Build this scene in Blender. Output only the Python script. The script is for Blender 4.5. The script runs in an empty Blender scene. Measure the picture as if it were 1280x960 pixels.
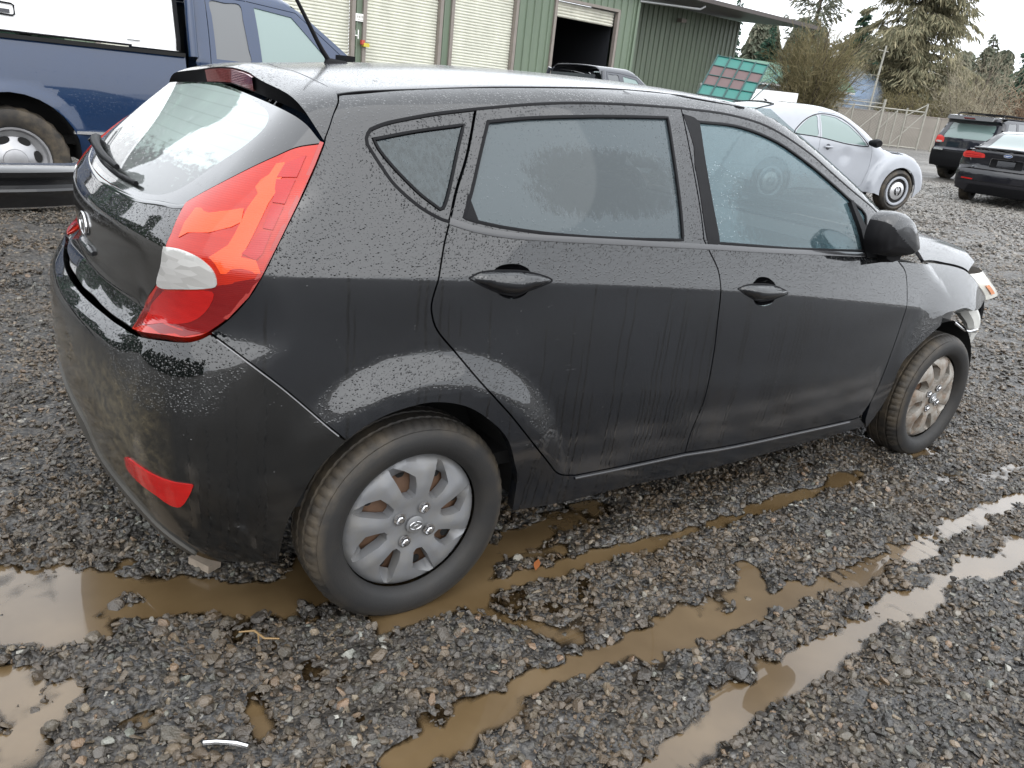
import bpy, bmesh, math, random
import numpy as np
from mathutils import Vector, Matrix
from mathutils.geometry import delaunay_2d_cdt

random.seed(7)
rng = np.random.default_rng(7)
SC = bpy.context.scene
COL = SC.collection
R = math.radians

# ------------------------------------------------------------------ camera, sky, sun, exposure
CAM = np.array([-0.8956, -2.3825, 1.3393])
CAM_AX = np.array([[0.81988132, -0.56285141, 0.10484705],      # camera right
                   [-0.11691233, -0.34385945, -0.93171465],    # camera down
                   [0.56046955, 0.75163753, -0.34772821]])     # camera forward
cd = bpy.data.cameras.new('camera'); cam = bpy.data.objects.new('camera', cd); COL.objects.link(cam)
cd.sensor_fit = 'HORIZONTAL'; cd.sensor_width = 36.0; cd.lens = 36.0 * 986.95 / 1280.0
cd.clip_start = 0.05; cd.clip_end = 2000
mw = Matrix.Identity(4)
for i in range(3):
    mw[i][0] = CAM_AX[0][i]; mw[i][1] = -CAM_AX[1][i]; mw[i][2] = -CAM_AX[2][i]; mw[i][3] = CAM[i]
cam.matrix_world = mw
SC.camera = cam

W = bpy.data.worlds.new('World'); SC.world = W; W.use_nodes = True
wn = W.node_tree.nodes; wl = W.node_tree.links
for n in list(wn): wn.remove(n)
SUN_EL, SUN_AZ = R(48), R(200)
sky = wn.new('ShaderNodeTexSky'); sky.sky_type = 'NISHITA'; sky.sun_disc = False
sky.sun_elevation = SUN_EL; sky.sun_rotation = SUN_AZ; sky.dust_density = 8.0; sky.air_density = 1.5
hs = wn.new('ShaderNodeHueSaturation'); hs.inputs['Saturation'].default_value = 0.12
mx = wn.new('ShaderNodeMix'); mx.data_type = 'RGBA'; mx.inputs[0].default_value = 0.78
mx.inputs[7].default_value = (15.6, 16.3, 17.2, 1)            # even overcast deck
bg = wn.new('ShaderNodeBackground'); bg.inputs['Strength'].default_value = 0.1
wo = wn.new('ShaderNodeOutputWorld')
wl.new(sky.outputs[0], hs.inputs['Color']); wl.new(hs.outputs[0], mx.inputs[6]); wl.new(mx.outputs[2], bg.inputs[0]); wl.new(bg.outputs[0], wo.inputs[0])

sl = bpy.data.lights.new('sun', 'SUN'); sl.energy = 1.0; sl.angle = R(110); sl.color = (1, .97, .93)
so = bpy.data.objects.new('sun', sl); COL.objects.link(so)
az = SUN_AZ
sd = Vector((math.sin(az) * math.cos(SUN_EL), math.cos(az) * math.cos(SUN_EL), math.sin(SUN_EL)))
so.rotation_euler = (-sd).to_track_quat('-Z', 'Y').to_euler()
so.location = (0, 0, 30)
SC.view_settings.view_transform = 'Standard'; SC.view_settings.look = 'None'
SC.view_settings.exposure = 0.75; SC.view_settings.gamma = 1.0
SC.cycles.max_bounces = 6; SC.cycles.transparent_max_bounces = 12; SC.cycles.glossy_bounces = 4
SC.cycles.caustics_reflective = False; SC.cycles.caustics_refractive = False
SC.cycles.use_denoising = True

# ------------------------------------------------------------------ helpers
def tag(o, label=None, cat=None, group=None, kind=None):
    if label: o['label'] = label
    if cat: o['category'] = cat
    if group: o['group'] = group
    if kind: o['kind'] = kind
    return o

def mesh(name, verts, faces, mats=None, parent=None, smooth=True, fmat=None, sharp=None):
    me = bpy.data.meshes.new(name)
    me.from_pydata([tuple(map(float, v)) for v in verts], [], [tuple(map(int, f)) for f in faces])
    if mats is not None:
        for m in (mats if isinstance(mats, (list, tuple)) else [mats]): me.materials.append(m)
    if fmat is not None: me.polygons.foreach_set('material_index', np.asarray(fmat, np.int32))
    if smooth: me.polygons.foreach_set('use_smooth', np.ones(len(me.polygons), bool))
    me.update()
    if sharp is not None: me.set_sharp_from_angle(angle=R(sharp))
    o = bpy.data.objects.new(name, me); COL.objects.link(o)
    if parent is not None: o.parent = parent
    return o

def empty(name, loc=(0, 0, 0), rz=0.0):
    o = bpy.data.objects.new(name, None); COL.objects.link(o)
    o.location = loc; o.rotation_euler = (0, 0, rz); o.empty_display_size = .2
    return o

class MB:
    """collects simple shapes for ONE part"""
    def __init__(s): s.v = []; s.f = []; s.m = []
    def add(s, v, f, mi=0):
        b = len(s.v); s.v += [tuple(map(float, q)) for q in v]; s.f += [tuple(int(i) + b for i in q) for q in f]; s.m += [mi] * len(f); return s
    def box(s, c, d, rz=0.0, mi=0, ry=0.0):
        x, y, z = (q / 2 for q in d)
        P = np.array([(-x, -y, -z), (x, -y, -z), (x, y, -z), (-x, y, -z), (-x, -y, z), (x, -y, z), (x, y, z), (-x, y, z)])
        if ry: P = P @ np.array([[math.cos(ry), 0, -math.sin(ry)], [0, 1, 0], [math.sin(ry), 0, math.cos(ry)]])
        if rz: P = P @ np.array([[math.cos(rz), math.sin(rz), 0], [-math.sin(rz), math.cos(rz), 0], [0, 0, 1]])
        return s.add(P + np.array(c), [(0, 3, 2, 1), (4, 5, 6, 7), (0, 1, 5, 4), (1, 2, 6, 5), (2, 3, 7, 6), (3, 0, 4, 7)], mi)
    def bar(s, a, b, r, n=6, mi=0, r2=None):
        return s.tube([a, b], [r, r if r2 is None else r2], n, mi)
    def tube(s, pts, r, n=8, mi=0, cap=True):
        pts = np.asarray(pts, float); k = len(pts); r = np.broadcast_to(np.asarray(r, float), (k,))
        T = np.gradient(pts, axis=0) if k > 2 else np.repeat((pts[1:] - pts[:1]), 2, 0)
        T = T / np.maximum(np.linalg.norm(T, axis=1, keepdims=True), 1e-9)
        up = np.array([0, 0, 1.]) if abs(T[0][2]) < .9 else np.array([1., 0, 0])
        V = []
        for i in range(k):
            u = np.cross(T[i], up); u /= max(np.linalg.norm(u), 1e-9); w = np.cross(u, T[i])
            for j in range(n):
                a = 2 * math.pi * j / n; V.append(pts[i] + r[i] * (math.cos(a) * u + math.sin(a) * w))
        Fq = [(i * n + j, i * n + (j + 1) % n, (i + 1) * n + (j + 1) % n, (i + 1) * n + j) for i in range(k - 1) for j in range(n)]
        if cap: Fq += [tuple(range(n))[::-1], tuple((k - 1) * n + j for j in range(n))]
        return s.add(V, Fq, mi)
    def lathe(s, prof, n=32, axis='y', c=(0, 0, 0), mi=0, closed=False):
        V = []
        for (r, h) in prof:
            for j in range(n):
                a = 2 * math.pi * j / n; p = (r * math.cos(a), h, r * math.sin(a)) if axis == 'y' else (r * math.cos(a), r * math.sin(a), h) if axis == 'z' else (h, r * math.cos(a), r * math.sin(a))
                V.append(np.array(p) + np.array(c))
        k = len(prof); q = [(i * n + j, i * n + (j + 1) % n, (i + 1) * n + (j + 1) % n, (i + 1) * n + j) for i in range(k - 1) for j in range(n)]
        if closed: q += [((k - 1) * n + j, (k - 1) * n + (j + 1) % n, (j + 1) % n, j) for j in range(n)]
        return s.add(V, q, mi)
    def prism(s, poly, y0, y1, axis='y', mi=0):
        n = len(poly); f = (lambda p, t: (p[0], t, p[1])) if axis == 'y' else (lambda p, t: (p[0], p[1], t)) if axis == 'z' else (lambda p, t: (t, p[0], p[1]))
        V = [f(p, y0) for p in poly] + [f(p, y1) for p in poly]
        return s.add(V, [tuple(range(n)), tuple(range(2 * n - 1, n - 1, -1))] + [(i, i + n, (i + 1) % n + n, (i + 1) % n) for i in range(n)], mi)
    def build(s, name, mats, parent=None, smooth=False, sharp=None, fix=True):
        o = mesh(name, s.v, s.f, mats, parent, smooth, s.m)
        if fix:
            bm = bmesh.new(); bm.from_mesh(o.data); bmesh.ops.recalc_face_normals(bm, faces=bm.faces); bm.to_mesh(o.data); bm.free()
        if sharp is not None:
            o.data.polygons.foreach_set('use_smooth', np.ones(len(o.data.polygons), bool)); o.data.set_sharp_from_angle(angle=R(sharp))
        return o

def copy_tree(o, parent=None):
    c = o.copy(); COL.objects.link(c)
    if parent is not None: c.parent = parent
    for ch in [q for q in bpy.data.objects if q.parent == o]: copy_tree(ch, c)
    return c

# value noise (numpy) for terrain
class VN:
    def __init__(s, seed): s.t = np.random.default_rng(seed).random((256, 256))
    def __call__(s, x, y):
        xi = np.floor(x).astype(int); yi = np.floor(y).astype(int); fx = x - xi; fy = y - yi
        fx = fx * fx * (3 - 2 * fx); fy = fy * fy * (3 - 2 * fy); g = lambda a, b: s.t[a & 255, b & 255]
        return (g(xi, yi) * (1 - fx) + g(xi + 1, yi) * fx) * (1 - fy) + (g(xi, yi + 1) * (1 - fx) + g(xi + 1, yi + 1) * fx) * fy - .5

# ------------------------------------------------------------------ materials
class NT:
    def __init__(s, name):
        s.m = bpy.data.materials.new(name); s.m.use_nodes = True; s.t = s.m.node_tree
        for n in list(s.t.nodes): s.t.nodes.remove(n)
        s.out = s.t.nodes.new('ShaderNodeOutputMaterial')
    def n(s, typ, ins=None, **kw):
        q = s.t.nodes.new('ShaderNode' + typ)
        for k, v in kw.items(): setattr(q, k, v)
        for k, v in (ins or {}).items():
            if hasattr(v, 'is_output') or isinstance(v, bpy.types.NodeSocket): s.t.links.new(v, q.inputs[k])
            else: q.inputs[k].default_value = v
        return q
    def math(s, op, a, b=0.0, c=0.0, clamp=False):
        q = s.n('Math', {0: a, 1: b, 2: c}, operation=op); q.use_clamp = clamp; return q.outputs[0]
    def mix(s, f, a, b):
        q = s.n('Mix', {0: f, 6: (*a, 1)[:4] if isinstance(a, tuple) else a, 7: b if not isinstance(b, tuple) else (*b, 1)[:4]}, data_type='RGBA'); return q.outputs[2]
    def ramp(s, f, stops, interp='LINEAR'):
        q = s.n('ValToRGB', {0: f}); e = q.color_ramp.elements; q.color_ramp.interpolation = interp
        while len(e) < len(stops): e.new(.5)
        for el, (p, c) in zip(e, stops): el.position = p; el.color = (*c, 1) if isinstance(c, tuple) else (c, c, c, 1)
        return q.outputs[0]
    def coord(s, which='Object', scale=(1, 1, 1), loc=(0, 0, 0), rot=(0, 0, 0)):
        c = s.n('TexCoord').outputs[which]
        return s.n('Mapping', {0: c, 1: loc, 2: rot, 3: scale}).outputs[0]
    def noise(s, vec, scale, detail=3, rough=.55):
        return s.n('TexNoise', {'Vector': vec, 'Scale': scale, 'Detail': detail, 'Roughness': rough}).outputs[0]
    def vor(s, vec, scale, feature='F1', out=0, rnd=1.0):
        return s.n('TexVoronoi', {'Vector': vec, 'Scale': scale, 'Randomness': rnd}, feature=feature).outputs[out]
    def bump(s, h, strength=.5, dist=.01, normal=None):
        i = {'Height': h, 'Strength': strength, 'Distance': dist}
        if normal is not None: i['Normal'] = normal
        return s.n('Bump', i).outputs[0]
    def pbsdf(s, **kw):
        ins = {}
        for k, v in kw.items():
            k = {'color': 'Base Color', 'rough': 'Roughness', 'metal': 'Metallic', 'normal': 'Normal', 'coat': 'Coat Weight', 'coat_rough': 'Coat Roughness', 'coat_n': 'Coat Normal', 'coat_ior': 'Coat IOR',
                 'spec': 'Specular IOR Level', 'ior': 'IOR', 'trans': 'Transmission Weight', 'alpha': 'Alpha', 'em': 'Emission Color', 'ems': 'Emission Strength', 'sheen': 'Sheen Weight', 'sss': 'Subsurface Weight'}[k]
            if isinstance(v, tuple) and len(v) == 3: v = (*v, 1)
            ins[k] = v
        return s.n('BsdfPrincipled', ins).outputs[0]
    def done(s, sh): s.t.links.new(sh, s.out.inputs[0]); return s.m

def simple(name, color, rough=.5, metal=0., var=.15, scale=6., bump=0., coat=0., spec=.5, bscale=40., stretch=None):
    t = NT(name); v = t.coord(scale=stretch or (1, 1, 1))
    f = t.noise(v, scale, 4)
    c = t.mix(f, tuple(q * (1 - var) for q in color), tuple(min(1, q * (1 + var)) for q in color))
    kw = dict(color=c, rough=rough, metal=metal, spec=spec)
    if bump: kw['normal'] = t.bump(t.noise(v, bscale, 3), bump, .004)
    if coat: kw['coat'] = coat; kw['coat_rough'] = .04
    return t.done(t.pbsdf(**kw))
# ------------------------------------------------------------------ wet black hatchback: materials
def drops(t, scale, lo, hi, keep):
    """height of rain drops sitting on a surface (object space)"""
    v = t.coord()
    vo = t.n('TexVoronoi', {'Vector': v, 'Scale': scale, 'Randomness': 1.0}, feature='F1')
    size = t.n('SeparateColor', {0: vo.outputs['Color']})
    rad = t.n('MapRange', {0: size.outputs[0], 1: 0., 2: 1., 3: lo, 4: hi}).outputs[0]
    h = t.math('SUBTRACT', rad, vo.outputs['Distance'])
    h = t.math('DIVIDE', t.math('MAXIMUM', h, 0.), rad)
    h = t.math('POWER', h, .6)
    on = t.math('LESS_THAN', size.outputs[1], keep)
    return t.math('MULTIPLY', h, on)

def paint(name, base=(.0022, .0024, .0030), dust=(.0058, .0070, .0096), dust_amt=1.0, rear_mud=0.):
    t = NT(name); v = t.coord()
    nz = t.n('SeparateXYZ', {0: t.n('NewGeometry').outputs['Normal']}).outputs[2]
    up = t.math('MULTIPLY', t.n('MapRange', {0: nz, 1: .08, 2: .22, 3: 0., 4: 1.}, interpolation_type='SMOOTHSTEP').outputs[0], t.n('MapRange', {0: nz, 1: .86, 2: .96, 3: 1., 4: .25}).outputs[0])
    # rain: beads where the panel faces upwards, thin runs below
    patch = t.ramp(t.noise(t.coord(scale=(5, 5, 1.6)), 1.4, 4, .65), [(.32, .45), (.52, 1.)])
    beads = t.math('MULTIPLY', drops(t, 165., .12, .48, patch), up)
    fine = t.math('MULTIPLY', drops(t, 300., .1, .42, .6), up)
    stray = drops(t, 90., .06, .2, .05)
    sx = t.n('SeparateXYZ', {0: v}).outputs
    xw = t.math('ADD', sx[0], t.math('MULTIPLY', t.math('SUBTRACT', t.noise(t.coord(scale=(3, 3, 7)), 1.0, 2), .5), .030))
    xc = t.math('MULTIPLY', xw, 52.); cell = t.math('FLOOR', xc); fr = t.math('FRACT', xc)
    w1 = t.n('TexWhiteNoise', {'W': cell}, noise_dimensions='1D').outputs; w2 = t.n('TexWhiteNoise', {'W': t.math('ADD', cell, .37)}, noise_dimensions='1D').outputs
    wid = t.math('ADD', .09, t.math('MULTIPLY', w2[0], .16)); off = t.math('ADD', .3, t.math('MULTIPLY', w1[0], .4))
    ln = t.math('SUBTRACT', 1.0, t.math('DIVIDE', t.math('ABSOLUTE', t.math('SUBTRACT', fr, off)), wid), clamp=True); ln = t.math('POWER', ln, .5)
    clus = t.ramp(t.noise(t.coord(scale=(3.2, 3.2, .3), loc=(1.7, 0, 0)), 1.3, 3, .6), [(.40, .12), (.58, .80)])
    on = t.math('LESS_THAN', t.n('TexWhiteNoise', {'W': t.math('ADD', cell, .71)}, noise_dimensions='1D').outputs[0], clus)
    top = t.math('ADD', .42, t.math('MULTIPLY', w2[0], .62)); below = t.math('MULTIPLY', t.math('SUBTRACT', top, sx[2]), 18., clamp=True)
    runs = t.math('MULTIPLY', t.math('MULTIPLY', ln, on), below)
    side = t.math('SUBTRACT', 1.0, up)
    film = t.math('MULTIPLY', t.ramp(t.noise(t.coord(scale=(1.3, 1.3, 1.8)), 1.7, 5, .6), [(.3, .55), (.62, 1.)]), dust_amt)
    film = t.math('MULTIPLY', film, t.math('SUBTRACT', 1.0, t.math('MULTIPLY', runs, .97)))
    film = t.math('MULTIPLY', film, t.math('ADD', .25, t.math('MULTIPLY', side, .75)))
    scr = t.ramp(t.noise(t.coord(scale=(3, 3, 60), rot=(0, .5, 0)), 3.0, 3, .7), [(.70, 0.), (.735, .55), (.75, 0.)])
    scr = t.math('MULTIPLY', scr, t.ramp(t.noise(v, 2.6, 2), [(.56, 0.), (.64, 1.)]))
    col = t.mix(film, base, dust)
    col = t.mix(t.math('MULTIPLY', scr, .55), col, (.22, .22, .23))
    # mud splashed low on the body
    z = t.n('SeparateXYZ', {0: v}).outputs[2]
    low = t.n('MapRange', {0: z, 1: .62, 2: .22, 3: 0., 4: .8}).outputs[0]
    low = t.math('MULTIPLY', low, t.ramp(t.noise(v, 9., 6, .7), [(.46, 0.), (.7, 1.)]))
    col = t.mix(t.math('MULTIPLY', low, .35), col, (.035, .029, .022))
    if rear_mud:        # straw and mud caught on the back of the bumper
        s3 = t.n('SeparateXYZ', {0: v}).outputs
        bk = t.math('MULTIPLY', t.n('MapRange', {0: s3[0], 1: -.55, 2: -.635, 3: 0., 4: 1.}).outputs[0], t.n('MapRange', {0: s3[2], 1: .70, 2: .60, 3: 0., 4: 1.}).outputs[0])
        mn = t.ramp(t.noise(t.coord(scale=(20, 20, 30), rot=(.5, .4, 0)), 1.5, 6, .75), [(.42, .15), (.66, 1.)])
        col = t.mix(t.math('MULTIPLY', t.math('MULTIPLY', bk, mn), rear_mud), col, (.115, .092, .052))
    h = t.math('ADD', t.math('ADD', t.math('MULTIPLY', beads, 1.0), t.math('MULTIPLY', fine, .35)), t.math('MULTIPLY', stray, .8))
    h = t.math('ADD', h, t.math('MULTIPLY', t.math('MULTIPLY', runs, side), .04))
    n = t.bump(h, .75, .0030)
    flat = t.n('MapRange', {0: nz, 1: .80, 2: .96, 3: 0., 4: .03}).outputs[0]      # a bead-covered roof scatters what it mirrors
    cr = t.math('ADD', t.math('ADD', .03, flat), t.math('MULTIPLY', t.math('MULTIPLY', film, side), .16))
    return t.done(t.pbsdf(color=col, rough=.45, spec=.02, coat=1.0, coat_rough=cr, normal=n, coat_n=n, coat_ior=1.72))

def glass(name, tint, clear, haze=(.20, .23, .24), haze_amt=.3, patch=None, drop=.6):
    """wet window: sees through by `clear`, otherwise shows tinted dark body, with condensation film"""
    t = NT(name); v = t.coord()
    d = t.math('ADD', drops(t, 120., .1, .45, .5), t.math('MULTIPLY', drops(t, 230., .1, .42, .4), .4))
    st = t.noise(t.coord(scale=(90, 90, 9)), 1.0, 3, .7)
    if patch is not None:       # less wet patch in the middle of the pane
        (cx, cz, rx, rz) = patch
        s = t.n('SeparateXYZ', {0: v})
        ex = t.math('DIVIDE', t.math('SUBTRACT', s.outputs[0], cx), rx); ez = t.math('DIVIDE', t.math('SUBTRACT', s.outputs[2], cz), rz)
        e = t.math('ADD', t.math('POWER', t.math('ABSOLUTE', ex), 3.), t.math('POWER', t.math('ABSOLUTE', ez), 3.))
        e = t.math('ADD', e, t.math('MULTIPLY', t.math('SUBTRACT', st, .5), 2.8))
        wet = t.n('MapRange', {0: e, 1: .55, 2: 1.25, 3: .45, 4: 1.}).outputs[0]
    else:
        wet = t.ramp(st, [(.35, .35), (.6, 1.)])
    n = t.bump(t.math('MULTIPLY', d, t.n('MapRange', {0: wet, 1: .30, 2: .95, 3: .06, 4: .7}).outputs[0] if patch is not None else wet), drop, .0026)
    hz = t.math('MULTIPLY', wet, haze_amt)
    body = t.n('MixShader', {0: clear, 1: t.n('BsdfDiffuse', {0: (*tint, 1)}).outputs[0], 2: t.n('BsdfTransparent', {0: (.82, .93, .92, 1)}).outputs[0]}).outputs[0]
    body = t.n('MixShader', {0: hz, 1: body, 2: t.n('BsdfDiffuse', {0: (*haze, 1)}).outputs[0]}).outputs[0]
    fr = t.n('Fresnel', {'IOR': 1.52, 'Normal': n}).outputs[0]
    gl = t.n('BsdfGlossy', {0: (.95, 1, 1, 1), 'Roughness': .03, 'Normal': n}).outputs[0]
    return t.done(t.n('MixShader', {0: fr, 1: body, 2: gl}).outputs[0])

M = {}
M['paint'] = paint('wet black paint')
M['bumper'] = paint('dull black bumper paint', base=(.0025, .0026, .0028), dust=(.0035, .0035, .0034), dust_amt=.8, rear_mud=.8)
M['hatch'] = paint('dirty tailgate paint', base=(.005, .005, .0048), dust=(.013, .0115, .009), dust_amt=.9)
M['trim'] = simple('black plastic trim', (.008, .008, .009), .5, var=.3, scale=30, bump=.15, bscale=300, spec=.1)
M['rubber'] = simple('black rubber seal', (.006, .006, .007), .5, var=.2, spec=.1)
M['gloss'] = simple('gloss black', (.006, .006, .007), .12, coat=1)
M['belt'] = simple('belt moulding', (.03, .03, .032), .22, coat=.6)
M['void'] = simple('dark underbody', (.006, .006, .006), .9)
M['gl_rear'] = glass('privacy glass', (.010, .012, .013), .10, haze=(.13, .165, .185), haze_amt=.28, patch=(.58, 1.13, .27, .085))
M['gl_quarter'] = glass('quarter glass', (.010, .012, .013), .06, haze=(.12, .15, .165), haze_amt=.22)
M['gl_front'] = glass('front door glass', (.010, .018, .022), .24, haze=(.12, .20, .23), haze_amt=.30, patch=(1.40, 1.06, .32, .12), drop=.6)
M['gl_screen'] = glass('windscreen glass', (.012, .016, .018), .75, haze_amt=.1)

def rear_glass():
    t = NT('rear window'); v = t.coord(); s = t.n('SeparateXYZ', {0: v})
    n = t.bump(drops(t, 120., .1, .4, .3), .25, .0015)
    return t.done(t.pbsdf(color=(.012, .012, .013), rough=.1, coat=1., coat_rough=.02, coat_n=n))
M['rear_border'] = rear_glass()
def fog_and_trees():
    t = NT('fogged heated pane'); v = t.coord(); s = t.n('SeparateXYZ', {0: v})
    lines = t.math('ABSOLUTE', t.math('SUBTRACT', t.math('FRACT', t.math('MULTIPLY', s.outputs[2], 38.)), .5))
    line = t.ramp(lines, [(.02, 1.), (.07, 0.)])
    rag = t.noise(t.coord(scale=(26, 9, 10), rot=(0, 0, .6)), 1.6, 6, .72)
    zz = t.math('ADD', s.outputs[2], t.math('MULTIPLY', t.math('SUBTRACT', rag, .5), .22))
    fog = t.n('MapRange', {0: zz, 1: 1.085, 2: 1.115, 3: .02, 4: 1.}).outputs[0]  # ragged dark lower part paints the mirrored trees into the colour
    fog = t.math('MULTIPLY', fog, t.n('MapRange', {0: t.noise(v, 5., 3), 1: .3, 2: .7, 3: .86, 4: 1.}).outputs[0])
    fog = t.math('MULTIPLY', fog, t.math('SUBTRACT', 1.0, t.math('MULTIPLY', line, .22)))
    col = t.mix(fog, (.010, .012, .011), (.24, .31, .285))
    n = t.bump(t.math('MULTIPLY', drops(t, 120., .1, .4, .3), .5), .2, .0015)
    return t.done(t.pbsdf(color=col, rough=.35, coat=1., coat_rough=.02, coat_n=n))
M['fog_and_trees'] = fog_and_trees()

def lens(name, c, c2, rough=.12, sc=60., em=0.):
    t = NT(name); v = t.coord(scale=(1, 1, 1))
    w = t.noise(t.coord(scale=(8, 8, 40)), 2.0, 3)
    col = t.mix(w, c, c2)
    n = t.bump(t.math('ADD', t.math('MULTIPLY', drops(t, 130., .1, .35, .15), 1.), 0.), .2, .0015)
    s_ = t.n('SeparateXYZ', {0: v}).outputs[2]; rib = t.math('SINE', t.math('MULTIPLY', s_, 1500.)); rn = t.bump(rib, .12, .001)
    return t.done(t.pbsdf(color=col, rough=rough, spec=.25, coat=.55, coat_rough=.03, coat_n=n, normal=rn))
M['lens_red'] = lens('red lens', (.30, .010, .004), (.40, .018, .006))
M['lens_orange'] = lens('bright inner reflector red', (.66, .058, .012), (.72, .075, .018))
M['lens_strip'] = lens('pinkish red reflector strip', (.30, .008, .008), (.36, .012, .012))
M['lens_low'] = lens('deep red lens', (.26, .004, .004), (.42, .010, .008))
M['lens_edge'] = lens('clear lens edge over red', (.26, .03, .026), (.32, .04, .035))
M['lens_dark'] = lens('dark red lower lens', (.12, .003, .004), (.17, .006, .006))  # dark inside, and darkened for the lost sky reflection below the crease
M['lens_brake'] = lens('dull red lens', (.10, .012, .014), (.15, .02, .02))
def clear_lens():
    t = NT('clear faceted lens'); v = t.coord(scale=(1, 1, 1))
    vo = t.n('TexVoronoi', {'Vector': t.coord(scale=(22, 22, 70)), 'Scale': 1.0}, feature='F1')
    col = t.mix(t.n('SeparateColor', {0: vo.outputs['Color']}).outputs[0], (.44, .43, .41), (.60, .59, .57))
    return t.done(t.pbsdf(color=col, rough=.25, metal=.35, coat=1., coat_rough=.03, normal=t.bump(vo.outputs['Distance'], .10, .006)))
M['lens_clear'] = clear_lens()
def tyre_mat(name, dust):
    t = NT(name); v = t.coord(); s = t.n('SeparateXYZ', {0: v})
    r = t.math('SQRT', t.math('ADD', t.math('POWER', s.outputs[0], 2.), t.math('POWER', s.outputs[2], 2.)))
    sh = t.n('MapRange', {0: r, 1: .245, 2: .272, 3: .12, 4: 1.}).outputs[0]
    f = t.ramp(t.noise(v, 14., 5, .65), [(.34, .15), (.62, 1.)])
    f2 = t.ramp(t.noise(t.coord(loc=(3, 1, 2)), 3.5, 4), [(.36, .25), (.58, 1.)])
    col = t.mix(t.math('MULTIPLY', t.math('MULTIPLY', f, f2), sh), (.014, .014, .0145), dust)
    rib = t.n('TexWave', {'Vector': r, 'Scale': 40., 'Distortion': 0.}, wave_type='BANDS').outputs[0] if False else t.noise(v, 180., 3)
    return t.done(t.pbsdf(color=col, rough=.6, spec=.35, normal=t.bump(rib, .3, .002)))
M['tyre'] = tyre_mat('muddy tyre rubber', (.075, .060, .042))
def alloy(name, c, dirt, amt):
    t = NT(name); v = t.coord()
    f = t.math('MULTIPLY', t.ramp(t.noise(v, 16., 5, .7), [(.42, 0.), (.66, 1.)]), amt)
    return t.done(t.pbsdf(color=t.mix(f, c, dirt), rough=.42, metal=.25, spec=.4, normal=t.bump(t.noise(v, 300., 2), .08, .001)))
M['hubcap'] = alloy('silver hubcap', (.155, .158, .165), (.17, .16, .14), .5)
M['hubcap_dirty'] = alloy('silver hubcap under brown brake dust', (.27, .255, .23), (.15, .10, .065), .9)
M['rust'] = simple('rusty steel rim', (.10, .055, .032), .6, .3, var=.5, scale=20)
M['chrome'] = simple('chrome', (.62, .62, .63), .18, 1., var=.05)
M['seat'] = simple('grey cloth', (.035, .036, .04), .9, var=.2, scale=60)
M['dash'] = simple('dark dash plastic', (.02, .021, .023), .6)
M['mirror'] = simple('mirror glass', (.75, .82, .85), .03, 1., var=.02)
M['white_foam'] = simple('exposed pale liner', (.45, .45, .43), .6, var=.3, scale=12)
M['headlamp'] = lens('hazed headlamp lens', (.52, .50, .44), (.62, .61, .56), .2)
M['amber'] = lens('amber lens', (.62, .20, .06), (.7, .26, .09), .2)
M['scuff'] = simple('scratched-through primer', (.34, .34, .35), .6, var=.3, scale=80)
# ------------------------------------------------------------------ the hatchback's body as one implicit surface (metres; x forward, right side at -y)
def pchip(xk,yk):
    xk=np.asarray(xk,float);yk=np.asarray(yk,float);h=np.diff(xk);d=np.diff(yk)/h
    m=np.zeros_like(yk)
    for i in range(1,len(xk)-1):
        if d[i-1]*d[i]>0:
            w1=2*h[i]+h[i-1];w2=h[i]+2*h[i-1];m[i]=(w1+w2)/(w1/d[i-1]+w2/d[i])
    m[0]=d[0];m[-1]=d[-1]
    def f(x):
        x=np.asarray(x,float)
        i=np.clip(np.searchsorted(xk,x)-1,0,len(h)-1);t=(np.clip(x,xk[0]-.5*h[0],xk[-1]+.5*h[-1])-xk[i])/h[i]
        t2=t*t;t3=t2*t
        return (2*t3-3*t2+1)*yk[i]+(t3-2*t2+t)*h[i]*m[i]+(-2*t3+3*t2)*yk[i+1]+(t3-t2)*h[i]*m[i+1]
    return f
def nat(xk,yk):   # natural cubic spline (smooth second derivative)
    xk=np.asarray(xk,float);yk=np.asarray(yk,float);n=len(xk);h=np.diff(xk)
    A=np.eye(n);b=np.zeros(n)
    for i in range(1,n-1):
        A[i,i-1]=h[i-1];A[i,i]=2*(h[i-1]+h[i]);A[i,i+1]=h[i];b[i]=6*((yk[i+1]-yk[i])/h[i]-(yk[i]-yk[i-1])/h[i-1])
    M=np.linalg.solve(A,b)
    def f(x):
        x=np.clip(np.asarray(x,float),xk[0],xk[-1]);i=np.clip(np.searchsorted(xk,x)-1,0,n-2)
        a=xk[i+1]-x;c=x-xk[i];H=h[i]
        return M[i]*a**3/(6*H)+M[i+1]*c**3/(6*H)+(yk[i]/H-M[i]*H/6)*a+(yk[i+1]/H-M[i+1]*H/6)*c
    return f
def smax(a,b,k):
    h=np.maximum(k-np.abs(a-b),0)/k
    return np.maximum(a,b)+h*h*k*.25
def splus(w,r): return .5*(w+np.sqrt(w*w+4*r*r))
def sstep(a,b,x):
    t=np.clip((x-a)/(b-a),0,1);return t*t*(3-2*t)
quad=lambda p:(lambda c:(lambda x:np.polyval(c,x)))(np.polyfit([a for a,b in p],[b for a,b in p],2))
HZ=.265
zc=quad([(-.23,.924),(.977,.843),(2.11,.715)])
zb=quad([(.052,1.048),(.986,.968),(1.797,.914)])
Ymax=nat([-.9,-.7,-.5,-.25,0,.4,1.0,1.6,2.1,2.57,2.9,3.2,3.5],[.66,.736,.786,.818,.835,.847,.857,.862,.852,.819,.774,.692,.571])
Llow=nat([.05,.12,.17,.22,.3,.42,.55,.68,.8,1.2],[-.09,-.05,-.028,-.014,-.004,.003,.005,.003,.0,-.004])
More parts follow.
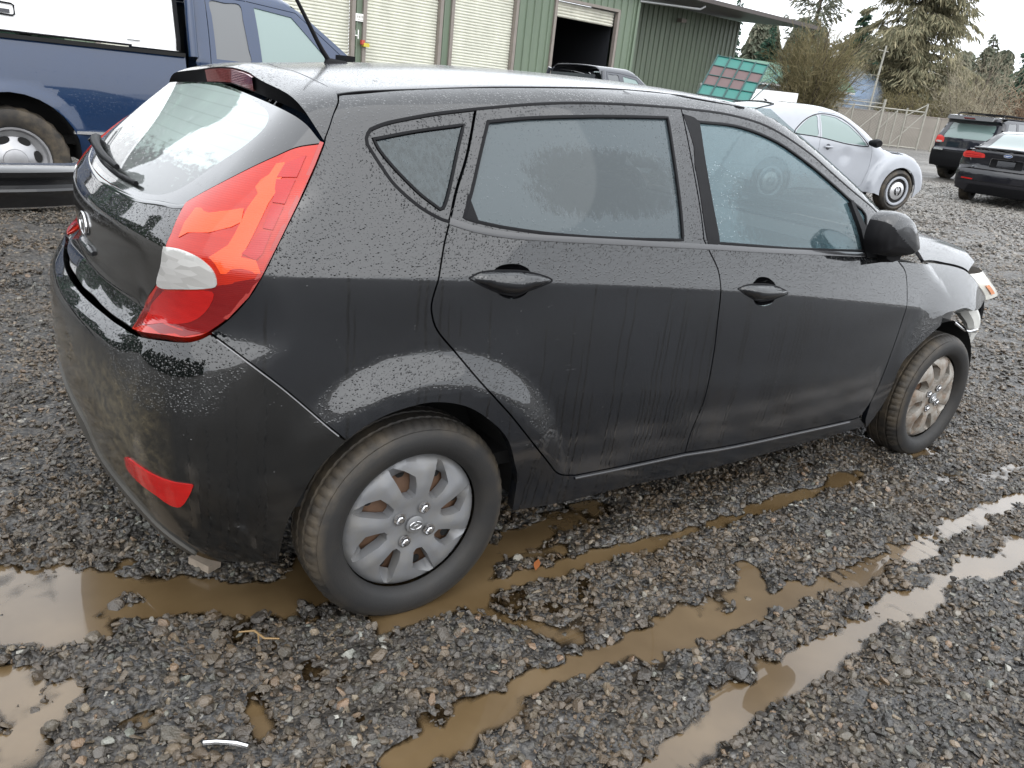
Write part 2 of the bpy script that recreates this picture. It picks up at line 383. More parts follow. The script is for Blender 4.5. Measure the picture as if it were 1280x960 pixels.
R0=pchip([.05,.12,.2,.3,.4,.5,.6,.695,.725,.765,.79,.85,.90,.95,.985,1.0,1.15,1.27,1.34,1.5],
         [-.345,-.466,-.58,-.645,-.670,-.683,-.685,-.682,-.657,-.604,-.592,-.597,-.598,-.592,-.567,-.555,-.378,-.236,-.16,-.05])
R1=pchip([.05,.12,.2,.3,.4,.5,.6,.68,.735,.765,.79,.85,.90,.95,.985,1.0,1.15,1.27,1.34,1.5],[-.345,-.466,-.58,-.645,-.670,-.683,-.684,-.676,-.662,-.640,-.615,-.604,-.600,-.592,-.567,-.555,-.378,-.236,-.16,-.05])
Rc=nat([.0,.3,.6,.75,.9,1.0,1.15,1.3,1.5],[.218,.166,.172,.205,.165,.135,.09,.05,.05])
Tz=nat([-.6,-.3,0,.4,.9,1.4,1.8,2.3],[1.268,1.311,1.346,1.384,1.404,1.394,1.332,1.195])
CR=.10
def side(x,z):
    w=z-zc(x);wb=z-zb(x);wp=np.maximum(wb,0)
    Y=Ymax(x)+np.where(w<0.02,Llow(np.minimum(z,1.0)),Llow(np.minimum(z,1.0)))
    Y=Y-.28*splus(w,.004)-(0.17+.10*sstep(.8,-.1,x))*splus(wb,.015)-.42*wp*wp
    for xc,a in ((0.,.030),(2.57,.028)):
        r=np.hypot(x-xc,z-HZ)
        up=sstep(-.02,.22,z-HZ)
        if xc<1: up=up*sstep(-.36,-.14,x)
        Y=Y+a*(1-sstep(.385,.485 if xc<1 else .58,r))*up
    return Y
def rear(y,z):
    f=sstep(.44,.60,np.abs(y))
    return R0(z)*(1-f)+R1(z)*f+Rc(z)*y*y+.25*np.maximum(np.abs(y)-.5,0)**2
def F(P):
    x,y,z=P[...,0],np.abs(P[...,1]),P[...,2]
    s=y-side(x,z)
    r=rear(y,z)-x
    t=z-(Tz(x)-CR*y*y)
    wsx=2.45-.15*y*y-(z-.86)*1.79-.10*np.maximum(z-1.15,0)   # windscreen
    ws=(x-wsx)*.5
    fr=(x-(3.42-.35*y*y-.5*(z-.55)**2))
    H=1.025-.12*np.maximum(x-2.1,0)-.10*np.maximum(x-2.7,0)**2-.12*y*y-.9*np.maximum(y-.45,0)**2
    hood=z-H
    cab=smax(smax(smax(s,r,.16),t,.045),ws,.08)
    low=smax(smax(smax(s,r,.16),hood,.06),fr,.2)
    return np.minimum(cab,low)
def grad(P,e=1e-4):
    g=np.stack([F(P+e*np.eye(3)[i])-F(P-e*np.eye(3)[i]) for i in range(3)],-1)
    return g/np.linalg.norm(g,axis=-1,keepdims=True)
def march(O,D,t0,t1,n=400):
    O=np.broadcast_to(np.asarray(O,float),D.shape)
    ts=np.linspace(t0,t1,n);V=np.stack([F(O+D*t) for t in ts])   # n x N
    ins=V<0;first=np.argmax(ins,0);hit=ins.any(0)
    a=ts[np.maximum(first-1,0)];b=ts[first]
    for _ in range(30):
        m=.5*(a+b);v=F(O+D*m[:,None])<0
        b=np.where(v,m,b);a=np.where(v,a,m)
    return O+D*b[:,None],hit,V.min(0)

# feature lines of the body, points on its surface
K = {
 'q_front': [(0.056,-0.796,1.038),(0.031,-0.793,1.045),(-0.018,-0.781,1.07),(-0.069,-0.757,1.112),(-0.096,-0.733,1.153),(-0.112,-0.714,1.182)],
 'q_nose': [(-0.112,-0.714,1.182),(-0.117,-0.706,1.193),(-0.116,-0.699,1.204),(-0.11,-0.692,1.214),(-0.101,-0.686,1.223)],
 'q_top': [(-0.101,-0.686,1.223),(-0.069,-0.679,1.235),(-0.035,-0.673,1.244),(0.073,-0.658,1.266),(0.197,-0.644,1.285)],
 'dlo_r': [(0.197,-0.644,1.285),(0.37,-0.628,1.308),(0.526,-0.617,1.323),(0.695,-0.609,1.333),(0.953,-0.593,1.34)],
 'dlo_f': [(0.953,-0.593,1.34),(1.185,-0.585,1.336),(1.377,-0.595,1.312),(1.565,-0.633,1.245),(1.678,-0.668,1.183),(1.77,-0.694,1.134),(1.899,-0.718,1.074)],
 'dlo_a': [(1.899,-0.718,1.074),(1.958,-0.74,1.031),(1.996,-0.776,0.963),(2.017,-0.806,0.89)],
 'seam_q1': [(0.197,-0.644,1.285),(0.138,-0.717,1.18),(0.087,-0.765,1.102),(0.056,-0.796,1.038)],
 'seam_q2': [(0.056,-0.796,1.038),(0.038,-0.81,0.993),(0.016,-0.832,0.913),(0.003,-0.833,0.864),(0.003,-0.834,0.835),(0.02,-0.836,0.791),(0.073,-0.841,0.731),(0.141,-0.869,0.651),(0.238,-0.878,0.551),(0.331,-0.877,0.447),(0.41,-0.858,0.365)],
 'seam_qc': [(0.41,-0.858,0.365),(0.437,-0.85,0.338),(0.467,-0.846,0.32),(0.516,-0.846,0.309)],
 'door_bot_r': [(0.516,-0.846,0.309),(0.69,-0.849,0.305),(0.97,-0.853,0.302)],
 'door_bot_f': [(0.97,-0.853,0.302),(1.191,-0.855,0.289),(1.578,-0.856,0.281),(1.906,-0.852,0.272)],
 'seam_fc': [(1.906,-0.852,0.272),(1.954,-0.851,0.272),(1.986,-0.851,0.287),(2.017,-0.854,0.331)],
 'seam_f': [(2.017,-0.854,0.331),(2.037,-0.858,0.416),(2.064,-0.858,0.581),(2.078,-0.855,0.687),(2.087,-0.843,0.756),(2.076,-0.817,0.844),(2.017,-0.806,0.89)],
 'seam_B1': [(0.953,-0.593,1.34),(0.93,-0.702,1.187),(0.917,-0.81,0.986)],
 'seam_B2': [(0.917,-0.81,0.986),(0.934,-0.82,0.959),(0.972,-0.838,0.901),(0.983,-0.854,0.844),(0.991,-0.857,0.765),(1.002,-0.861,0.64),(1.001,-0.862,0.488),(0.974,-0.858,0.377),(0.97,-0.853,0.302)],
 'wr_top': [(0.223,-0.663,1.259),(0.356,-0.652,1.276),(0.563,-0.64,1.293),(0.879,-0.62,1.31)],
 'wr_b': [(0.879,-0.62,1.31),(0.854,-0.706,1.185),(0.828,-0.811,0.987)],
 'wr_bot': [(0.828,-0.811,0.987),(0.582,-0.812,0.995),(0.377,-0.809,1.007),(0.229,-0.803,1.022),(0.132,-0.797,1.038),(0.096,-0.793,1.047)],
 'wr_r': [(0.096,-0.793,1.047),(0.135,-0.758,1.113),(0.174,-0.716,1.181),(0.223,-0.663,1.259)],
 'wq_top': [(-0.098,-0.7,1.204),(0.013,-0.685,1.226),(0.15,-0.671,1.248)],
 'wq_b': [(0.15,-0.671,1.248),(0.113,-0.712,1.187),(0.074,-0.757,1.115),(0.048,-0.781,1.071),(0.035,-0.784,1.065)],
 'wq_low': [(0.035,-0.784,1.065),(-0.012,-0.766,1.098),(-0.061,-0.737,1.146),(-0.089,-0.714,1.182),(-0.098,-0.7,1.204)],
 'wf_top': [(1.015,-0.616,1.307),(1.213,-0.609,1.304),(1.387,-0.624,1.272),(1.541,-0.659,1.21),(1.673,-0.697,1.142),(1.746,-0.718,1.101),(1.817,-0.733,1.067)],
 'wf_a': [(1.817,-0.733,1.067),(1.833,-0.747,1.041),(1.775,-0.805,0.933)],
 'wf_bot': [(1.775,-0.805,0.933),(1.569,-0.811,0.942),(1.328,-0.814,0.953),(1.136,-0.814,0.966),(0.983,-0.813,0.976)],
 'wf_b': [(0.983,-0.813,0.976),(0.979,-0.761,1.083),(0.989,-0.694,1.195),(1.015,-0.616,1.307)],
 'belt_lo': [(0.055,-0.798,1.033),(0.129,-0.805,1.014),(0.227,-0.811,1.0),(0.375,-0.814,0.99),(0.58,-0.817,0.979),(0.935,-0.82,0.96),(1.275,-0.821,0.94),(1.771,-0.813,0.914),(1.954,-0.806,0.904)],
 'l_right': [(-0.212,-0.692,1.187),(-0.241,-0.72,1.145),(-0.295,-0.762,1.068),(-0.343,-0.784,0.992),(-0.379,-0.793,0.929),(-0.404,-0.782,0.881),(-0.44,-0.756,0.828),(-0.471,-0.73,0.793)],
 'l_bot': [(-0.471,-0.73,0.793),(-0.488,-0.718,0.781),(-0.512,-0.699,0.772),(-0.549,-0.643,0.765),(-0.587,-0.525,0.745)],
 'l_left': [(-0.587,-0.525,0.745),(-0.549,-0.49,0.789),(-0.538,-0.594,0.874),(-0.531,-0.626,0.93),(-0.526,-0.626,0.96),(-0.509,-0.614,0.989),(-0.477,-0.582,1.033)],
 'l_top': [(-0.477,-0.582,1.033),(-0.468,-0.58,1.042),(-0.401,-0.624,1.093),(-0.345,-0.65,1.13),(-0.305,-0.664,1.153),(-0.264,-0.675,1.174),(-0.212,-0.692,1.187)],
 'l_white': [(-0.529,-0.625,0.954),(-0.509,-0.671,0.958),(-0.487,-0.71,0.953),(-0.471,-0.732,0.941),(-0.46,-0.744,0.925),(-0.457,-0.747,0.9),(-0.47,-0.734,0.891),(-0.508,-0.68,0.877),(-0.538,-0.592,0.863),(-0.534,-0.619,0.916)],
 'l_s1': [(-0.296,-0.693,1.14),(-0.272,-0.698,1.151),(-0.254,-0.701,1.159),(-0.284,-0.728,1.117),(-0.319,-0.709,1.113)],
 'l_s2': [(-0.322,-0.713,1.109),(-0.288,-0.731,1.112),(-0.319,-0.754,1.066),(-0.34,-0.743,1.067)],
 'l_s3': [(-0.343,-0.745,1.063),(-0.322,-0.756,1.061),(-0.35,-0.771,1.016),(-0.367,-0.763,1.018)],
 'l_s4': [(-0.371,-0.764,1.012),(-0.353,-0.772,1.012),(-0.376,-0.783,0.969),(-0.389,-0.783,0.957),(-0.412,-0.767,0.967)],
 'l_bar': [(-0.311,-0.682,1.138),(-0.297,-0.69,1.142),(-0.294,-0.697,1.138),(-0.302,-0.709,1.124),(-0.315,-0.717,1.11),(-0.332,-0.733,1.083),(-0.348,-0.74,1.064),(-0.366,-0.751,1.037),(-0.384,-0.76,1.009),(-0.399,-0.765,0.984),(-0.414,-0.769,0.961),(-0.389,-0.783,0.957),(-0.382,-0.792,0.932),(-0.45,-0.753,0.925),(-0.458,-0.744,0.943),(-0.467,-0.732,0.954),(-0.432,-0.745,0.981),(-0.418,-0.742,1.002),(-0.405,-0.736,1.023),(-0.386,-0.724,1.052),(-0.361,-0.714,1.08),(-0.361,-0.699,1.091),(-0.347,-0.693,1.105),(-0.33,-0.694,1.117)],
 'l_band': [(-0.464,-0.63,1.035),(-0.392,-0.721,1.05),(-0.403,-0.736,1.025),(-0.421,-0.73,1.014),(-0.459,-0.705,0.998),(-0.49,-0.664,0.99),(-0.505,-0.651,0.977),(-0.49,-0.638,1.005)],
 'l_dark': [(-0.538,-0.591,0.859),(-0.508,-0.679,0.873),(-0.47,-0.733,0.888),(-0.456,-0.748,0.899),(-0.419,-0.775,0.914),(-0.381,-0.793,0.925),(-0.404,-0.782,0.883),(-0.44,-0.756,0.831),(-0.47,-0.73,0.796),(-0.512,-0.694,0.775),(-0.548,-0.639,0.768),(-0.582,-0.534,0.751),(-0.549,-0.507,0.794)],
 'x_inner': [(-0.476,-0.607,1.029),(-0.385,-0.668,1.091),(-0.32,-0.687,1.128),(-0.329,-0.705,1.109),(-0.37,-0.736,1.053),(-0.412,-0.752,0.993),(-0.434,-0.762,0.946),(-0.467,-0.729,0.96),(-0.49,-0.687,0.973),(-0.517,-0.64,0.967),(-0.503,-0.624,0.994)],
 'l_low': [(-0.532,-0.614,0.856),(-0.466,-0.737,0.885),(-0.47,-0.729,0.847),(-0.497,-0.693,0.808),(-0.538,-0.619,0.784),(-0.566,-0.561,0.769),(-0.547,-0.548,0.801)],
 'arch': [(-0.206,-0.85,0.547),(-0.158,-0.859,0.582),(-0.093,-0.864,0.607),(-0.0,-0.869,0.619),(0.091,-0.873,0.599),(0.165,-0.876,0.553),(0.227,-0.878,0.492),(0.267,-0.87,0.412),(0.295,-0.855,0.344),(0.31,-0.833,0.232)],
 'bump_seam': [(-0.471,-0.73,0.793),(-0.425,-0.784,0.756),(-0.348,-0.811,0.687),(-0.262,-0.829,0.601),(-0.206,-0.85,0.547)],
 'bump_arch': [(-0.206,-0.85,0.547),(-0.266,-0.833,0.473),(-0.299,-0.82,0.404),(-0.327,-0.81,0.336),(-0.342,-0.794,0.227)],
 'bump_bot': [(-0.342,-0.794,0.227),(-0.385,-0.782,0.23),(-0.426,-0.762,0.229),(-0.455,-0.736,0.224)],
 'sill_bot': [(0.31,-0.833,0.232),(0.483,-0.834,0.218),(0.802,-0.839,0.217),(1.099,-0.841,0.207),(1.618,-0.846,0.213),(1.822,-0.845,0.214),(2.075,-0.834,0.199)],
 'farch': [(2.075,-0.834,0.199),(2.127,-0.852,0.312),(2.139,-0.869,0.475),(2.239,-0.872,0.56),(2.367,-0.867,0.626)],
 'fend_low': [(2.367,-0.867,0.626),(2.381,-0.86,0.667),(2.49,-0.851,0.674),(2.603,-0.837,0.673),(2.734,-0.823,0.649),(2.987,-0.737,0.658)],
 'hl_edge': [(2.776,-0.732,0.791),(2.822,-0.741,0.764),(2.884,-0.743,0.729),(2.987,-0.728,0.686)],
 'fender_top': [(2.017,-0.806,0.89),(2.393,-0.729,0.856),(2.578,-0.722,0.837),(2.712,-0.723,0.815),(2.776,-0.732,0.791)],
 'reflector': [(-0.626,-0.581,0.462),(-0.622,-0.578,0.429),(-0.607,-0.625,0.415),(-0.583,-0.676,0.403),(-0.561,-0.705,0.388),(-0.544,-0.726,0.389),(-0.532,-0.743,0.415),(-0.522,-0.756,0.452),(-0.53,-0.75,0.455),(-0.556,-0.725,0.454),(-0.585,-0.689,0.458),(-0.608,-0.645,0.465),(-0.621,-0.606,0.468)],
 'spoil_lip': [(-0.204,0.026,1.312),(-0.22,-0.27,1.296),(-0.23,-0.498,1.279),(-0.231,-0.589,1.261),(-0.226,-0.659,1.229),(-0.217,-0.701,1.2)],
 'spoil_lo': [(-0.231,0.163,1.273),(-0.24,-0.18,1.265),(-0.246,-0.47,1.25),(-0.241,-0.577,1.239),(-0.228,-0.636,1.222),(-0.215,-0.683,1.194)],
 'spoil_seam': [(-0.141,-0.588,1.287),(-0.152,-0.618,1.271),(-0.173,-0.644,1.247),(-0.19,-0.665,1.222),(-0.21,-0.686,1.194)],
 'roof_seam': [(-0.141,-0.588,1.287),(-0.142,-0.573,1.291),(-0.142,-0.463,1.309),(-0.13,-0.267,1.324),(-0.13,-0.146,1.329)],
 'hatch_low': [(-0.587,-0.525,0.745),(-0.592,-0.462,0.741),(-0.606,-0.389,0.74),(-0.617,-0.298,0.741),(-0.622,-0.215,0.743)],
 'bump_top': [(-0.471,-0.731,0.791),(-0.489,-0.72,0.778),(-0.514,-0.702,0.768),(-0.553,-0.646,0.759),(-0.589,-0.535,0.744),(-0.599,-0.45,0.738),(-0.616,-0.345,0.738)],
 'valance': [(-0.671,-0.178,0.436),(-0.662,-0.275,0.419),(-0.651,-0.292,0.37),(-0.639,-0.315,0.33),(-0.624,-0.417,0.324),(-0.606,-0.533,0.322),(-0.591,-0.601,0.321),(-0.552,-0.661,0.282),(-0.504,-0.677,0.226)],
 'handle_r': [(0.097,-0.835,0.912),(0.129,-0.832,0.924),(0.186,-0.832,0.927),(0.269,-0.835,0.921),(0.343,-0.841,0.899),(0.306,-0.843,0.884),(0.27,-0.842,0.874),(0.235,-0.842,0.865),(0.187,-0.84,0.873),(0.14,-0.838,0.891)],
 'cup_r': [(0.172,-0.832,0.928),(0.189,-0.83,0.936),(0.222,-0.829,0.939),(0.25,-0.831,0.935),(0.274,-0.836,0.919),(0.268,-0.842,0.874),(0.236,-0.842,0.858),(0.205,-0.841,0.862),(0.18,-0.84,0.878)],
 'handle_f': [(1.06,-0.854,0.843),(1.109,-0.851,0.852),(1.188,-0.85,0.851),(1.249,-0.852,0.841),(1.311,-0.858,0.818),(1.271,-0.86,0.807),(1.221,-0.859,0.799),(1.167,-0.859,0.8),(1.112,-0.858,0.818)],
 'cup_f': [(1.137,-0.85,0.856),(1.161,-0.845,0.869),(1.193,-0.845,0.869),(1.221,-0.847,0.861),(1.245,-0.852,0.841),(1.242,-0.86,0.795),(1.21,-0.86,0.784),(1.174,-0.859,0.786),(1.146,-0.859,0.803)],
 'glassvis': [(-0.245,-0.21,1.26),(-0.259,-0.441,1.239),(-0.272,-0.526,1.223),(-0.3,-0.564,1.193),(-0.333,-0.556,1.165),(-0.389,-0.537,1.117)],
 'glass_low': [(-0.535,0.206,1.015),(-0.55,-0.039,1.006),(-0.542,-0.218,1.007),(-0.526,-0.372,1.011),(-0.505,-0.476,1.022),(-0.488,-0.551,1.028),(-0.477,-0.582,1.033)],
 'ditch': [(-0.141,-0.588,1.287),(0.014,-0.593,1.311),(0.245,-0.578,1.336),(0.513,-0.56,1.358),(0.752,-0.524,1.373),(0.895,-0.517,1.377)],
 'btrim': [(0.952,-0.604,1.327),(1.015,-0.616,1.307),(0.989,-0.694,1.195),(0.979,-0.761,1.083),(0.983,-0.813,0.976),(0.93,-0.813,0.979),(0.937,-0.704,1.183)],
}
# ------------------------------------------------------------------ panel builder
def crom(P, step=.012):
    P = np.asarray(P, float)
    if len(P) < 3:
        n = max(2, int(np.linalg.norm(P[1] - P[0]) / step) + 1); return P[0] + (P[1] - P[0]) * np.linspace(0, 1, n)[:, None]
    t = np.r_[0, np.cumsum(np.sqrt(np.linalg.norm(np.diff(P, axis=0), axis=1)) + 1e-6)]
    L = np.linalg.norm(np.diff(P, axis=0), axis=1).sum(); n = max(3, int(L / step) + 1)
    s = np.linspace(0, t[-1], n)
    Q = np.c_[2 * P[0] - P[1], P.T, 2 * P[-1] - P[-2]].T
    tt = np.r_[-(t[1] - t[0]), t, t[-1] + (t[-1] - t[-2])]
    m = (Q[2:] - Q[:-2]) / (tt[2:] - tt[:-2])[:, None]
    i = np.clip(np.searchsorted(t, s, 'right') - 1, 0, len(P) - 2); h = (t[i + 1] - t[i]); u = (s - t[i]) / h
    u = u[:, None]; h = h[:, None]
    return (2*u**3-3*u**2+1)*P[i] + (u**3-2*u**2+u)*h*m[i] + (-2*u**3+3*u**2)*P[i+1] + (u**3-u**2)*h*m[i+1]

def chain(spec, step=.012):
    out = []
    for nm in spec.split():
        rev = nm[0] == '-'; pts = crom(K[nm[1:] if rev else nm], step)
        if rev: pts = pts[::-1]
        if out: pts = pts[1:] if np.linalg.norm(out[-1] - pts[0]) < .02 else pts
        out += list(pts)
    out = np.array(out)
    if np.linalg.norm(out[0] - out[-1]) < .006: out = out[:-1]
    return out

WAX = .25
def todom(P, dom):
    P = np.asarray(P)
    if dom == 'S': return P[:, [0, 2]]
    if dom == 'T': return P[:, [0, 1]]
    if dom == 'W': return np.c_[.8 * np.arctan2(-P[:, 1], WAX - P[:, 0]), P[:, 2]]
    if dom == 'N': return np.c_[.8 * np.arctan2(-P[:, 1], P[:, 0] - 2.45), P[:, 2]]

def onbody(U, dom):
    U = np.asarray(U, float); a, b = U[:, 0], U[:, 1]; z = 0 * a
    if dom == 'S': O = np.c_[a, z - 1.05, b]; D = np.c_[z, z + 1, z]; L = 1.0
    elif dom == 'T': O = np.c_[a, b, z + 1.6]; D = np.c_[z, z, z - 1]; L = 1.3
    elif dom == 'W': f = a / .8; O = np.c_[WAX - 1.35 * np.cos(f), -1.35 * np.sin(f), b]; D = np.c_[np.cos(f), np.sin(f), z]; L = 1.3
    else: f = a / .8; O = np.c_[2.45 + 1.5 * np.cos(f), -1.5 * np.sin(f), b]; D = np.c_[-np.cos(f), -np.sin(f), z]; L = 1.45
    X, h, m = march(O, D, 0., L, 90)
    X[~h] = np.nan
    return X

def area2(p): return .5 * np.sum(p[:, 0] * np.roll(p[:, 1], -1) - p[:, 1] * np.roll(p[:, 0], -1))
def inset_poly(p, d):
    if area2(p) < 0: p = p[::-1]
    e = np.roll(p, -1, 0) - p; e /= np.maximum(np.linalg.norm(e, axis=1, keepdims=True), 1e-9)
    n = np.c_[-e[:, 1], e[:, 0]]; m = n + np.roll(n, 1, 0); l = np.linalg.norm(m, axis=1, keepdims=True)
    m = m / np.maximum(l, .5) * np.minimum(2 / np.maximum(l, .7), 1.6)
    return p + m * d
def inside(q, loops):
    c = np.zeros(len(q), bool)
    for p in loops:
        x1, y1 = p[:, 0], p[:, 1]; x2, y2 = np.roll(x1, -1), np.roll(y1, -1)
        X = q[:, :1]; Y = q[:, 1:]
        hit = ((y1 > Y) != (y2 > Y)) & (X < (x2 - x1) * (Y - y1) / np.where(y2 == y1, 1e-12, y2 - y1) + x1)
        c ^= (hit.sum(1) % 2).astype(bool)
    return c
def segdist(q, p):
    a = p; b = np.roll(p, -1, 0); d = np.full(len(q), 9.)
    for i in range(len(a)):
        ab = b[i] - a[i]; t = np.clip(((q - a[i]) @ ab) / max(ab @ ab, 1e-12), 0, 1); d = np.minimum(d, np.linalg.norm(q - a[i] - t[:, None] * ab, axis=1))
    return d
def triangulate(loops, h, lines=()):
    lo = np.min([l.min(0) for l in loops], 0); hi = np.max([l.max(0) for l in loops], 0)
    gx, gy = np.meshgrid(np.arange(lo[0] + h * .37, hi[0], h), np.arange(lo[1] + h * .41, hi[1], h)); gx = gx + (np.arange(len(gx)) % 2)[:, None] * h * .5
    q = np.c_[gx.ravel(), gy.ravel()]; q = q[inside(q, loops)]
    if len(q):
        d = np.min([segdist(q, l) for l in loops], 0); q = q[d > h * .42]
    for (fz, ds) in lines:
        xs = np.arange(lo[0], hi[0], .011); q = q[np.abs(q[:, 1] - fz(q[:, 0])) > max(ds) + .004]
        e = np.concatenate([np.c_[xs, fz(xs) + o] for o in ds]); e = e[inside(e, loops)]
        if len(e): e = e[np.min([segdist(e, l) for l in loops], 0) > .004]; q = np.vstack([q, e])
    V = []; E = []
    for l in loops:
        b = len(V); n = len(l); V += [Vector(x) for x in l.tolist()]; E += [(b + i, b + (i + 1) % n) for i in range(n)]
    V += [Vector(x) for x in q.tolist()]
    v, e, f, ov, oe, of = delaunay_2d_cdt(V, E, [], 0, 1e-6)
    v = np.array([tuple(x) for x in v]); f = np.array([t for t in f if len(t) == 3])
    c = v[f].mean(1); f = f[inside(c, loops)]
    return v, f

def panel(name, outer, mat, parent, dom, holes=(), h=.022, inset=.0025, lift=0., flange=.014, both=True, hole_inset=None, conv=True):
    pr = (lambda p: todom(p, dom)) if conv else (lambda p: np.asarray(p, float))
    loops = [inset_poly(pr(outer), inset)]
    for q in holes: loops.append(inset_poly(pr(q), -inset if hole_inset is None else -hole_inset))
    U, f = triangulate(loops, h, [(zc, (-.014, -.006, 0., .006, .014)), (zb, (-.012, 0., .012))] if dom == 'S' and h > .02 else ())
    X = onbody(U, dom); N = grad(X); X = X + N * lift
    ok = ~np.isnan(X).any(1); f = f[ok[f].all(1)]
    el = np.max([np.linalg.norm(X[f[:, i]] - X[f[:, (i + 1) % 3]], axis=1) for i in range(3)], 0); f = f[el < max(5 * h, .16)]
    if len(f) == 0: return [mesh(name, [(0, 0, 0)], [], mat, parent)]
    us_ = np.unique(f); rm = np.full(len(X), -1); rm[us_] = np.arange(len(us_)); X = X[us_]; N = N[us_]; f = rm[f]
    nrm = np.cross(X[f[:, 1]] - X[f[:, 0]], X[f[:, 2]] - X[f[:, 0]])
    flip = (nrm * N[f[:, 0]]).sum(1) < 0; f[flip] = f[flip][:, ::-1]
    ec = {}
    for t in f:
        for i in range(3):
            ec[(t[i], t[(i + 1) % 3])] = 1
    be = [(a, b) for (a, b) in ec if (b, a) not in ec]
    V = list(X); FN = list(N); faces = [tuple(t) for t in f]
    if flange:
        mp = {}
        for a, b in be:
            for k in (a, b):
                if k not in mp:
                    mp[k] = (len(V), len(V) + 1); V.append(X[k]); V.append(X[k] - N[k] * flange); FN += [np.zeros(3)] * 2
        faces += [(mp[b][0], mp[a][0], mp[a][1], mp[b][1]) for a, b in be]
    res = []
    for sgn in ((1, -1) if both else (1,)):
        s = np.array([1, sgn, 1.])
        vv = np.array(V) * s; nn = np.array(FN) * s; ff = faces if sgn == 1 else [t[::-1] for t in faces]
        o = mesh(name, vv, ff, mat, parent, True)
        o.data.normals_split_custom_set_from_vertices([tuple(x) for x in nn])
        res.append(o)
    return res

def strip(name, P, w, hgt, mat, parent, both=True, closed=False, lift=0.):
    """raised moulding or seal following the body along the 3-D line P"""
    P = np.asarray(P, float)
    for _ in range(2): P = P - (F(P))[:, None] * grad(P)
    N = grad(P); T = np.gradient(P, axis=0)
    if closed: T = np.roll(P, -1, 0) - np.roll(P, 1, 0)
    T /= np.maximum(np.linalg.norm(T, axis=1, keepdims=True), 1e-9); B = np.cross(N, T)
    prof = [(-.5, -.004), (-.46, hgt * .7), (-.2, hgt), (.2, hgt), (.46, hgt * .7), (.5, -.004)]
    k = len(P); n = len(prof); V = []
    for i in range(k):
        for a, b in prof: V.append(P[i] + B[i] * a * w + N[i] * (b + lift))
    rr = range(k) if closed else range(k - 1)
    f = [(i * n + j, i * n + j + 1, ((i + 1) % k) * n + j + 1, ((i + 1) % k) * n + j) for i in rr for j in range(n - 1)]
    out = []
    for sgn in ((1, -1) if both else (1,)):
        ff = f if sgn == -1 else [t[::-1] for t in f]
        out.append(mesh(name, np.array(V) * np.array([1, sgn, 1.]), ff, mat, parent, True, sharp=50))
    return out

def mirror_half(P):           # close a half outline (from centre to right ... back to centre) over y = 0
    P = np.asarray(P); L = P[::-1] * np.array([1, -1, 1.]); return np.vstack([P, L])

M['edge'] = simple('painted edge highlight', (.16, .16, .165), .35, coat=.5)  # light grey stands in for the highlight along the bumper seam
# ------------------------------------------------------------------ wet black hatchback: parts
car = empty('hatchback', (0, 0, 0))
tag(car, 'wet black five-door hatchback with red tail lights, filling the middle of the yard', 'car')

wsedge = []
for z in np.linspace(1.36, .95, 14):
    y = .6
    for _ in range(20):
        x = 2.45 - .15 * y * y - (z - .86) * 1.79 - .10 * max(z - 1.15, 0) - .02; y = float(side(np.array(x), np.array(z))) - .012
    wsedge.append((x, -y, z))
K['wsedge'] = wsedge
rearD = chain('dlo_r seam_B1 seam_B2 -door_bot_r -seam_qc -seam_q2 -seam_q1')
frontD = chain('dlo_f dlo_a -seam_f -seam_fc -door_bot_f -seam_B2 -seam_B1')
winR = chain('wr_top wr_b wr_bot wr_r'); winQ = chain('wq_top wq_b wq_low'); winF = chain('wf_top wf_a wf_bot wf_b')
cupR, cupF = (crom(np.array(K[q] + K[q][:1]), .006)[:-1] for q in ('cup_r', 'cup_f'))
RD = panel('rear_door', rearD, M['paint'], car, 'S', [winR, cupR]); FD = panel('front_door', frontD, M['paint'], car, 'S', [winF, cupF])
K['sill_bot2'] = K['sill_bot'][:-1] + [(2.06, -.832, .215)]
frame_o = np.vstack([crom(K['ditch']), crom([K['ditch'][-1], (1.12, -.546, 1.380), (1.30, -.545, 1.370), wsedge[0]])[1:], crom(wsedge)[1:], chain('-dlo_a -dlo_f -dlo_r -q_top -q_nose -q_front seam_q2 seam_qc door_bot_r door_bot_f')[0:], crom(K['seam_fc'])[1:6], crom(K['sill_bot2'])[::-1], chain('-arch -bump_seam -l_right -spoil_seam')[1:]])
panel('side_frame', frame_o, M['paint'], car, 'S', inset=.0022, flange=.03)
quarter = chain('q_front q_nose q_top seam_q1')
panel('quarter_frame', quarter, M['paint'], car, 'S', [winQ], inset=.004, lift=-.002)
panel('quarter_glass', winQ, M['gl_quarter'], car, 'S', inset=.004, lift=-.004, flange=0)
for o, w, m in ((RD, winR, 'gl_rear'), (FD, winF, 'gl_front')):
    g = panel('door_glass', w, M[m], car, 'S', inset=-.004, lift=-.006, flange=0)
    for a, b in zip(o, g): b.parent = a
# seals, mouldings
for par, w in ((RD, winR), (FD, winF)):
    for a, b in zip(par, strip('window_seal', np.vstack([w, w[:1]])[:], .009, .0015, M['rubber'], car)): b.parent = a
strip('quarter_seal', winQ, .007, .0012, M['rubber'], car, closed=True)
top_line = chain('q_front q_nose q_top dlo_r dlo_f dlo_a')
strip('roof_edge_seal', top_line, .0085, .0012, M['rubber'], car)
strip('belt_moulding', crom(K['belt_lo']) + np.array([0, 0, .007]), .017, .0035, M['belt'], car)
strip('sill_edge', chain('door_bot_r door_bot_f') - np.array([0, 0, .010]), .008, .005, M['belt'], car)
strip('bumper_highlight', crom(K['bump_seam'])[2:-2] + np.array([-.002, 0, -.002]), .0028, .0016, M['edge'], car)
panel('pillar_trim', chain('btrim'), M['trim'], car, 'S', inset=.002, lift=.0015, flange=.006)
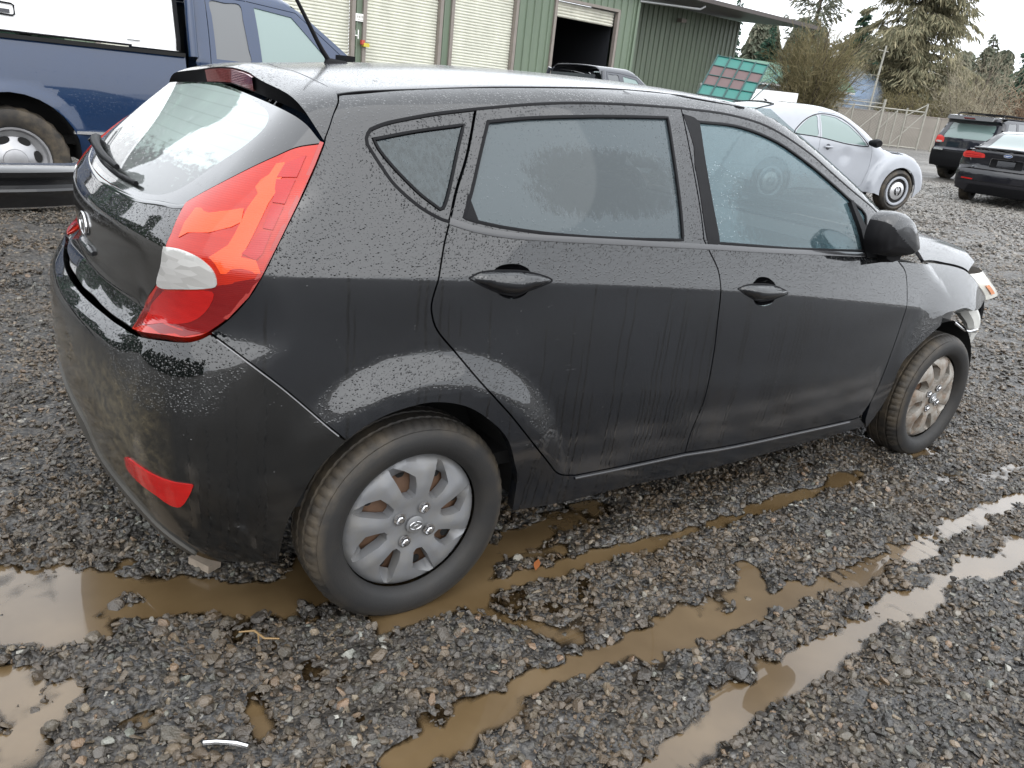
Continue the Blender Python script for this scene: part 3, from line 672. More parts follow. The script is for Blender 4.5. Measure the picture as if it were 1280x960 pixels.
# triangular sail at the rear edge of the rear door glass
panel('glass_divider', np.array([(.094, -.8, 1.047), (.118, -.77, 1.100), (.136, -.79, 1.037)]), M['trim'], car, 'S', inset=0., lift=.001, flange=.004, h=.03)

# rear: tail lights
lc = chain('l_right l_bot l_left l_top')
TL = panel('tail_light', lc, M['lens_red'], car, 'W', inset=.002, lift=.003, h=.014, flange=.03)
def sub(name, pts, mat, par, lift, dom='W', smooth=False, h=.014, inset=0.):
    pts = np.array(K[pts] if isinstance(pts, str) else pts)
    if smooth: pts = crom(np.vstack([pts, pts[:1]]))[:-1]
    for a, b in zip(par, panel(name, pts, mat, car, dom, inset=inset, lift=lift, flange=.004, h=h)): b.parent = a
rim = lc
sub('lens_rim', crom(np.vstack([inset_poly(rim[:, [1, 2]], 0)[:0]]), .02) if False else K['l_right'][:7] + [tuple(np.array(q) + np.array((-.005, .007, .002))) for q in K['l_right'][:7][::-1]], M['lens_edge'], TL, .0042)
sub('bright_reflector', 'l_bar', M['lens_orange'], TL, .0044)
sub('bright_reflector', 'l_band', M['lens_orange'], TL, .0046)
sub('lower_lens', 'l_dark', M['lens_dark'], TL, .0038)
for k in ('l_s1', 'l_s2', 'l_s3', 'l_s4'): sub('reflector_segment', k, M['lens_strip'], TL, .0052)
sub('reversing_lens', 'l_white', M['lens_clear'], TL, .0056, smooth=True)
sub('indicator_lens', 'l_low', M['lens_low'], TL, .0046, smooth=True)

# tailgate and rear window
def half_to_full(spec, zc0, zc1, dom='W'):
    P = chain(spec); return P
lowc = np.array([(-.632, 0., .742), (-.628, -.12, .741)] + K['hatch_low'][::-1]); 
glow = np.array([(-.553, 0., 1.005)] + K['glass_low'][2:])
hg = np.vstack([crom(lowc), crom(K['l_left'])[1:], crom(glow)[::-1][1:]])
hatch_full = np.vstack([hg, (hg * np.array([1, -1, 1.]))[::-1][1:-1]])
HT = panel('tailgate', hatch_full, M['hatch'], car, 'W', both=False)[0]
slo = np.array([(-.236, 0., 1.274), (-.240, -.18, 1.266)] + K['spoil_lo'][2:])
wg = np.vstack([crom(glow), crom(K['l_top'])[1:], crom(slo)[::-1][1:]])
win_full = np.vstack([wg, (wg * np.array([1, -1, 1.]))[::-1][1:-1]])
vis = np.array([(-.25, 0., 1.263), (-.25, -.2, 1.258), (-.26, -.40, 1.243), (-.27, -.50, 1.228), (-.29, -.545, 1.203), (-.33, -.548, 1.165), (-.39, -.525, 1.117), (-.46, -.48, 1.05), (-.51, -.36, 1.024), (-.53, 0., 1.017)])
vf = crom(vis); vf = np.vstack([vf, (vf * np.array([1, -1, 1.]))[::-1][1:-1]])
RW = panel('rear_window', win_full, M['rear_border'], car, 'W', holes=[vf], both=False, hole_inset=0.)[0]
panel('heated_pane', vf, M['fog_and_trees'], car, 'W', inset=0., both=False, flange=0)[0].parent = RW
strip('glass_lip', crom(np.vstack([glow[::-1] * np.array([1, -1, 1.]), glow[1:]])) + np.array([0, 0, -.004]), .012, .002, M['gloss'], car, both=False)[0].parent = RW

# rear bumper, valance, reflectors
bt = np.array([(-.640, 0., .737), (-.634, -.12, .737)] + K['bump_top'][::-1])
bb = np.array(K['bump_bot'] + [(-.44, -.76, .222), (-.50, -.68, .212), (-.56, -.45, .205), (-.585, -.2, .20), (-.59, 0., .20)])
bo = np.vstack([crom(bt), chain('bump_seam bump_arch')[1:], crom(bb)[1:]])
bumper_full = np.vstack([bo, (bo * np.array([1, -1, 1.]))[::-1][1:-1]])
BP = panel('rear_bumper', bumper_full, M['bumper'], car, 'W', both=False, flange=.03)[0]
va = np.array([(-.685, 0., .435), (-.672, -.18, .430), (-.665, -.27, .415), (-.651, -.30, .375), (-.64, -.34, .345), (-.60, -.55, .325), (-.56, -.65, .285), (-.50, -.69, .235), (-.52, -.62, .222), (-.56, -.4, .212), (-.59, 0., .207)])
vo = crom(va); vo = np.vstack([vo, (vo * np.array([1, -1, 1.]))[::-1][1:-1]])
M['valance'] = simple('dirty grey valance plastic', (.045, .042, .036), .6, var=.5, scale=9, bump=.2)
panel('valance', vo, M['valance'], car, 'W', both=False, lift=.007, flange=.012)[0].parent = BP
rf = crom(np.array(K['reflector'] + K['reflector'][:1]))[:-1]
for o in panel('bumper_reflector', rf, M['lens_low'], car, 'W', inset=0., lift=.004, flange=.006): o.parent = BP
# roof, spoiler, brake light
seam_c = np.vstack([[(-.108, 0., 1.331)], np.array(K['roof_seam'])[::-1]])
rs = crom(seam_c)
rh = [(1.30, -.545), (1.335, -.46), (1.36, -.3), (1.375, -.1), (1.377, 0.)]
rright = np.vstack([rs[:, :2], crom(np.c_[np.array(K['ditch'])[:, :2], 0 * np.array(K['ditch'])[:, :1]])[1:, :2], np.array([(1.12, -.546)]), np.array(rh)])
roof_full = np.vstack([rright, (rright * np.array([1, -1]))[::-1][1:-1]])
RF = panel('roof', roof_full, M['paint'], car, 'T', both=False, h=.03, conv=False)[0]
def coons(A, B, k=24, m=10):       # between two curves
    A = crom(A, .004); B = crom(B, .004); f = lambda P, n: P[np.linspace(0, len(P) - 1, n).round().astype(int)]
    A, B = f(A, k), f(B, k); s = np.linspace(0, 1, m)[:, None, None]; return A[None] * (1 - s) + B[None] * s
lip = np.array([(-.200, 0., 1.314), (-.206, -.15, 1.309), (-.222, -.30, 1.297)] + K['spoil_lip'][2:])
top_e = np.vstack([seam_c])
G = coons(np.vstack([seam_c, K['spoil_seam'][1:2]]), lip, 40, 12)
# right end follows the seam to the quarter panel
se = crom(np.array(K['spoil_seam']), .004); se = se[np.linspace(0, len(se) - 1, 12).round().astype(int)]
wgt = np.linspace(0, 1, 40)[None, :, None] ** 6
G = G + (se[:, None, :] - G[:, -1:, :]) * wgt
offs = (np.linspace(0, 1, 12)[:, None] ** 1.3) * np.minimum(1, (1 - np.linspace(0, 1, 40)[None, :]) * 6) * .018
for _ in range(4):
    g = grad(G); G = G - ((F(G) - offs - .0005)[..., None]) * g
def grid_mesh(name, G, mat, parent, both=True, sharp=None, normals=False):
    m, k = G.shape[:2]; f = [(i * k + j, i * k + j + 1, (i + 1) * k + j + 1, (i + 1) * k + j) for i in range(m - 1) for j in range(k - 1)]
    return mesh(name, G.reshape(-1, 3), f, mat, parent, True, sharp=sharp)
Gf = np.concatenate([(G * np.array([1, -1, 1.]))[:, ::-1][:, :-1], G], 1)
SP = grid_mesh('spoiler', Gf, M['paint'], car)
lo_c = crom(slo, .004); lo_c = lo_c[np.linspace(0, len(lo_c) - 1, 40).round().astype(int)]
lipc = G[-1]; lo_in = lo_c + np.array([.035, 0, -.003])
U = np.stack([lipc, lipc + (lo_in - lipc) * .12 + np.array([.004, 0, -.004]), lo_in])
Uf = np.concatenate([(U * np.array([1, -1, 1.]))[:, ::-1][:, :-1], U], 1)
us = grid_mesh('spoiler_underside', Uf[::-1], M['trim'], car); us.parent = SP
q = U[:, :12]; q = np.concatenate([(q * np.array([1, -1, 1.]))[:, ::-1][:, :-1], q], 1)
dn = np.array([-.006, 0, -.002]); B1 = q[0] * .92 + q[2] * .08 + dn; B2 = q[0] * .15 + q[2] * .85 + dn
bl = grid_mesh('brake_light', np.stack([B1 - dn, B1, B2, B2 - dn]), M['lens_brake'], car, sharp=40); bl.parent = SP
# roof seam strip (rubber) and ditch moulding
strip('roof_seam_gap', crom(np.vstack([(seam_c * np.array([1, -1, 1.]))[::-1], seam_c[1:]])), .006, .0006, M['rubber'], car, both=False)
strip('roof_ditch', np.vstack([crom(K['ditch']), crom([K['ditch'][-1], (1.12, -.546, 1.380), (1.30, -.545, 1.370)])[1:]]), .006, .0006, M['rubber'], car)

# windscreen, cowl, bonnet, wing, nose
ws = []
for z in np.linspace(1.36, .95, 10): ws.append((z,))
wr = np.array(wsedge); wr[:, 1] += .02; wr[:, 0] += .01
hd = np.array([(1.385, 0., 1.37), (1.38, -.2, 1.372), (1.36, -.4, 1.373), tuple(wr[0])])
ZS = np.linspace(0, 1, 22)
rows = []
for i in range(len(wr)):
    yy = np.linspace(0, wr[i, 1], 22); z = wr[i, 2] + (0.010 if i == 0 else 0) ; rows.append(np.c_[2.45 - .15 * yy ** 2 - (z - .86) * 1.79 - .10 * max(z - 1.15, 0) - .012, yy, 0 * yy + z])
Gw = np.array(rows); Gw = np.concatenate([(Gw * np.array([1, -1, 1.]))[:, ::-1][:, :-1], Gw], 1)
grid_mesh('windscreen', Gw[:, ::-1], M['gl_screen'], car)
ft = crom(K['fender_top']); fx = ft[:, 0]
wing = np.vstack([crom(K['seam_f']), ft[1:], crom(K['hl_edge'])[1:], crom([K['hl_edge'][-1], (3.02, -.725, .66), K['fend_low'][-1]])[1:], crom(K['fend_low'])[::-1][1:], crom(K['farch'])[::-1][1:], np.array([(2.068, -.832, .205), (2.03, -.84, .25)])])
panel('front_wing', wing, M['paint'], car, 'S', inset=.003, flange=.02)
bon = np.vstack([np.array([(2.30, 0.), (2.285, -.35), (2.235, -.62), (2.19, -.755)]), np.c_[fx[fx > 2.2], ft[fx > 2.2, 1] + .006], np.array([(2.80, -.715), (2.95, -.66), (3.10, -.55), (3.2, -.35), (3.23, 0.)])])
bon_full = np.vstack([bon, (bon * np.array([1, -1]))[::-1][1:-1]])
panel('bonnet', bon_full, M['paint'], car, 'T', both=False, conv=False, h=.035)
cow = np.array([(2.0, 0.), (2.02, -.72), (2.185, -.75), (2.23, -.62), (2.28, -.35), (2.295, 0.)]); cow = np.vstack([cow, (cow * np.array([1, -1]))[::-1][1:-1]])
cm = MB().box((2.20, 0, .925), (.22, 1.36, .03)).build('cowl', M['trim'], car)
# headlamps: bulging clear covers on the nose corners
def headlamp(sg):
    hl = []
    a = np.array(crom(K['hl_edge'] + [(3.03, -.722, .655)], .005))
    for t in np.linspace(0, 1, 14):
        p0 = a[int(t * (len(a) - 1))]; e = np.array([3.22 + .20 * t, -.36, .765 - .13 * t]); q = np.array([3.10 + .32 * t, -.74 + .03 * t, .790 - .12 * t])
        hl.append([tuple(p0 * (1 - s) ** 2 + q * 2 * s * (1 - s) + e * s * s) for s in np.linspace(0, 1, 14)])
    G = np.array(hl) * np.array([1, sg, 1.])
    o = grid_mesh('headlight', G if sg == -1 else G[:, ::-1], M['headlamp'], car)
    A = G[6:12, 1:3] + np.array([.001, -.005 * sg, .001])
    am = grid_mesh('indicator_lens', A if sg == -1 else A[:, ::-1], M['amber'], car); am.parent = o
headlamp(1); headlamp(-1)
MB().box((3.02, 0, .50), (.10, 1.15, .12)).build('crash_beam', simple('bare bumper beam', (.10, .10, .10), .5), car)
fb = MB()
for yy in np.linspace(-.5, .5, 11): fb.box((3.03, yy, .66), (.06, .09, .16))
fb.build('radiator_support', M['void'], car)
# torn inner wing seen where the bumper is missing
tw = crom(np.array([(2.90, -.70, .62), (2.93, -.735, .56), (2.93, -.735, .48), (2.90, -.71, .40)]), .01)
MB().tube(tw, np.linspace(.045, .018, len(tw)), 8).build('torn_liner', M['white_foam'], car, sharp=40)
MB().tube(crom(np.array([(2.62, -.80, .60), (2.78, -.79, .545), (2.92, -.77, .535)]), .01), .006, 6).build('hanging_wire', M['chrome'], car)
tl = MB(); tl.tube(crom(np.array([(3.0, -.715, .66), (3.02, -.72, .58), (2.99, -.72, .50), (2.95, -.70, .40)]), .01), .014, 6)
tl.build('broken_bumper_edge', M['trim'], car)

# wheel housings, underbody, inner shell
for xc in (0., 2.57):
    for sg in (-1, 1):
        mb = MB(); n = 24; V = []
        rr = .352 if xc == 0 else .345
        for yv in (.80, .55):
            for j in range(n + 1):
                a = R(-4) + R(188) * j / n; V.append((xc + rr * math.cos(a), sg * yv, HZ + rr * math.sin(a)))
        mb.add(V, [(j, j + 1, n + 2 + j, n + 1 + j) for j in range(n)])
        mb.add([(xc + rr * math.cos(R(-4) + R(188) * j / n), sg * .55, HZ + rr * math.sin(R(-4) + R(188) * j / n)) for j in range(n + 1)], [tuple(range(n + 1))])
        mb.build('wheel_housing', M['void'], car, fix=False)
ub = MB()
ub.box((1.28, 0, .235), (1.62, 1.56, .05)); ub.box((-.10, 0, .30), (.8, 1.0, .06)); ub.box((2.7, 0, .27), (.6, 1.0, .06))
ub.build('underbody', M['void'], car)
MB().tube(crom(np.array([(-.54, .3, .22), (-.35, .3, .20), (.3, .1, .20)]), .05), .035, 10).build('exhaust', M['rust'], car)
# floor, seats, dash, wheel inside
ins = MB(); ins.box((1.0, 0, .36), (2.6, 1.5, .04)); ins.box((2.05, 0, .62), (.10, 1.46, .5)); ins.box((-.30, 0, .62), (.05, 1.1, .3)); ins.box((.0, 0, .75), (.5, 1.2, .05)); ins.build('cabin_floor', M['void'], car)
hdl = MB(); hdl.box((.60, 0, 1.318), (1.2, .96, .012)); hdl.build('headlining', simple('pale headlining', (.30, .30, .29), .9), car)
def seat(x, y):
    mb = MB()
    mb.tube([(x + .42, y, .60), (x + .38, y, .61), (x + .05, y, .58), (x - .02, y, .57)], [.10, .13, .13, .10], 10)
    s = mb.build('seat', M['seat'], car, sharp=50); s.scale = (1, 1, 1)
    b = MB()
    prof = [(x - .02, .56), (x - .05, .75), (x - .12, 1.0), (x - .16, 1.10)]
    G = []
    for (px, pz), w, th in zip(prof, (.22, .25, .23, .15), (.07, .09, .08, .05)):
        G.append([(px + th * math.sin(a), y + w * math.copysign(abs(math.cos(a)) ** .5, math.cos(a)), pz + .02 * math.sin(a)) for a in np.linspace(0, 2 * math.pi, 17)[:-1]])
    V = [p for r in G for p in r]; f = [(i * 16 + j, i * 16 + (j + 1) % 16, (i + 1) * 16 + (j + 1) % 16, (i + 1) * 16 + j) for i in range(3) for j in range(16)] + [tuple(range(48, 64))]
    b.add(V, f); b.build('seat_back', M['seat'], s, sharp=60)
    hh = MB(); V = []
    for k, (dz, w, th) in enumerate([(1.13, .08, .03), (1.15, .12, .05), (1.24, .12, .05), (1.27, .08, .03)]):
        V += [(x - .17 + th * math.sin(a), y + w * math.copysign(abs(math.cos(a)) ** .5, math.cos(a)), dz) for a in np.linspace(0, 2 * math.pi, 17)[:-1]]
    hh.add(V, [(i * 16 + j, i * 16 + (j + 1) % 16, (i + 1) * 16 + (j + 1) % 16, (i + 1) * 16 + j) for i in range(3) for j in range(16)] + [tuple(range(48, 64)), tuple(range(16))[::-1]])
    hh.build('headrest', M['seat'], s, sharp=60)
for y in (-.36, .36): seat(1.02, y)
rb = MB(); rb.box((.42, 0, .60), (.5, 1.3, .16)); rb.box((.14, 0, .84), (.14, 1.3, .48), ry=-.25); rb.build('rear_bench', M['seat'], car, sharp=40)
dd = MB(); dd.prism([(1.72, .62), (1.74, .86), (1.80, .92), (2.10, .93), (2.22, .90), (2.22, .62)], -.70, .70); dd.prism([(1.70, .90), (1.76, .965), (1.90, .955), (1.95, .92)], .18, .56); DD = dd.build('dashboard', M['dash'], car, sharp=40)
wh = MB(); tt = np.linspace(0, 2 * math.pi, 29)
wh.tube([(1.60 + .07 * math.sin(a), .37 + .185 * math.cos(a), .90 + .165 * math.sin(a)) for a in tt], .014, 8); wh.tube([(1.60, .37, .90), (1.75, .37, .84)], .03, 8); wh.box((1.6, .37, .90), (.03, .34, .05))
wh.build('steering_wheel', M['dash'], car, sharp=50)

# door handles with scooped cups
def handle(par, hk, ck):
    cup = crom(np.array(K[ck] + K[ck][:1]), .006)[:-1]
    U, f = triangulate([todom(cup, 'S')], .009)
    d = segdist(U, todom(cup, 'S')); X = onbody(U, 'S'); N = grad(X); dm = d.max()
    X = X - N * (.030 * (1 - np.exp(-d / .009)))[:, None]
    for sg, pr in zip((1, -1), par):
        t = X * np.array([1, sg, 1.]); nr = np.cross(t[f[:, 1]] - t[f[:, 0]], t[f[:, 2]] - t[f[:, 0]])[:, 1].mean()
        ff = f if (nr * -sg) > 0 else f[:, ::-1]
        o = mesh('handle_cup', t, ff, M['cup'], pr, True)
    P = np.array(K[hk]); L = todom(crom(np.vstack([P, P[:1]]), .006)[:-1], 'S')
    U, f = triangulate([L], .010); d = segdist(U, L); X = onbody(U, 'S'); N = grad(X)
    X = X + N * (.004 + .020 * np.sqrt(np.minimum(d / max(d.max(), 1e-6), 1)) )[:, None] * np.array([1, 1, 1.])
    X = X - N * np.where(d < 1e-6, .008, 0)[:, None]
    for sg, pr in zip((1, -1), par):
        t = X * np.array([1, sg, 1.]); nr = np.cross(t[f[:, 1]] - t[f[:, 0]], t[f[:, 2]] - t[f[:, 0]])[:, 1].mean()
        ff = f if (nr * -sg) > 0 else f[:, ::-1]
        mesh('door_handle', t, ff, M['paint'], pr, True)
    S_ = np.vstack([crom(np.vstack([P, P[:1]]), .006)])
    for a, b in zip(par, strip('handle_gap', S_, .0045, .0006, M['rubber'], car)): b.parent = a
M['cup'] = M['gloss']
handle(RD, 'handle_r', 'cup_r'); handle(FD, 'handle_f', 'cup_f')

# door mirrors, folded in: sail, housing, painted cap, glass facing the door
for a in panel('mirror_sail', np.array([(1.736, -.7, 1.089), (1.753, -.7, 1.095), (1.783, -.7, 1.042), (1.885, -.7, .905), (1.775, -.7, .913), (1.765, -.7, 1.0)]), M['trim'], car, 'S', inset=0., lift=.009, flange=.02, h=.03): pass
def mirror(sg):
    s = np.array([1, sg, 1.])
    P = crom(np.array([(1.70, 0, .940), (1.672, 0, .99), (1.678, 0, 1.05), (1.71, 0, 1.078), (1.765, 0, 1.086), (1.83, 0, 1.074), (1.888, 0, 1.038), (1.935, 0, .985), (1.960, 0, .945), (1.92, 0, .930), (1.82, 0, .927), (1.70, 0, .940)]), .006)[:-1]
    cen = np.array([1.80, 0, 1.005]); n = len(P); V = []
    for y, k, dz in [(np.interp(k_, [0, 1, 3, 6, 9, 13, 17], [.848, .853, .880, .905, .922, .932, .935]), np.interp(k_, [0, 1, 3, 6, 9, 13, 17], [.93, 1., 1., .93, .78, .5, .15]), .004 * min(1, k_ / 6)) for k_ in range(18)]:
        q = cen + (P - cen) * k; q[:, 1] = y; q[:, 2] += dz; V += list(q)
    f = [(i * n + j, i * n + (j + 1) % n, (i + 1) * n + (j + 1) % n, (i + 1) * n + j) for i in range(17) for j in range(n)] + [tuple(range(17 * n, 18 * n)), tuple(range(n))[::-1]]
    V = np.array(V); bz = lambda x: np.interp(x, [1.62, 1.70, 1.747, 1.813, 1.93], [1.072, 1.052, 1.015, .984, .94])
    fm = [1 if V[list(q)][:, 2].mean() > bz(V[list(q)][:, 0].mean()) else 0 for q in f]
    o = mesh('wing_mirror', V * s, f, [M['trim'], M['paint']], car, True, fmat=fm)
    bm = bmesh.new(); bm.from_mesh(o.data); bmesh.ops.recalc_face_normals(bm, faces=bm.faces); bm.to_mesh(o.data); bm.free(); o.data.set_sharp_from_angle(angle=R(50))
    g = cen + (P - cen) * .84; g[:, 1] = .8465; mesh('mirror_glass', g * s, [tuple(range(n)) if sg == 1 else tuple(range(n))[::-1]], M['mirror'], o, False)
    MB().tube(np.array([(1.90, .79, .925), (1.86, .87, .940)]) * s, [.04, .035], 8).build('mirror_arm', M['trim'], o, sharp=40)
mirror(1); mirror(-1)

# aerial, wiper, badge
AX = .10
ab = MB(); V = []
for x, w, h in ((-.035, .018, .026), (-.025, .022, .032), (.03, .020, .028), (.075, .006, .004)):
    V += [(x, w * c, h * s_) for c, s_ in ((-1, 0), (-.8, .6), (-.35, 1), (.35, 1), (.8, .6), (1, 0))]
ab.add(np.array(V) * np.array([.92, .85, .9]) + np.array([AX, 0, 1.340]), [(i * 6 + j, i * 6 + j + 1, (i + 1) * 6 + j + 1, (i + 1) * 6 + j) for i in range(3) for j in range(5)] + [(0, 1, 2, 3, 4, 5)])
A = ab.build('aerial_base', M['trim'], car, sharp=50)
ar = crom(np.array([(AX - .022, 0, 1.362), (AX - .05, 0, 1.398), (AX - .095, 0, 1.47), (AX - .19, 0, 1.62)]), .02)
MB().tube(ar, np.linspace(.0075, .0045, len(ar)), 8).build('aerial_rod', M['trim'], A, sharp=60)
def surfpt(y, z, off): 
    X = onbody(np.array([todom(np.array([(-.5, y, z)]), 'W')[0]]), 'W'); 
    return (X + grad(X) * off)[0]
def rearpt(y, z, off=0.):
    # point on the rear face at given y, z
    X, h, m = march(np.array([[-1.4, y, z]]), np.array([[1., 0, 0]]), 0, 1.4, 300); return (X + grad(X) * off)[0]
wp = [rearpt(y, z, o) for y, z, o in ((.43, 1.050, .020), (.40, 1.048, .024), (.25, 1.043, .026), (.05, 1.038, .024), (-.12, 1.036, .020))]
wc_ = crom(np.array(wp), .02)
MB().tube(wc_, np.linspace(.015, .007, len(wc_)), 8).tube([rearpt(.40, 1.045, -.004), rearpt(.40, 1.045, .034)], [.020, .014], 12).build('rear_wiper', M['trim'], car, sharp=50)
wb = [rearpt(y, z, .009) for y, z in ((.30, 1.036), (.1, 1.030), (-.12, 1.028), (-.30, 1.030))]
MB().tube(crom(np.array(wb), .02), .006, 6).build('wiper_blade', M['rubber'], car, sharp=60)
bx = rearpt(0, .885, 0)
bd = MB(); tt = np.linspace(0, 2 * math.pi, 33)
bd.tube([(rearpt(.055 * math.cos(a), .885 + .029 * math.sin(a), .004)) for a in tt], .0035, 6)
for sy in (-.019, .019): bd.tube([rearpt(sy + .006, .864, .004), rearpt(sy - .006, .906, .004)], .0038, 6)
bd.tube([rearpt(-.02, .880, .004), rearpt(0, .885, .005), rearpt(.02, .890, .004)], .0038, 6)
bd.build('badge', M['chrome'], HT, sharp=60)
hp = [rearpt(y, .825, .002) for y in np.linspace(-.10, .10, 9)]
MB().tube(hp, [.006, .013, .014, .014, .014, .014, .014, .013, .006], 8).build('tailgate_grip', M['paint'], HT, sharp=60)

# wheels
def fine0(P, st):
    out = []
    for a, b in zip(P, np.roll(P, -1, 0)):
        n = max(1, int(np.linalg.norm(b - a) / st)); out += [a + (b - a) * k / n for k in range(n)]
    return np.array(out)
def hub_face():
    loops = []; pk = []
    t = np.linspace(0, 2 * math.pi, 97)[:-1]; loops.append(np.c_[.188 * np.cos(t), .188 * np.sin(t)])
    for k in range(8):
        c = R(103 - 45 * k + .0)
        pol = [(.078, -5), (.086, -11), (.112, -12), (.137, -11), (.156, -2), (.172, 5), (.180, 8), (.181, 12), (.168, 12.5), (.138, 11.5), (.105, 10.5), (.082, 7)]
        p = fine0(np.array([(r * math.cos(c + R(a)), r * math.sin(c + R(a))) for r, a in pol]), .006); loops.append(p); pk.append((c, p))
    return loops, pk
def hub_depth(p):
    r = np.hypot(p[:, 0], p[:, 1]); th = np.arctan2(p[:, 1], p[:, 0])
    d = .004 - .010 * np.clip((r - .03) / .14, 0, 1) ** 2 - .012 * np.clip((r - .172) / .016, 0, 1) ** 2
    a = (th - R(103) + R(22.5)) / R(45); a = np.abs(a - np.round(a)) * 2      # 0 on blade axis... 1 on pocket axis
    return d + .011 * (1 - a) * np.clip((r - .06) / .05, 0, 1) * np.clip((.186 - r) / .03, 0, 1) - .004 * np.clip((.075 - r) / .03, 0, 1)
def build_hubcap(mat, par, sg):
    loops, pk = hub_face(); U, f = triangulate(loops, .0095)
    D = hub_depth(U); V = [(u[0], -d * 1.0, u[1]) for u, d in zip(U, D)]; faces = [tuple(t) for t in f]
    # pockets: side walls, sloped outer wall and floor with a hole in it
    for c, p in pk:
        n = len(p); b = len(V); dep = hub_depth(p); r = np.hypot(p[:, 0], p[:, 1])
        V += [(q[0], -d, q[1]) for q, d in zip(p, dep)]
        sc = np.array([.9, .9]); cen = np.array([.118 * math.cos(c), .118 * math.sin(c)])
        inn = cen + (p - cen) * .88; ri = np.hypot(inn[:, 0], inn[:, 1])
        k = np.where(ri > .146, .146 / ri, 1.)[:, None]; inn = inn * k
        V += [(q[0], .026, q[1]) for q in inn]
        faces += [(b + j, b + (j + 1) % n, b + n + (j + 1) % n, b + n + j) for j in range(n)]
    # outer skirt
    t = np.linspace(0, 2 * math.pi, 97)[:-1]; b = len(V); dd = hub_depth(np.c_[.188 * np.cos(t), .188 * np.sin(t)])
    V += [(.188 * math.cos(a), -d, .188 * math.sin(a)) for a, d in zip(t, dd)] + [(.190 * math.cos(a), .02, .190 * math.sin(a)) for a in t]
    faces += [(b + j, b + (j + 1) % 96, b + 96 + (j + 1) % 96, b + 96 + j) for j in range(96)]
    o = mesh('hubcap', V, faces, mat, par, True)
    bm = bmesh.new(); bm.from_mesh(o.data); bmesh.ops.remove_doubles(bm, verts=bm.verts, dist=1e-5); bmesh.ops.recalc_face_normals(bm, faces=bm.faces); bm.to_mesh(o.data); bm.free(); o.data.set_sharp_from_angle(angle=R(28))
    return o
def build_wheel(x, sg, capmat):
    root = MB()
    prof = [(.192, .030), (.200, .012), (.212, .004), (.235, -.002), (.258, .003), (.2655, .0085), (.266, .012), (.274, .018), (.281, .030)]
    k = 99; V = []; ring = []
    full = [(r, -(.0875) + h) for r, h in prof] + [(.2845, -.045), (.2845, -.041), (.279, -.039), (.279, -.033), (.285, -.031), (.2855, -.004), (.279, -.002), (.279, .004), (.2855, .006), (.285, .033), (.279, .035), (.279, .041), (.2845, .043)] + [(r, .0875 - h) for r, h in prof[::-1]]
    for i, (r, h) in enumerate(full):
        for j in range(k * 2):
            a = 2 * math.pi * (j + .25 * (j % 2)) / (k * 2); rr = r
            if 6 <= i <= 10 and j % 3 == 0: rr = r - (.001 if i < 7 else .0035)     # shoulder tread slots
            if 11 <= i <= len(full) - 8 and j % 3 == 1: rr = r - .002
            V.append((rr * math.cos(a), h, rr * math.sin(a)))
    n = k * 2; m = len(full)
    f = [(i * n + j, i * n + (j + 1) % n, (i + 1) * n + (j + 1) % n, (i + 1) * n + j) for i in range(m - 1) for j in range(n)]
    V = np.array(V) * np.array([1, 1, 1.])
    o = mesh('wheel', V, f, M['tyre'], car, True)
    bm = bmesh.new(); bm.from_mesh(o.data); bmesh.ops.recalc_face_normals(bm, faces=bm.faces); bm.to_mesh(o.data); bm.free(); o.data.set_sharp_from_angle(angle=R(35))
    o.location = (x, sg * .757, HZ); o.rotation_euler = (0, 0, 0 if sg < 0 else math.pi)
    cap = build_hubcap(capmat, o, sg); cap.location = (0, -.068, 0)
    rim = MB().lathe([(.186, -.05), (.184, -.045), (.17, -.03), (.145, -.026), (.12, -.036), (.07, -.040), (.0, -.042)], 48)
    hole = rim
    for q in range(16):
        a = R(103 - 22.5 * q); hole.lathe([(.013, 0), (.0, .0005)], 12, c=(.138 * math.cos(a), -.0335, .138 * math.sin(a)), mi=1)
    rim.build('steel_rim', [M['rust'], M['void']], o, sharp=40)
    for q in range(4):
        a = R(60 - 90 * q); nt = MB().lathe([(.016, 0.), (.0165, .0005), (.0125, -.001), (.0125, .006), (.0, .007)], 6, c=(0, 0, 0))
        nt = MB().lathe([(.0175, .001), (.017, -.0015), (.0135, -.002), (.0125, .004), (.009, .004)], 18).lathe([(.0095, .006), (.0095, -.006), (.007, -.009), (0, -.0095)], 6)
        w = nt.build('lug_nut', [M['chrome']], o, sharp=35); w.location = (.051 * math.cos(a), -.074, .051 * math.sin(a))
    em = MB(); tt = np.linspace(0, 2 * math.pi, 25)
    em.lathe([(.0245, .002), (.0245, -.001), (.022, -.003), (.0, -.0035)], 28); E_ = em.build('centre_cap', M['hubcap'], o, sharp=40); E_.location = (0, -.075, 0)
    lg = MB(); lg.tube([(.017 * math.cos(a), -.0805, .011 * math.sin(a)) for a in tt], .0016, 6)
    for s_ in (-.006, .006): lg.tube([(s_ - .002, -.0805, -.008), (s_ + .002, -.0805, .008)], .0018, 6)
    lg.tube([(-.007, -.0805, -.002), (.007, -.0805, .002)], .0018, 6); lg.build('wheel_emblem', M['chrome'], o, sharp=60)
    return o
for x in (0., 2.57):
    for sg in (-1, 1): build_wheel(x, sg, M['hubcap'] if x == 0 else M['hubcap_dirty'])
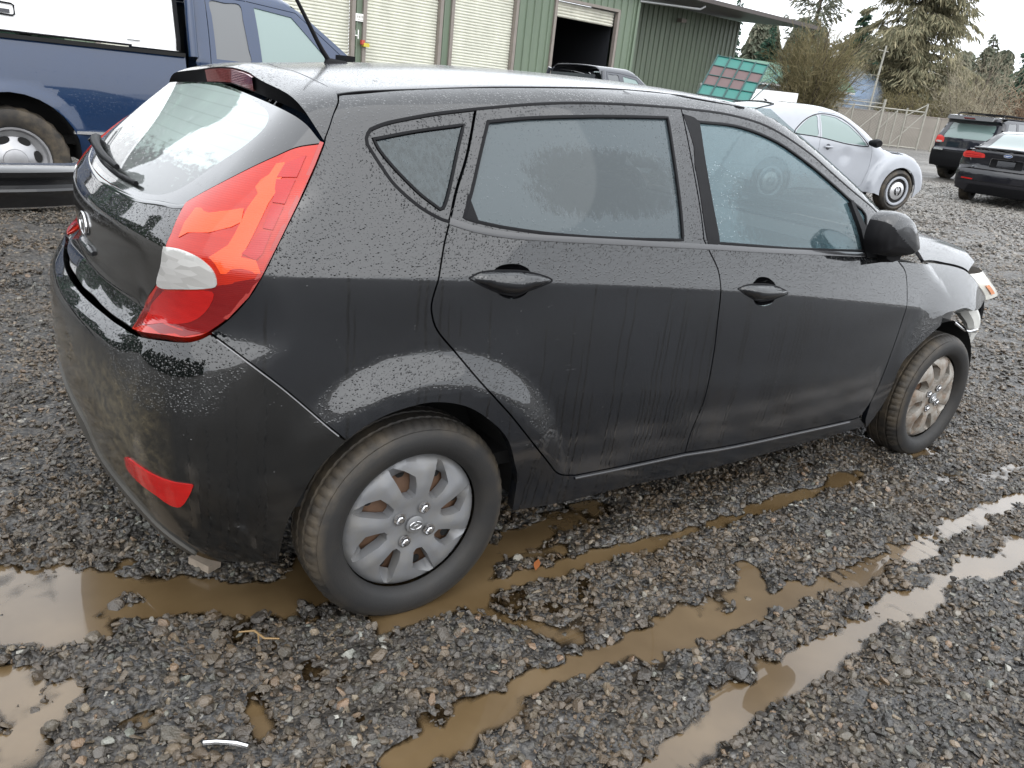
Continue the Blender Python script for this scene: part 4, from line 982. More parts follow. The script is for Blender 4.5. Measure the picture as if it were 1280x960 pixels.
# ------------------------------------------------------------------ ground: one sheet, rutted and puddled near the car
def far_rise(x, y):
    d = np.hypot(x - CAM[0], y - CAM[1]); return .0135 * np.maximum(d - 7., 0.)
RUTS = [  # (points, half width, depth): wheel ruts and hollows that hold water
    ([(-1.6, .1), (-.9, -.27), (-.8, -.33), (-.68, -.39)], .15, .034), ([(-1.6, -.1), (-.91, -.41), (-.81, -.49), (-.74, -.57)], .09, .030),
    ([(-1.5, -.6), (-.92, -.66), (-.86, -.76), (-.90, -.92)], .095, .030), ([(-1.4, -1.2), (-.95, -1.0)], .07, .024), ([(-.85, -.63), (-.9, -.72)], .03, .02),
    ([(-.72, -.34), (-.54, -.46), (-.37, -.58), (-.15, -.66), (.05, -.70)], .085, .030), ([(-.65, -.50), (-.46, -.60), (-.30, -.64)], .04, .022),
    ([(.20, -.80), (.32, -.72), (.55, -.66), (.85, -.60)], .09, .026),
    ([(.22, -.845), (.5, -.855), (.83, -.865), (1.19, -.885), (1.72, -.87), (2.1, -.86)], .045, .027),
    ([(.50, -1.24), (.67, -1.26), (.86, -1.27), (1.09, -1.295), (1.41, -1.31), (1.77, -1.30), (2.27, -1.28), (3.0, -1.29), (4.2, -1.27)], .055, .030),
    ([(1.06, -1.12), (1.01, -1.18), (.97, -1.24)], .045, .026), ([(.60, -1.20), (.78, -1.20), (.9, -1.22)], .05, .02),
    ([(.05, -1.60), (.23, -1.555), (.45, -1.54), (.72, -1.51), (1.03, -1.495), (1.32, -1.47), (1.7, -1.48), (2.2, -1.50), (3.2, -1.47), (4.4, -1.46)], .062, .030),
    ([(-.28, -1.27), (-.12, -1.255), (.02, -1.235)], .07, .028), ([(.08, -1.21), (.19, -1.22), (.32, -1.22), (.49, -1.22)], .04, .024),
    ([(-.47, -1.06), (-.47, -1.0)], .03, .02), ([(-.72, -.91), (-.69, -.91)], .03, .018), ([(.33, -1.14), (.24, -1.02), (.17, -.93)], .035, .018), ([(.39, -.75), (.56, -.78)], .035, .02),
    ([(2.4, -1.05), (2.7, -1.12), (3.4, -1.15), (4.5, -1.1)], .05, .022), ([(-.05, -.72), (.12, -.80)], .08, .02), ([(-.2, -.60), (.2, -.60)], .13, .03),
]
vn1, vn2 = VN(1), VN(2)
def ground_h(x, y):
    x = np.asarray(x, float); y = np.asarray(y, float); sh = x.shape; x = x.ravel(); y = y.ravel()
    wetlane = np.clip(1 - np.maximum(np.abs(y + .95) - .42, 0) / .25, 0, 1) * np.clip((1.4 - x) / 1.0, 0, 1)
    h = .0145 - .0050 * wetlane + .018 * vn1(x * 2.3, y * 2.9) + .014 * vn2(x * 7.1, y * 8.3) + .012 * vn1(x * 19. + 7, y * 21.) + .010 * vn2(x * 37., y * 41. + 5)
    near = (np.abs(x) < 14) & (np.abs(y) < 7)
    xs, ys = x[near], y[near]; dep = np.zeros(len(xs))
    wob = 1 + .9 * vn2(xs * 6. + 3, ys * 8.) + 1.0 * vn1(xs * 17., ys * 17. + 9) + .7 * vn2(xs * 33., ys * 37.)
    for pts, r, d in RUTS:
        p = np.array(pts, float); best = np.full(len(xs), 9.)
        for i in range(len(p) - 1):
            ab = p[i + 1] - p[i]; t = np.clip(((xs - p[i, 0]) * ab[0] + (ys - p[i, 1]) * ab[1]) / (ab @ ab), 0, 1)
            best = np.minimum(best, np.hypot(xs - p[i, 0] - t * ab[0], ys - p[i, 1] - t * ab[1]))
        t = np.clip(1 - (best / (r * .80 * wob) - .5) / .95, 0, 1); dep = np.maximum(dep, d * t * t * (3 - 2 * t))
        t2 = np.clip(1 - np.abs(best / (r * wob) - 1.75) / .6, 0, 1); dep = np.where(dep < .001, dep - .010 * t2 * t2, dep)
    # tread-block print in the long rut
    tr = np.exp(-((ys + 1.30) / .05) ** 2) * np.clip((xs - 1.15) / .1, 0, 1) * np.clip((2.1 - xs) / .15, 0, 1)
    dep = dep - tr * .013 * np.maximum(np.sin(xs * 2 * math.pi / .052), 0) ** 2
    for xc in (0., 2.57):
        for yc in (-.757, .757):
            q = np.clip(1 - np.maximum(np.abs(xs - xc) / .13, np.abs(ys - yc) / .15), 0, 1); dep = np.maximum(dep, .040 * np.minimum(1, q * 3))
    h[near] -= dep
    return (h + far_rise(x, y)).reshape(sh)

def axis_pts(lo, hi, step, far, g=1.16):
    c = list(np.arange(lo, hi + 1e-6, step)); s = step
    while c[-1] < far: s *= g; c.append(c[-1] + s)
    s = step
    while c[0] > -far: s *= g; c.insert(0, c[0] - s)
    return np.array(c)
gx = axis_pts(-1.6, 3.4, .018, 420.); gy = axis_pts(-2.0, -.2, .018, 420.)
GX, GY = np.meshgrid(gx, gy, indexing='ij'); GZ = ground_h(GX, GY)
nx, ny = GX.shape
idx = np.arange(nx * ny).reshape(nx, ny)
gf = np.stack([idx[:-1, :-1], idx[1:, :-1], idx[1:, 1:], idx[:-1, 1:]], -1).reshape(-1, 4)

def ground_mat():
    t = NT('wet gravel and mud'); v = t.coord()
    dist = t.n('VectorMath', {0: v, 1: (-1., -6., 0.)}, operation='DISTANCE').outputs['Value']     # paler with distance: grazing sky sheen on wet gravel painted in
    mud = t.mix(t.noise(v, 6., 5, .65), (.040, .030, .020), (.080, .062, .043))
    vo = t.n('TexVoronoi', {'Vector': v, 'Scale': 42., 'Randomness': 1.}, feature='F1'); vo2 = t.n('TexVoronoi', {'Vector': v, 'Scale': 95., 'Randomness': 1.}, feature='F1')
    s1 = t.n('SeparateColor', {0: vo.outputs['Color']}).outputs
    st = t.ramp(s1[0], [(0., (.020, .020, .021)), (.45, (.045, .045, .046)), (.75, (.070, .068, .064)), (.93, (.11, .095, .075)), (1., (.22, .21, .19))])
    s2 = t.ramp(t.n('SeparateColor', {0: vo2.outputs['Color']}).outputs[0], [(0., (.018, .018, .019)), (.6, (.050, .048, .046)), (.95, (.085, .075, .06)), (1., (.17, .16, .15))])
    st = t.mix(t.ramp(vo.outputs['Distance'], [(.25, 0.), (.55, 1.)]), st, s2)
    cover = t.ramp(t.noise(v, 2.1, 5, .6), [(.33, .55), (.52, 1.)])
    col = t.mix(cover, mud, st)
    pale = t.ramp(t.noise(t.coord(scale=(.05, .16, .05)), 2.4, 5, .6), [(.36, .35), (.60, 1.)])
    col = t.mix(t.math('MULTIPLY', t.math('MULTIPLY', pale, .95), t.n('MapRange', {0: dist, 1: 9.5, 2: 18., 3: .05, 4: 1.}).outputs[0]), col, (.165, .155, .142))
    vo3 = t.vor(v, 11., 'F1', 'Distance'); h = t.math('ADD', t.math('MULTIPLY', vo.outputs['Distance'], -1.), t.math('MULTIPLY', vo2.outputs['Distance'], -.5))
    n = t.bump(h, .9, .012); n = t.bump(t.math('MULTIPLY', vo3, -1.), .8, .06, n)
    wet = t.ramp(t.noise(t.coord(scale=(.10, .30, .1)), 2.2, 5, .65), [(.42, .62), (.60, .30)])
    return t.done(t.pbsdf(color=col, rough=wet, spec=.4, normal=n))
M['ground'] = ground_mat()
ground = mesh('ground', np.c_[GX.ravel(), GY.ravel(), GZ.ravel()], gf, M['ground'], None, True)
tag(ground, kind='structure')

def water_mat():
    t = NT('muddy water'); v = t.coord()
    dep = t.n('Attribute', attribute_name='depth').outputs['Fac']
    c = t.mix(t.ramp(t.noise(v, 3.2, 4), [(.35, 0.), (.65, 1.)]), (.080, .052, .024), (.120, .082, .042))
    n = t.bump(t.noise(v, 9., 2), .03, .004)
    muddy = t.pbsdf(color=c, rough=.25, spec=.3, coat=1., coat_rough=.012, coat_n=n, coat_ior=1.42)
    film = t.n('MixShader', {0: t.n('Fresnel', {'IOR': 1.40, 'Normal': n}).outputs[0], 1: t.n('BsdfTransparent', {0: (.60, .50, .36, 1)}).outputs[0], 2: t.n('BsdfGlossy', {'Roughness': .012, 'Normal': n}).outputs[0]}).outputs[0]
    f = t.n('MapRange', {0: t.math('ADD', dep, t.math('MULTIPLY', t.math('SUBTRACT', t.noise(v, 28., 3), .5), .006)), 1: .0015, 2: .013, 3: 0., 4: 1.}, interpolation_type='SMOOTHSTEP').outputs[0]
    return t.done(t.n('MixShader', {0: f, 1: film, 2: muddy}).outputs[0])
ia = np.where((gx > -2.6) & (gx < 7.))[0]; ja = np.where((gy > -2.7) & (gy < 1.6))[0]
WX, WY, WH = GX[np.ix_(ia, ja)], GY[np.ix_(ia, ja)], GZ[np.ix_(ia, ja)]; wi = np.arange(WX.size).reshape(WX.shape)
wf_ = np.stack([wi[:-1, :-1], wi[1:, :-1], wi[1:, 1:], wi[:-1, 1:]], -1).reshape(-1, 4); wd = (far_rise(WX, WY) - WH).ravel()
wf_ = wf_[wd[wf_].max(1) > -.006]        # water only where the ground dips below its level
us_ = np.unique(wf_); rm_ = np.full(WX.size, -1); rm_[us_] = np.arange(len(us_))
pw = mesh('puddle_water', np.c_[WX.ravel(), WY.ravel(), far_rise(WX, WY).ravel()][us_], rm_[wf_], water_mat(), None, True)
at_ = pw.data.attributes.new('depth', 'FLOAT', 'POINT'); at_.data.foreach_set('value', wd[us_].astype(np.float32))
tag(pw, kind='structure')

# stones
def stone_mat(name, ramp, rough=.30):
    t = NT(name); r = t.n('ObjectInfo').outputs['Random']; v = t.coord()
    c = t.ramp(r, ramp, 'LINEAR')
    c = t.mix(t.math('MULTIPLY', t.noise(v, 3.5, 4, .6), .45), c, (.014, .012, .010))
    gp = t.n('NewGeometry').outputs['Position']; silt = t.ramp(t.noise(gp, 2.6, 5, .65), [(.40, 0.), (.60, 1.)])
    c = t.mix(t.math('MULTIPLY', silt, .72), c, (.088, .059, .031))
    gz_ = t.n('SeparateXYZ', {0: gp}).outputs[2]; soak = t.n('MapRange', {0: gz_, 1: .016, 2: -.002, 3: 0., 4: .55}).outputs[0]; c = t.mix(soak, c, (.030, .021, .012))
    dd = t.n('VectorMath', {0: gp, 1: (-1., -6., 0.)}, operation='DISTANCE').outputs['Value']; far_sheen = t.n('MapRange', {0: dd, 1: 9.5, 2: 18., 3: 0., 4: .8}).outputs[0]  # far stones paled by colour for the grazing wet sheen
    c = t.mix(t.math('MULTIPLY', far_sheen, t.ramp(t.noise(t.coord('Object', (1, 1, 1)), .5, 2), [(0., .6), (1., 1.)])), c, t.mix(t.ramp(t.noise(gp, .35, 4), [(.35, 0.), (.62, 1.)]), (.14, .132, .122), (.27, .26, .24)))
    return t.done(t.pbsdf(color=c, rough=rough, spec=.5, coat=.45, coat_rough=.16, normal=t.bump(t.noise(v, 9., 4), .35, .08), coat_n=t.bump(t.noise(v, 6., 3), .25, .08)))
RAMP = [(0., (.011, .010, .009)), (.26, (.029, .026, .023)), (.48, (.058, .052, .044)), (.62, (.056, .058, .047)), (.75, (.112, .094, .070)), (.84, (.105, .072, .042)), (.91, (.20, .160, .105)), (.955, (.20, .115, .060)), (.975, (.16, .18, .155)), (1., (.40, .385, .34))]
M['stone'] = stone_mat('wet gravel stone', RAMP)
def hull(n, fl, seed, rnd=.25):
    g = np.random.default_rng(seed); p = g.normal(size=(n, 3)); p /= np.linalg.norm(p, axis=1, keepdims=True); p *= (1 - rnd * g.random((n, 1))); p *= np.array(fl) * .5
    bm = bmesh.new(); [bm.verts.new(q) for q in p]; bmesh.ops.convex_hull(bm, input=bm.verts); 
    bmesh.ops.delete(bm, geom=[q for q in bm.verts if not q.link_faces], context='VERTS')
    me = bpy.data.meshes.new('stone'); bm.to_mesh(me); bm.free(); me.materials.append(M['stone']); return me
shapes = [hull(12, (1.25, .85, .55), 1), hull(13, (1.1, .95, .65), 2), hull(11, (1.5, .8, .42), 3), hull(14, (1.05, .9, .8), 4), hull(12, (1.35, 1., .35), 5), hull(24, (1.1, .9, .7), 6, .08), hull(10, (1.2, .7, .6), 7), hull(26, (1.25, .95, .6), 8, .06)]
def in_view(x, y, z, m=1.22):
    c = (np.c_[x, y, z] - CAM) @ CAM_AX.T; u = c[:, 0] / c[:, 2]; v = c[:, 1] / c[:, 2]; return (c[:, 2] > .2) & (np.abs(u) < .6485 * m) & (np.abs(v) < .4864 * m), c[:, 2]
src = bpy.data.collections.new('stone_shapes')
for i, me in enumerate(shapes):
    src.objects.link(bpy.data.objects.new('stone_shape', me))
def scatter(n, lo, hi, dmin, dmax, pw_, seed, near, far):
    g = np.random.default_rng(seed); x = g.uniform(lo[0], hi[0], n); y = g.uniform(lo[1], hi[1], n)
    ok, dp = in_view(x, y, 0 * x); dist = np.hypot(x - CAM[0], y - CAM[1]); ok &= (dist >= near) & (dist < far)
    hid = (x > -.35) & (x < 2.6) & (y > -.45) & (y < .9); ok &= ~hid
    x, y = x[ok], y[ok]; z = ground_h(x, y); u = g.random(len(x)); d = dmin * (dmax / dmin) ** (u ** pw_)
    zl = z - far_rise(x, y); keep = (zl > -.011) | (g.random(len(x)) < np.where(zl > -.020, .45, .16))
    keep &= (z - far_rise(x, y) + d * .5 > -.001)
    return x[keep], y[keep], z[keep] + d[keep] * .12, d[keep]
parts = [scatter(250000, (-2.2, -2.6), (2.6, 1.2), .004, .030, 2.5, 11, 0., 2.6), scatter(430000, (-2.6, -2.6), (6.2, 5.2), .0075, .030, 2.3, 12, 2.6, 5.2), scatter(300000, (-6, -3), (12, 11), .016, .042, 2.0, 13, 5.2, 11.), scatter(200000, (2, -4), (26, 18), .035, .075, 1.8, 14, 11., 24.)]
px, py, pz, pd = (np.concatenate(q) for q in zip(*parts))
print('stones', len(px))
gm = bpy.data.meshes.new('gravel'); gm.vertices.add(len(px)); gm.vertices.foreach_set('co', np.c_[px, py, pz].ravel())
g_ = np.random.default_rng(5)
a = gm.attributes.new('size', 'FLOAT', 'POINT'); a.data.foreach_set('value', pd.astype(np.float32))
a = gm.attributes.new('turn', 'FLOAT_VECTOR', 'POINT'); a.data.foreach_set('vector', np.c_[g_.normal(0, .45, len(px)), g_.normal(0, .45, len(px)), g_.uniform(0, 6.28, len(px))].ravel().astype(np.float32))
a = gm.attributes.new('pick', 'INT', 'POINT'); a.data.foreach_set('value', g_.integers(0, len(shapes), len(px)).astype(np.int32))
gravel = bpy.data.objects.new('gravel', gm); COL.objects.link(gravel); tag(gravel, 'wet dark crushed gravel scattered over the muddy yard', kind='stuff')
ng = bpy.data.node_groups.new('scatter stones', 'GeometryNodeTree')
ng.interface.new_socket('Geometry', in_out='INPUT', socket_type='NodeSocketGeometry'); ng.interface.new_socket('Geometry', in_out='OUTPUT', socket_type='NodeSocketGeometry')
gi = ng.nodes.new('NodeGroupInput'); go = ng.nodes.new('NodeGroupOutput'); ip = ng.nodes.new('GeometryNodeInstanceOnPoints'); ci = ng.nodes.new('GeometryNodeCollectionInfo')
ci.inputs[0].default_value = src; ci.inputs['Separate Children'].default_value = True; ci.inputs['Reset Children'].default_value = True
def attr(n, ty):
    q = ng.nodes.new('GeometryNodeInputNamedAttribute'); q.data_type = ty; q.inputs[0].default_value = n; return q.outputs[0]
L = ng.links.new
m2p = ng.nodes.new('GeometryNodeMeshToPoints'); L(gi.outputs[0], m2p.inputs[0]); L(m2p.outputs[0], ip.inputs['Points']); L(ci.outputs[0], ip.inputs['Instance']); ip.inputs['Pick Instance'].default_value = True
L(attr('pick', 'INT'), ip.inputs['Instance Index']); L(attr('size', 'FLOAT'), ip.inputs['Scale'])
e2r = ng.nodes.new('FunctionNodeEulerToRotation'); L(attr('turn', 'FLOAT_VECTOR'), e2r.inputs[0]); L(e2r.outputs[0], ip.inputs['Rotation']); L(ip.outputs[0], go.inputs[0])
md = gravel.modifiers.new('scatter', 'NODES'); md.node_group = ng
# the stones one can pick out singly
g = np.random.default_rng(21); cnt = 0
big_shapes = [hull(40, (1.25, .95, .62), 31, .10), hull(34, (1.1, 1., .7), 32, .08), hull(22, (1.4, .8, .5), 33, .2), hull(18, (1.3, 1., .5), 34, .25), hull(46, (1.15, .9, .75), 35, .05)]
fixed = [(-.66, -.49, .048), (-.64, -1.0, .055), (-.73, -.62, .045), (.02, -.98, .040), (-.35, -.86, .042), (-.56, -.94, .04), (.62, -1.44, .06), (.40, -1.33, .05), (-.50, -.80, .045), (.19, -.86, .032), (1.05, -1.62, .045), (.83, -1.58, .04), (.35, -1.72, .045)]
while cnt < 280:
    if cnt < len(fixed): x, y, d = fixed[cnt]
    else:
        x = g.uniform(-1.4, 1.6); y = g.uniform(-1.75, -.45); d = .016 + .022 * g.random() ** 2.2 + (.012 * g.random() if x < -.1 else 0.)
        ok, dp = in_view(np.array([x]), np.array([y]), np.array([0.]), 1.0)
        if not ok[0] or dp[0] > 2.7 or (x > -.3 and y > -.60): continue
        if float(ground_h(x, y)) < -.012 and g.random() < .8: continue
    o = bpy.data.objects.new('stone', big_shapes[int(g.integers(0, 5))]); COL.objects.link(o); o.parent = ground
    o.location = (x, y, float(ground_h(x, y)) + d * .16); o.scale = (d, d, d); o.rotation_euler = (g.normal(0, .3), g.normal(0, .3), g.uniform(0, 6.28)); cnt += 1

# small finds lying on the gravel
def find(name, label, cat, x, y, build, mat, rz=0., dz=.0):
    o = build.build(name, mat, None, sharp=40); o.location = (x, y, float(ground_h(x, y)) + dz); o.rotation_euler = (0.05, .04, rz); tag(o, label, cat)
lf = MB(); lf.add([(-.028, 0, .002), (-.012, .009, .006), (.010, .011, .004), (.028, .0, .010), (.010, -.009, .008), (-.012, -.008, .009)], [(0, 1, 2, 5), (5, 2, 4), (2, 3, 4)])
find('fallen_leaf', 'curled orange brown leaf lying in the brown rut beside the sill', 'leaf', .435, -.825, lf, simple('dead leaf', (.26, .085, .025), .6), .8, .02)
find('wood_offcut', 'short flat pale wood offcut under the rear bumper edge', 'wood offcut', -.425, -.425, MB().box((0, 0, .012), (.045, .075, .022)), simple('wet pale wood', (.24, .20, .16), .6, var=.4, scale=30, bump=.3), .5, .008)
find('metal_strip', 'shiny bent metal strip at the bottom of the photo', 'metal strip', -.555, -1.085, MB().tube([(-.045, 0, .006), (-.02, .004, .007), (.02, .004, .007), (.045, 0, .005)], .006, 8), M['chrome'], -.55, .012)
tw_ = MB().tube([(-.05, 0, .01), (-.015, .012, .018), (.02, .002, .016), (.05, .02, .012)], [.002, .003, .0028, .002], 5).tube([(.0, .006, .017), (.018, -.018, .016)], .0018, 4)
find('twig', 'small forked yellow brown twig on the gravel before the rear wheel', 'twig', -.40, -.80, tw_, simple('wet twig', (.20, .125, .05), .6), -.9, .012)
# ------------------------------------------------------------------ the other vehicles
_onbody0 = onbody
def onbody(U, dom):
    U = np.asarray(U, float); a, b = U[:, 0], U[:, 1]; z = 0 * a
    if dom == 'S': O = np.c_[a, z - 1.5, b]; D = np.c_[z, z + 1, z]; L = 1.45
    elif dom == 'T': O = np.c_[a, b, z + 2.4]; D = np.c_[z, z, z - 1]; L = 2.2
    elif dom == 'R': O = np.c_[z - 2.6, a, b]; D = np.c_[z + 1, z, z]; L = 3.0
    elif dom == 'N2': O = np.c_[z + 5.0, a, b]; D = np.c_[z - 1, z, z]; L = 3.0
    X, h, m = march(O, D, 0., L, 140); X[~h] = np.nan
    return X
def rect(x0, x1, z0, z1, r=.03, n=4):
    P = []
    for cx, cz, a0 in ((x1 - r, z1 - r, 0), (x0 + r, z1 - r, 90), (x0 + r, z0 + r, 180), (x1 - r, z0 + r, 270)):
        for k in range(n + 1): a = R(a0 + 90 * k / n); P.append((cx + r * math.cos(a), cz + r * math.sin(a)))
    return np.array(P)
def fine(P, st=.04):
    P = np.asarray(P, float); out = []
    for a, b in zip(P, np.roll(P, -1, 0)):
        n = max(1, int(np.linalg.norm(b - a) / st)); out += [a + (b - a) * k / n for k in range(n)]
    return np.array(out)
def smooth2(P, st=.03):
    P = np.asarray(P, float); Q = crom(np.c_[np.vstack([P, P[:1]]), np.zeros(len(P) + 1)], st)[:-1, :2]; return Q
def arc(cx, cz, r, a0, a1, n=18): return [(cx + r * math.cos(R(a0 + (a1 - a0) * k / n)), cz + r * math.sin(R(a0 + (a1 - a0) * k / n))) for k in range(n + 1)]
def vp(name, P, mat, car, dom, holes=(), h=.05, inset=.003, lift=0., both=True, flange=.02, hole_inset=None):
    return panel(name, fine(P, h * .8), mat, car, dom, [fine(q, h * .8) for q in holes], h=h, inset=inset, lift=lift, both=both, flange=flange, hole_inset=hole_inset, conv=False)
def car_paint(name, c, rough=.35, drops_=True, metal=0.):
    t = NT(name); v = t.coord(); n = t.bump(drops(t, 70., .1, .4, .3), .25, .003)
    dirt = t.math('MULTIPLY', t.ramp(t.noise(v, 3., 5, .65), [(.4, 0.), (.7, 1.)]), .22)
    return t.done(t.pbsdf(color=t.mix(dirt, c, tuple(.6 * q + .012 for q in c)), spec=.15, rough=rough, metal=metal, coat=1., coat_rough=.04, coat_n=n))
def dark_glass(name, c, rough=.03, clear=0.):
    t = NT(name); b = t.pbsdf(color=c, rough=.3, coat=1., coat_rough=rough)
    if clear: b = t.n('MixShader', {0: clear, 1: b, 2: t.n('BsdfTransparent', {0: (.8, .93, .9, 1)}).outputs[0]}).outputs[0]
    return t.done(b)
M['blue'] = car_paint('dark blue truck paint', (.008, .025, .068), metal=0.)
M['silver'] = car_paint('silver white paint', (.31, .325, .355))
M['black2'] = car_paint('black saloon paint', (.006, .006, .009))
M['navy'] = car_paint('near black off-roader paint', (.008, .009, .016))
M['grey'] = car_paint('dark grey truck paint', (.035, .038, .048))
M['glass_d'] = dark_glass('dark side glass', (.05, .055, .06))
M['glass_g'] = dark_glass('pale green tinted glass', (.13, .19, .18))
M['glass_s'] = dark_glass('pale rear screen', (.16, .20, .195))
M['white'] = simple('white truck canopy', (.80, .80, .80), .4, coat=.5)
M['taillight'] = lens('saloon tail light', (.45, .02, .02), (.6, .05, .04))
M['steel'] = simple('bright alloy wheel', (.34, .34, .35), .3, .5, var=.2, scale=20)
def disc_wheel(car, x, y, z, Rr, rim, w, sg, style, name='wheel'):
    k = 48; pr = [(rim, w * .30), (rim + .01, 0.02), ((rim + Rr) / 2, -.006), (Rr - .02, .012), (Rr - .004, .03), (Rr, .05), (Rr, w - .05), (Rr - .004, w - .03), (Rr - .02, w - .012), (rim, w)]
    V = []
    for i, (r, h) in enumerate(pr):
        for j in range(k):
            a = 2 * math.pi * j / k; rr = r - (.010 if 3 < i < 8 and j % 2 else 0); V.append((rr * math.cos(a), h - w / 2, rr * math.sin(a)))
    o = mesh(name, V, [(i * k + j, i * k + (j + 1) % k, (i + 1) * k + (j + 1) % k, (i + 1) * k + j) for i in range(len(pr) - 1) for j in range(k)], M['tyre'], car, True)
    bm = bmesh.new(); bm.from_mesh(o.data); bmesh.ops.recalc_face_normals(bm, faces=bm.faces); bm.to_mesh(o.data); bm.free(); o.data.set_sharp_from_angle(angle=R(40))
    o.location = (x, y, z); o.rotation_euler = (0, 0, 0 if sg < 0 else math.pi)
    f = -w / 2
    if style == 'truck':
        m = MB().lathe([(rim + .004, f + .03), (rim + .006, f + .006), (rim - .01, f + .008), (rim - .025, f + .04), (rim * .72, f + .055), (rim * .55, f + .035), (rim * .36, f + .012), (rim * .34, f - .004), (rim * .2, f - .012), (0, f - .014)], 40)
        for q in range(7):
            a = 2 * math.pi * q / 7 + .2; u = np.array([math.cos(a), math.sin(a)]); v_ = np.array([-u[1], u[0]]); c = u * rim * .66
            P = [c + u * .028 * math.cos(b) + v_ * .046 * math.sin(b) for b in np.linspace(0, 2 * math.pi, 13)[:-1]]; m.prism([tuple(p) for p in P], f + .035, f + .06, mi=1)
        m.build('wheel_rim', [M['steel'], M['void']], o, sharp=40)
    elif style == 'retro':
        MB().lathe([(rim + .006, f + .02), (rim + .008, f - .002), (rim - .004, f - .006), (rim - .028, f), (rim - .030, f + .02)], 40).build('wheel_rim', M['silver'], o, sharp=40)
        MB().lathe([(rim - .03, f + .018), (rim * .62, f + .03), (rim * .60, f + .03)], 40).build('rim_disc', M['void'], o)
        cp = MB().lathe([(rim * .64, f + .03), (rim * .63, f + .004), (rim * .5, f - .008), (0, f - .016)], 36).build('hubcap', M['chrome2'], o, sharp=40)
        lg = MB(); rr = rim * .30; T = np.linspace(0, 2 * math.pi, 25); yy = f - .018
        lg.tube([(rr * math.cos(a), yy, rr * math.sin(a)) for a in T], .005, 6)
        V_ = lambda pts: lg.tube([(px_ * rr, yy, pz * rr) for px_, pz in pts], .005, 6)
        V_([(-.38, .92), (0, .12), (.38, .92)]); V_([(-.85, .5), (-.42, -.85), (0, .05), (.42, -.85), (.85, .5)])
        lg.build('emblem', M['trim'], o, sharp=60)
    else:
        m = MB().lathe([(rim + .004, f + .03), (rim + .004, f + .004), (rim - .015, f + .01), (rim - .02, f + .05), (0, f + .055)], 36, mi=1)
        for q in range(5):
            a = 2 * math.pi * q / 5; u = np.array([math.cos(a), math.sin(a)]); v_ = np.array([-u[1], u[0]])
            m.prism([tuple(u * .03 + v_ * .025), tuple(u * (rim - .01) + v_ * .04), tuple(u * (rim - .01) - v_ * .04), tuple(u * .03 - v_ * .025)], f + .012, f + .04)
        m.build('wheel_rim', [M['steel'], M['void']], o, sharp=40)
    return o
M['chrome2'] = simple('satin hubcap', (.50, .50, .51), .25, .6)
def housings(car, xs, w, r, z):
    for xc in xs:
        for sg in (-1, 1):
            mb = MB(); n = 16; V = [(xc + r * math.cos(R(188 * j / n - 4)), sg * yv, z + r * math.sin(R(188 * j / n - 4))) for yv in (w, w - .32) for j in range(n + 1)]
            mb.add(V, [(j, j + 1, n + 2 + j, n + 1 + j) for j in range(n)]).add(V[n + 1:], [tuple(range(n + 1))]); mb.build('wheel_housing', M['void'], car, fix=False)
def place(o, x, y, psi): o.location = (x, y, float(far_rise(np.array(x), np.array(y)))); o.rotation_euler = (0, 0, R(psi))

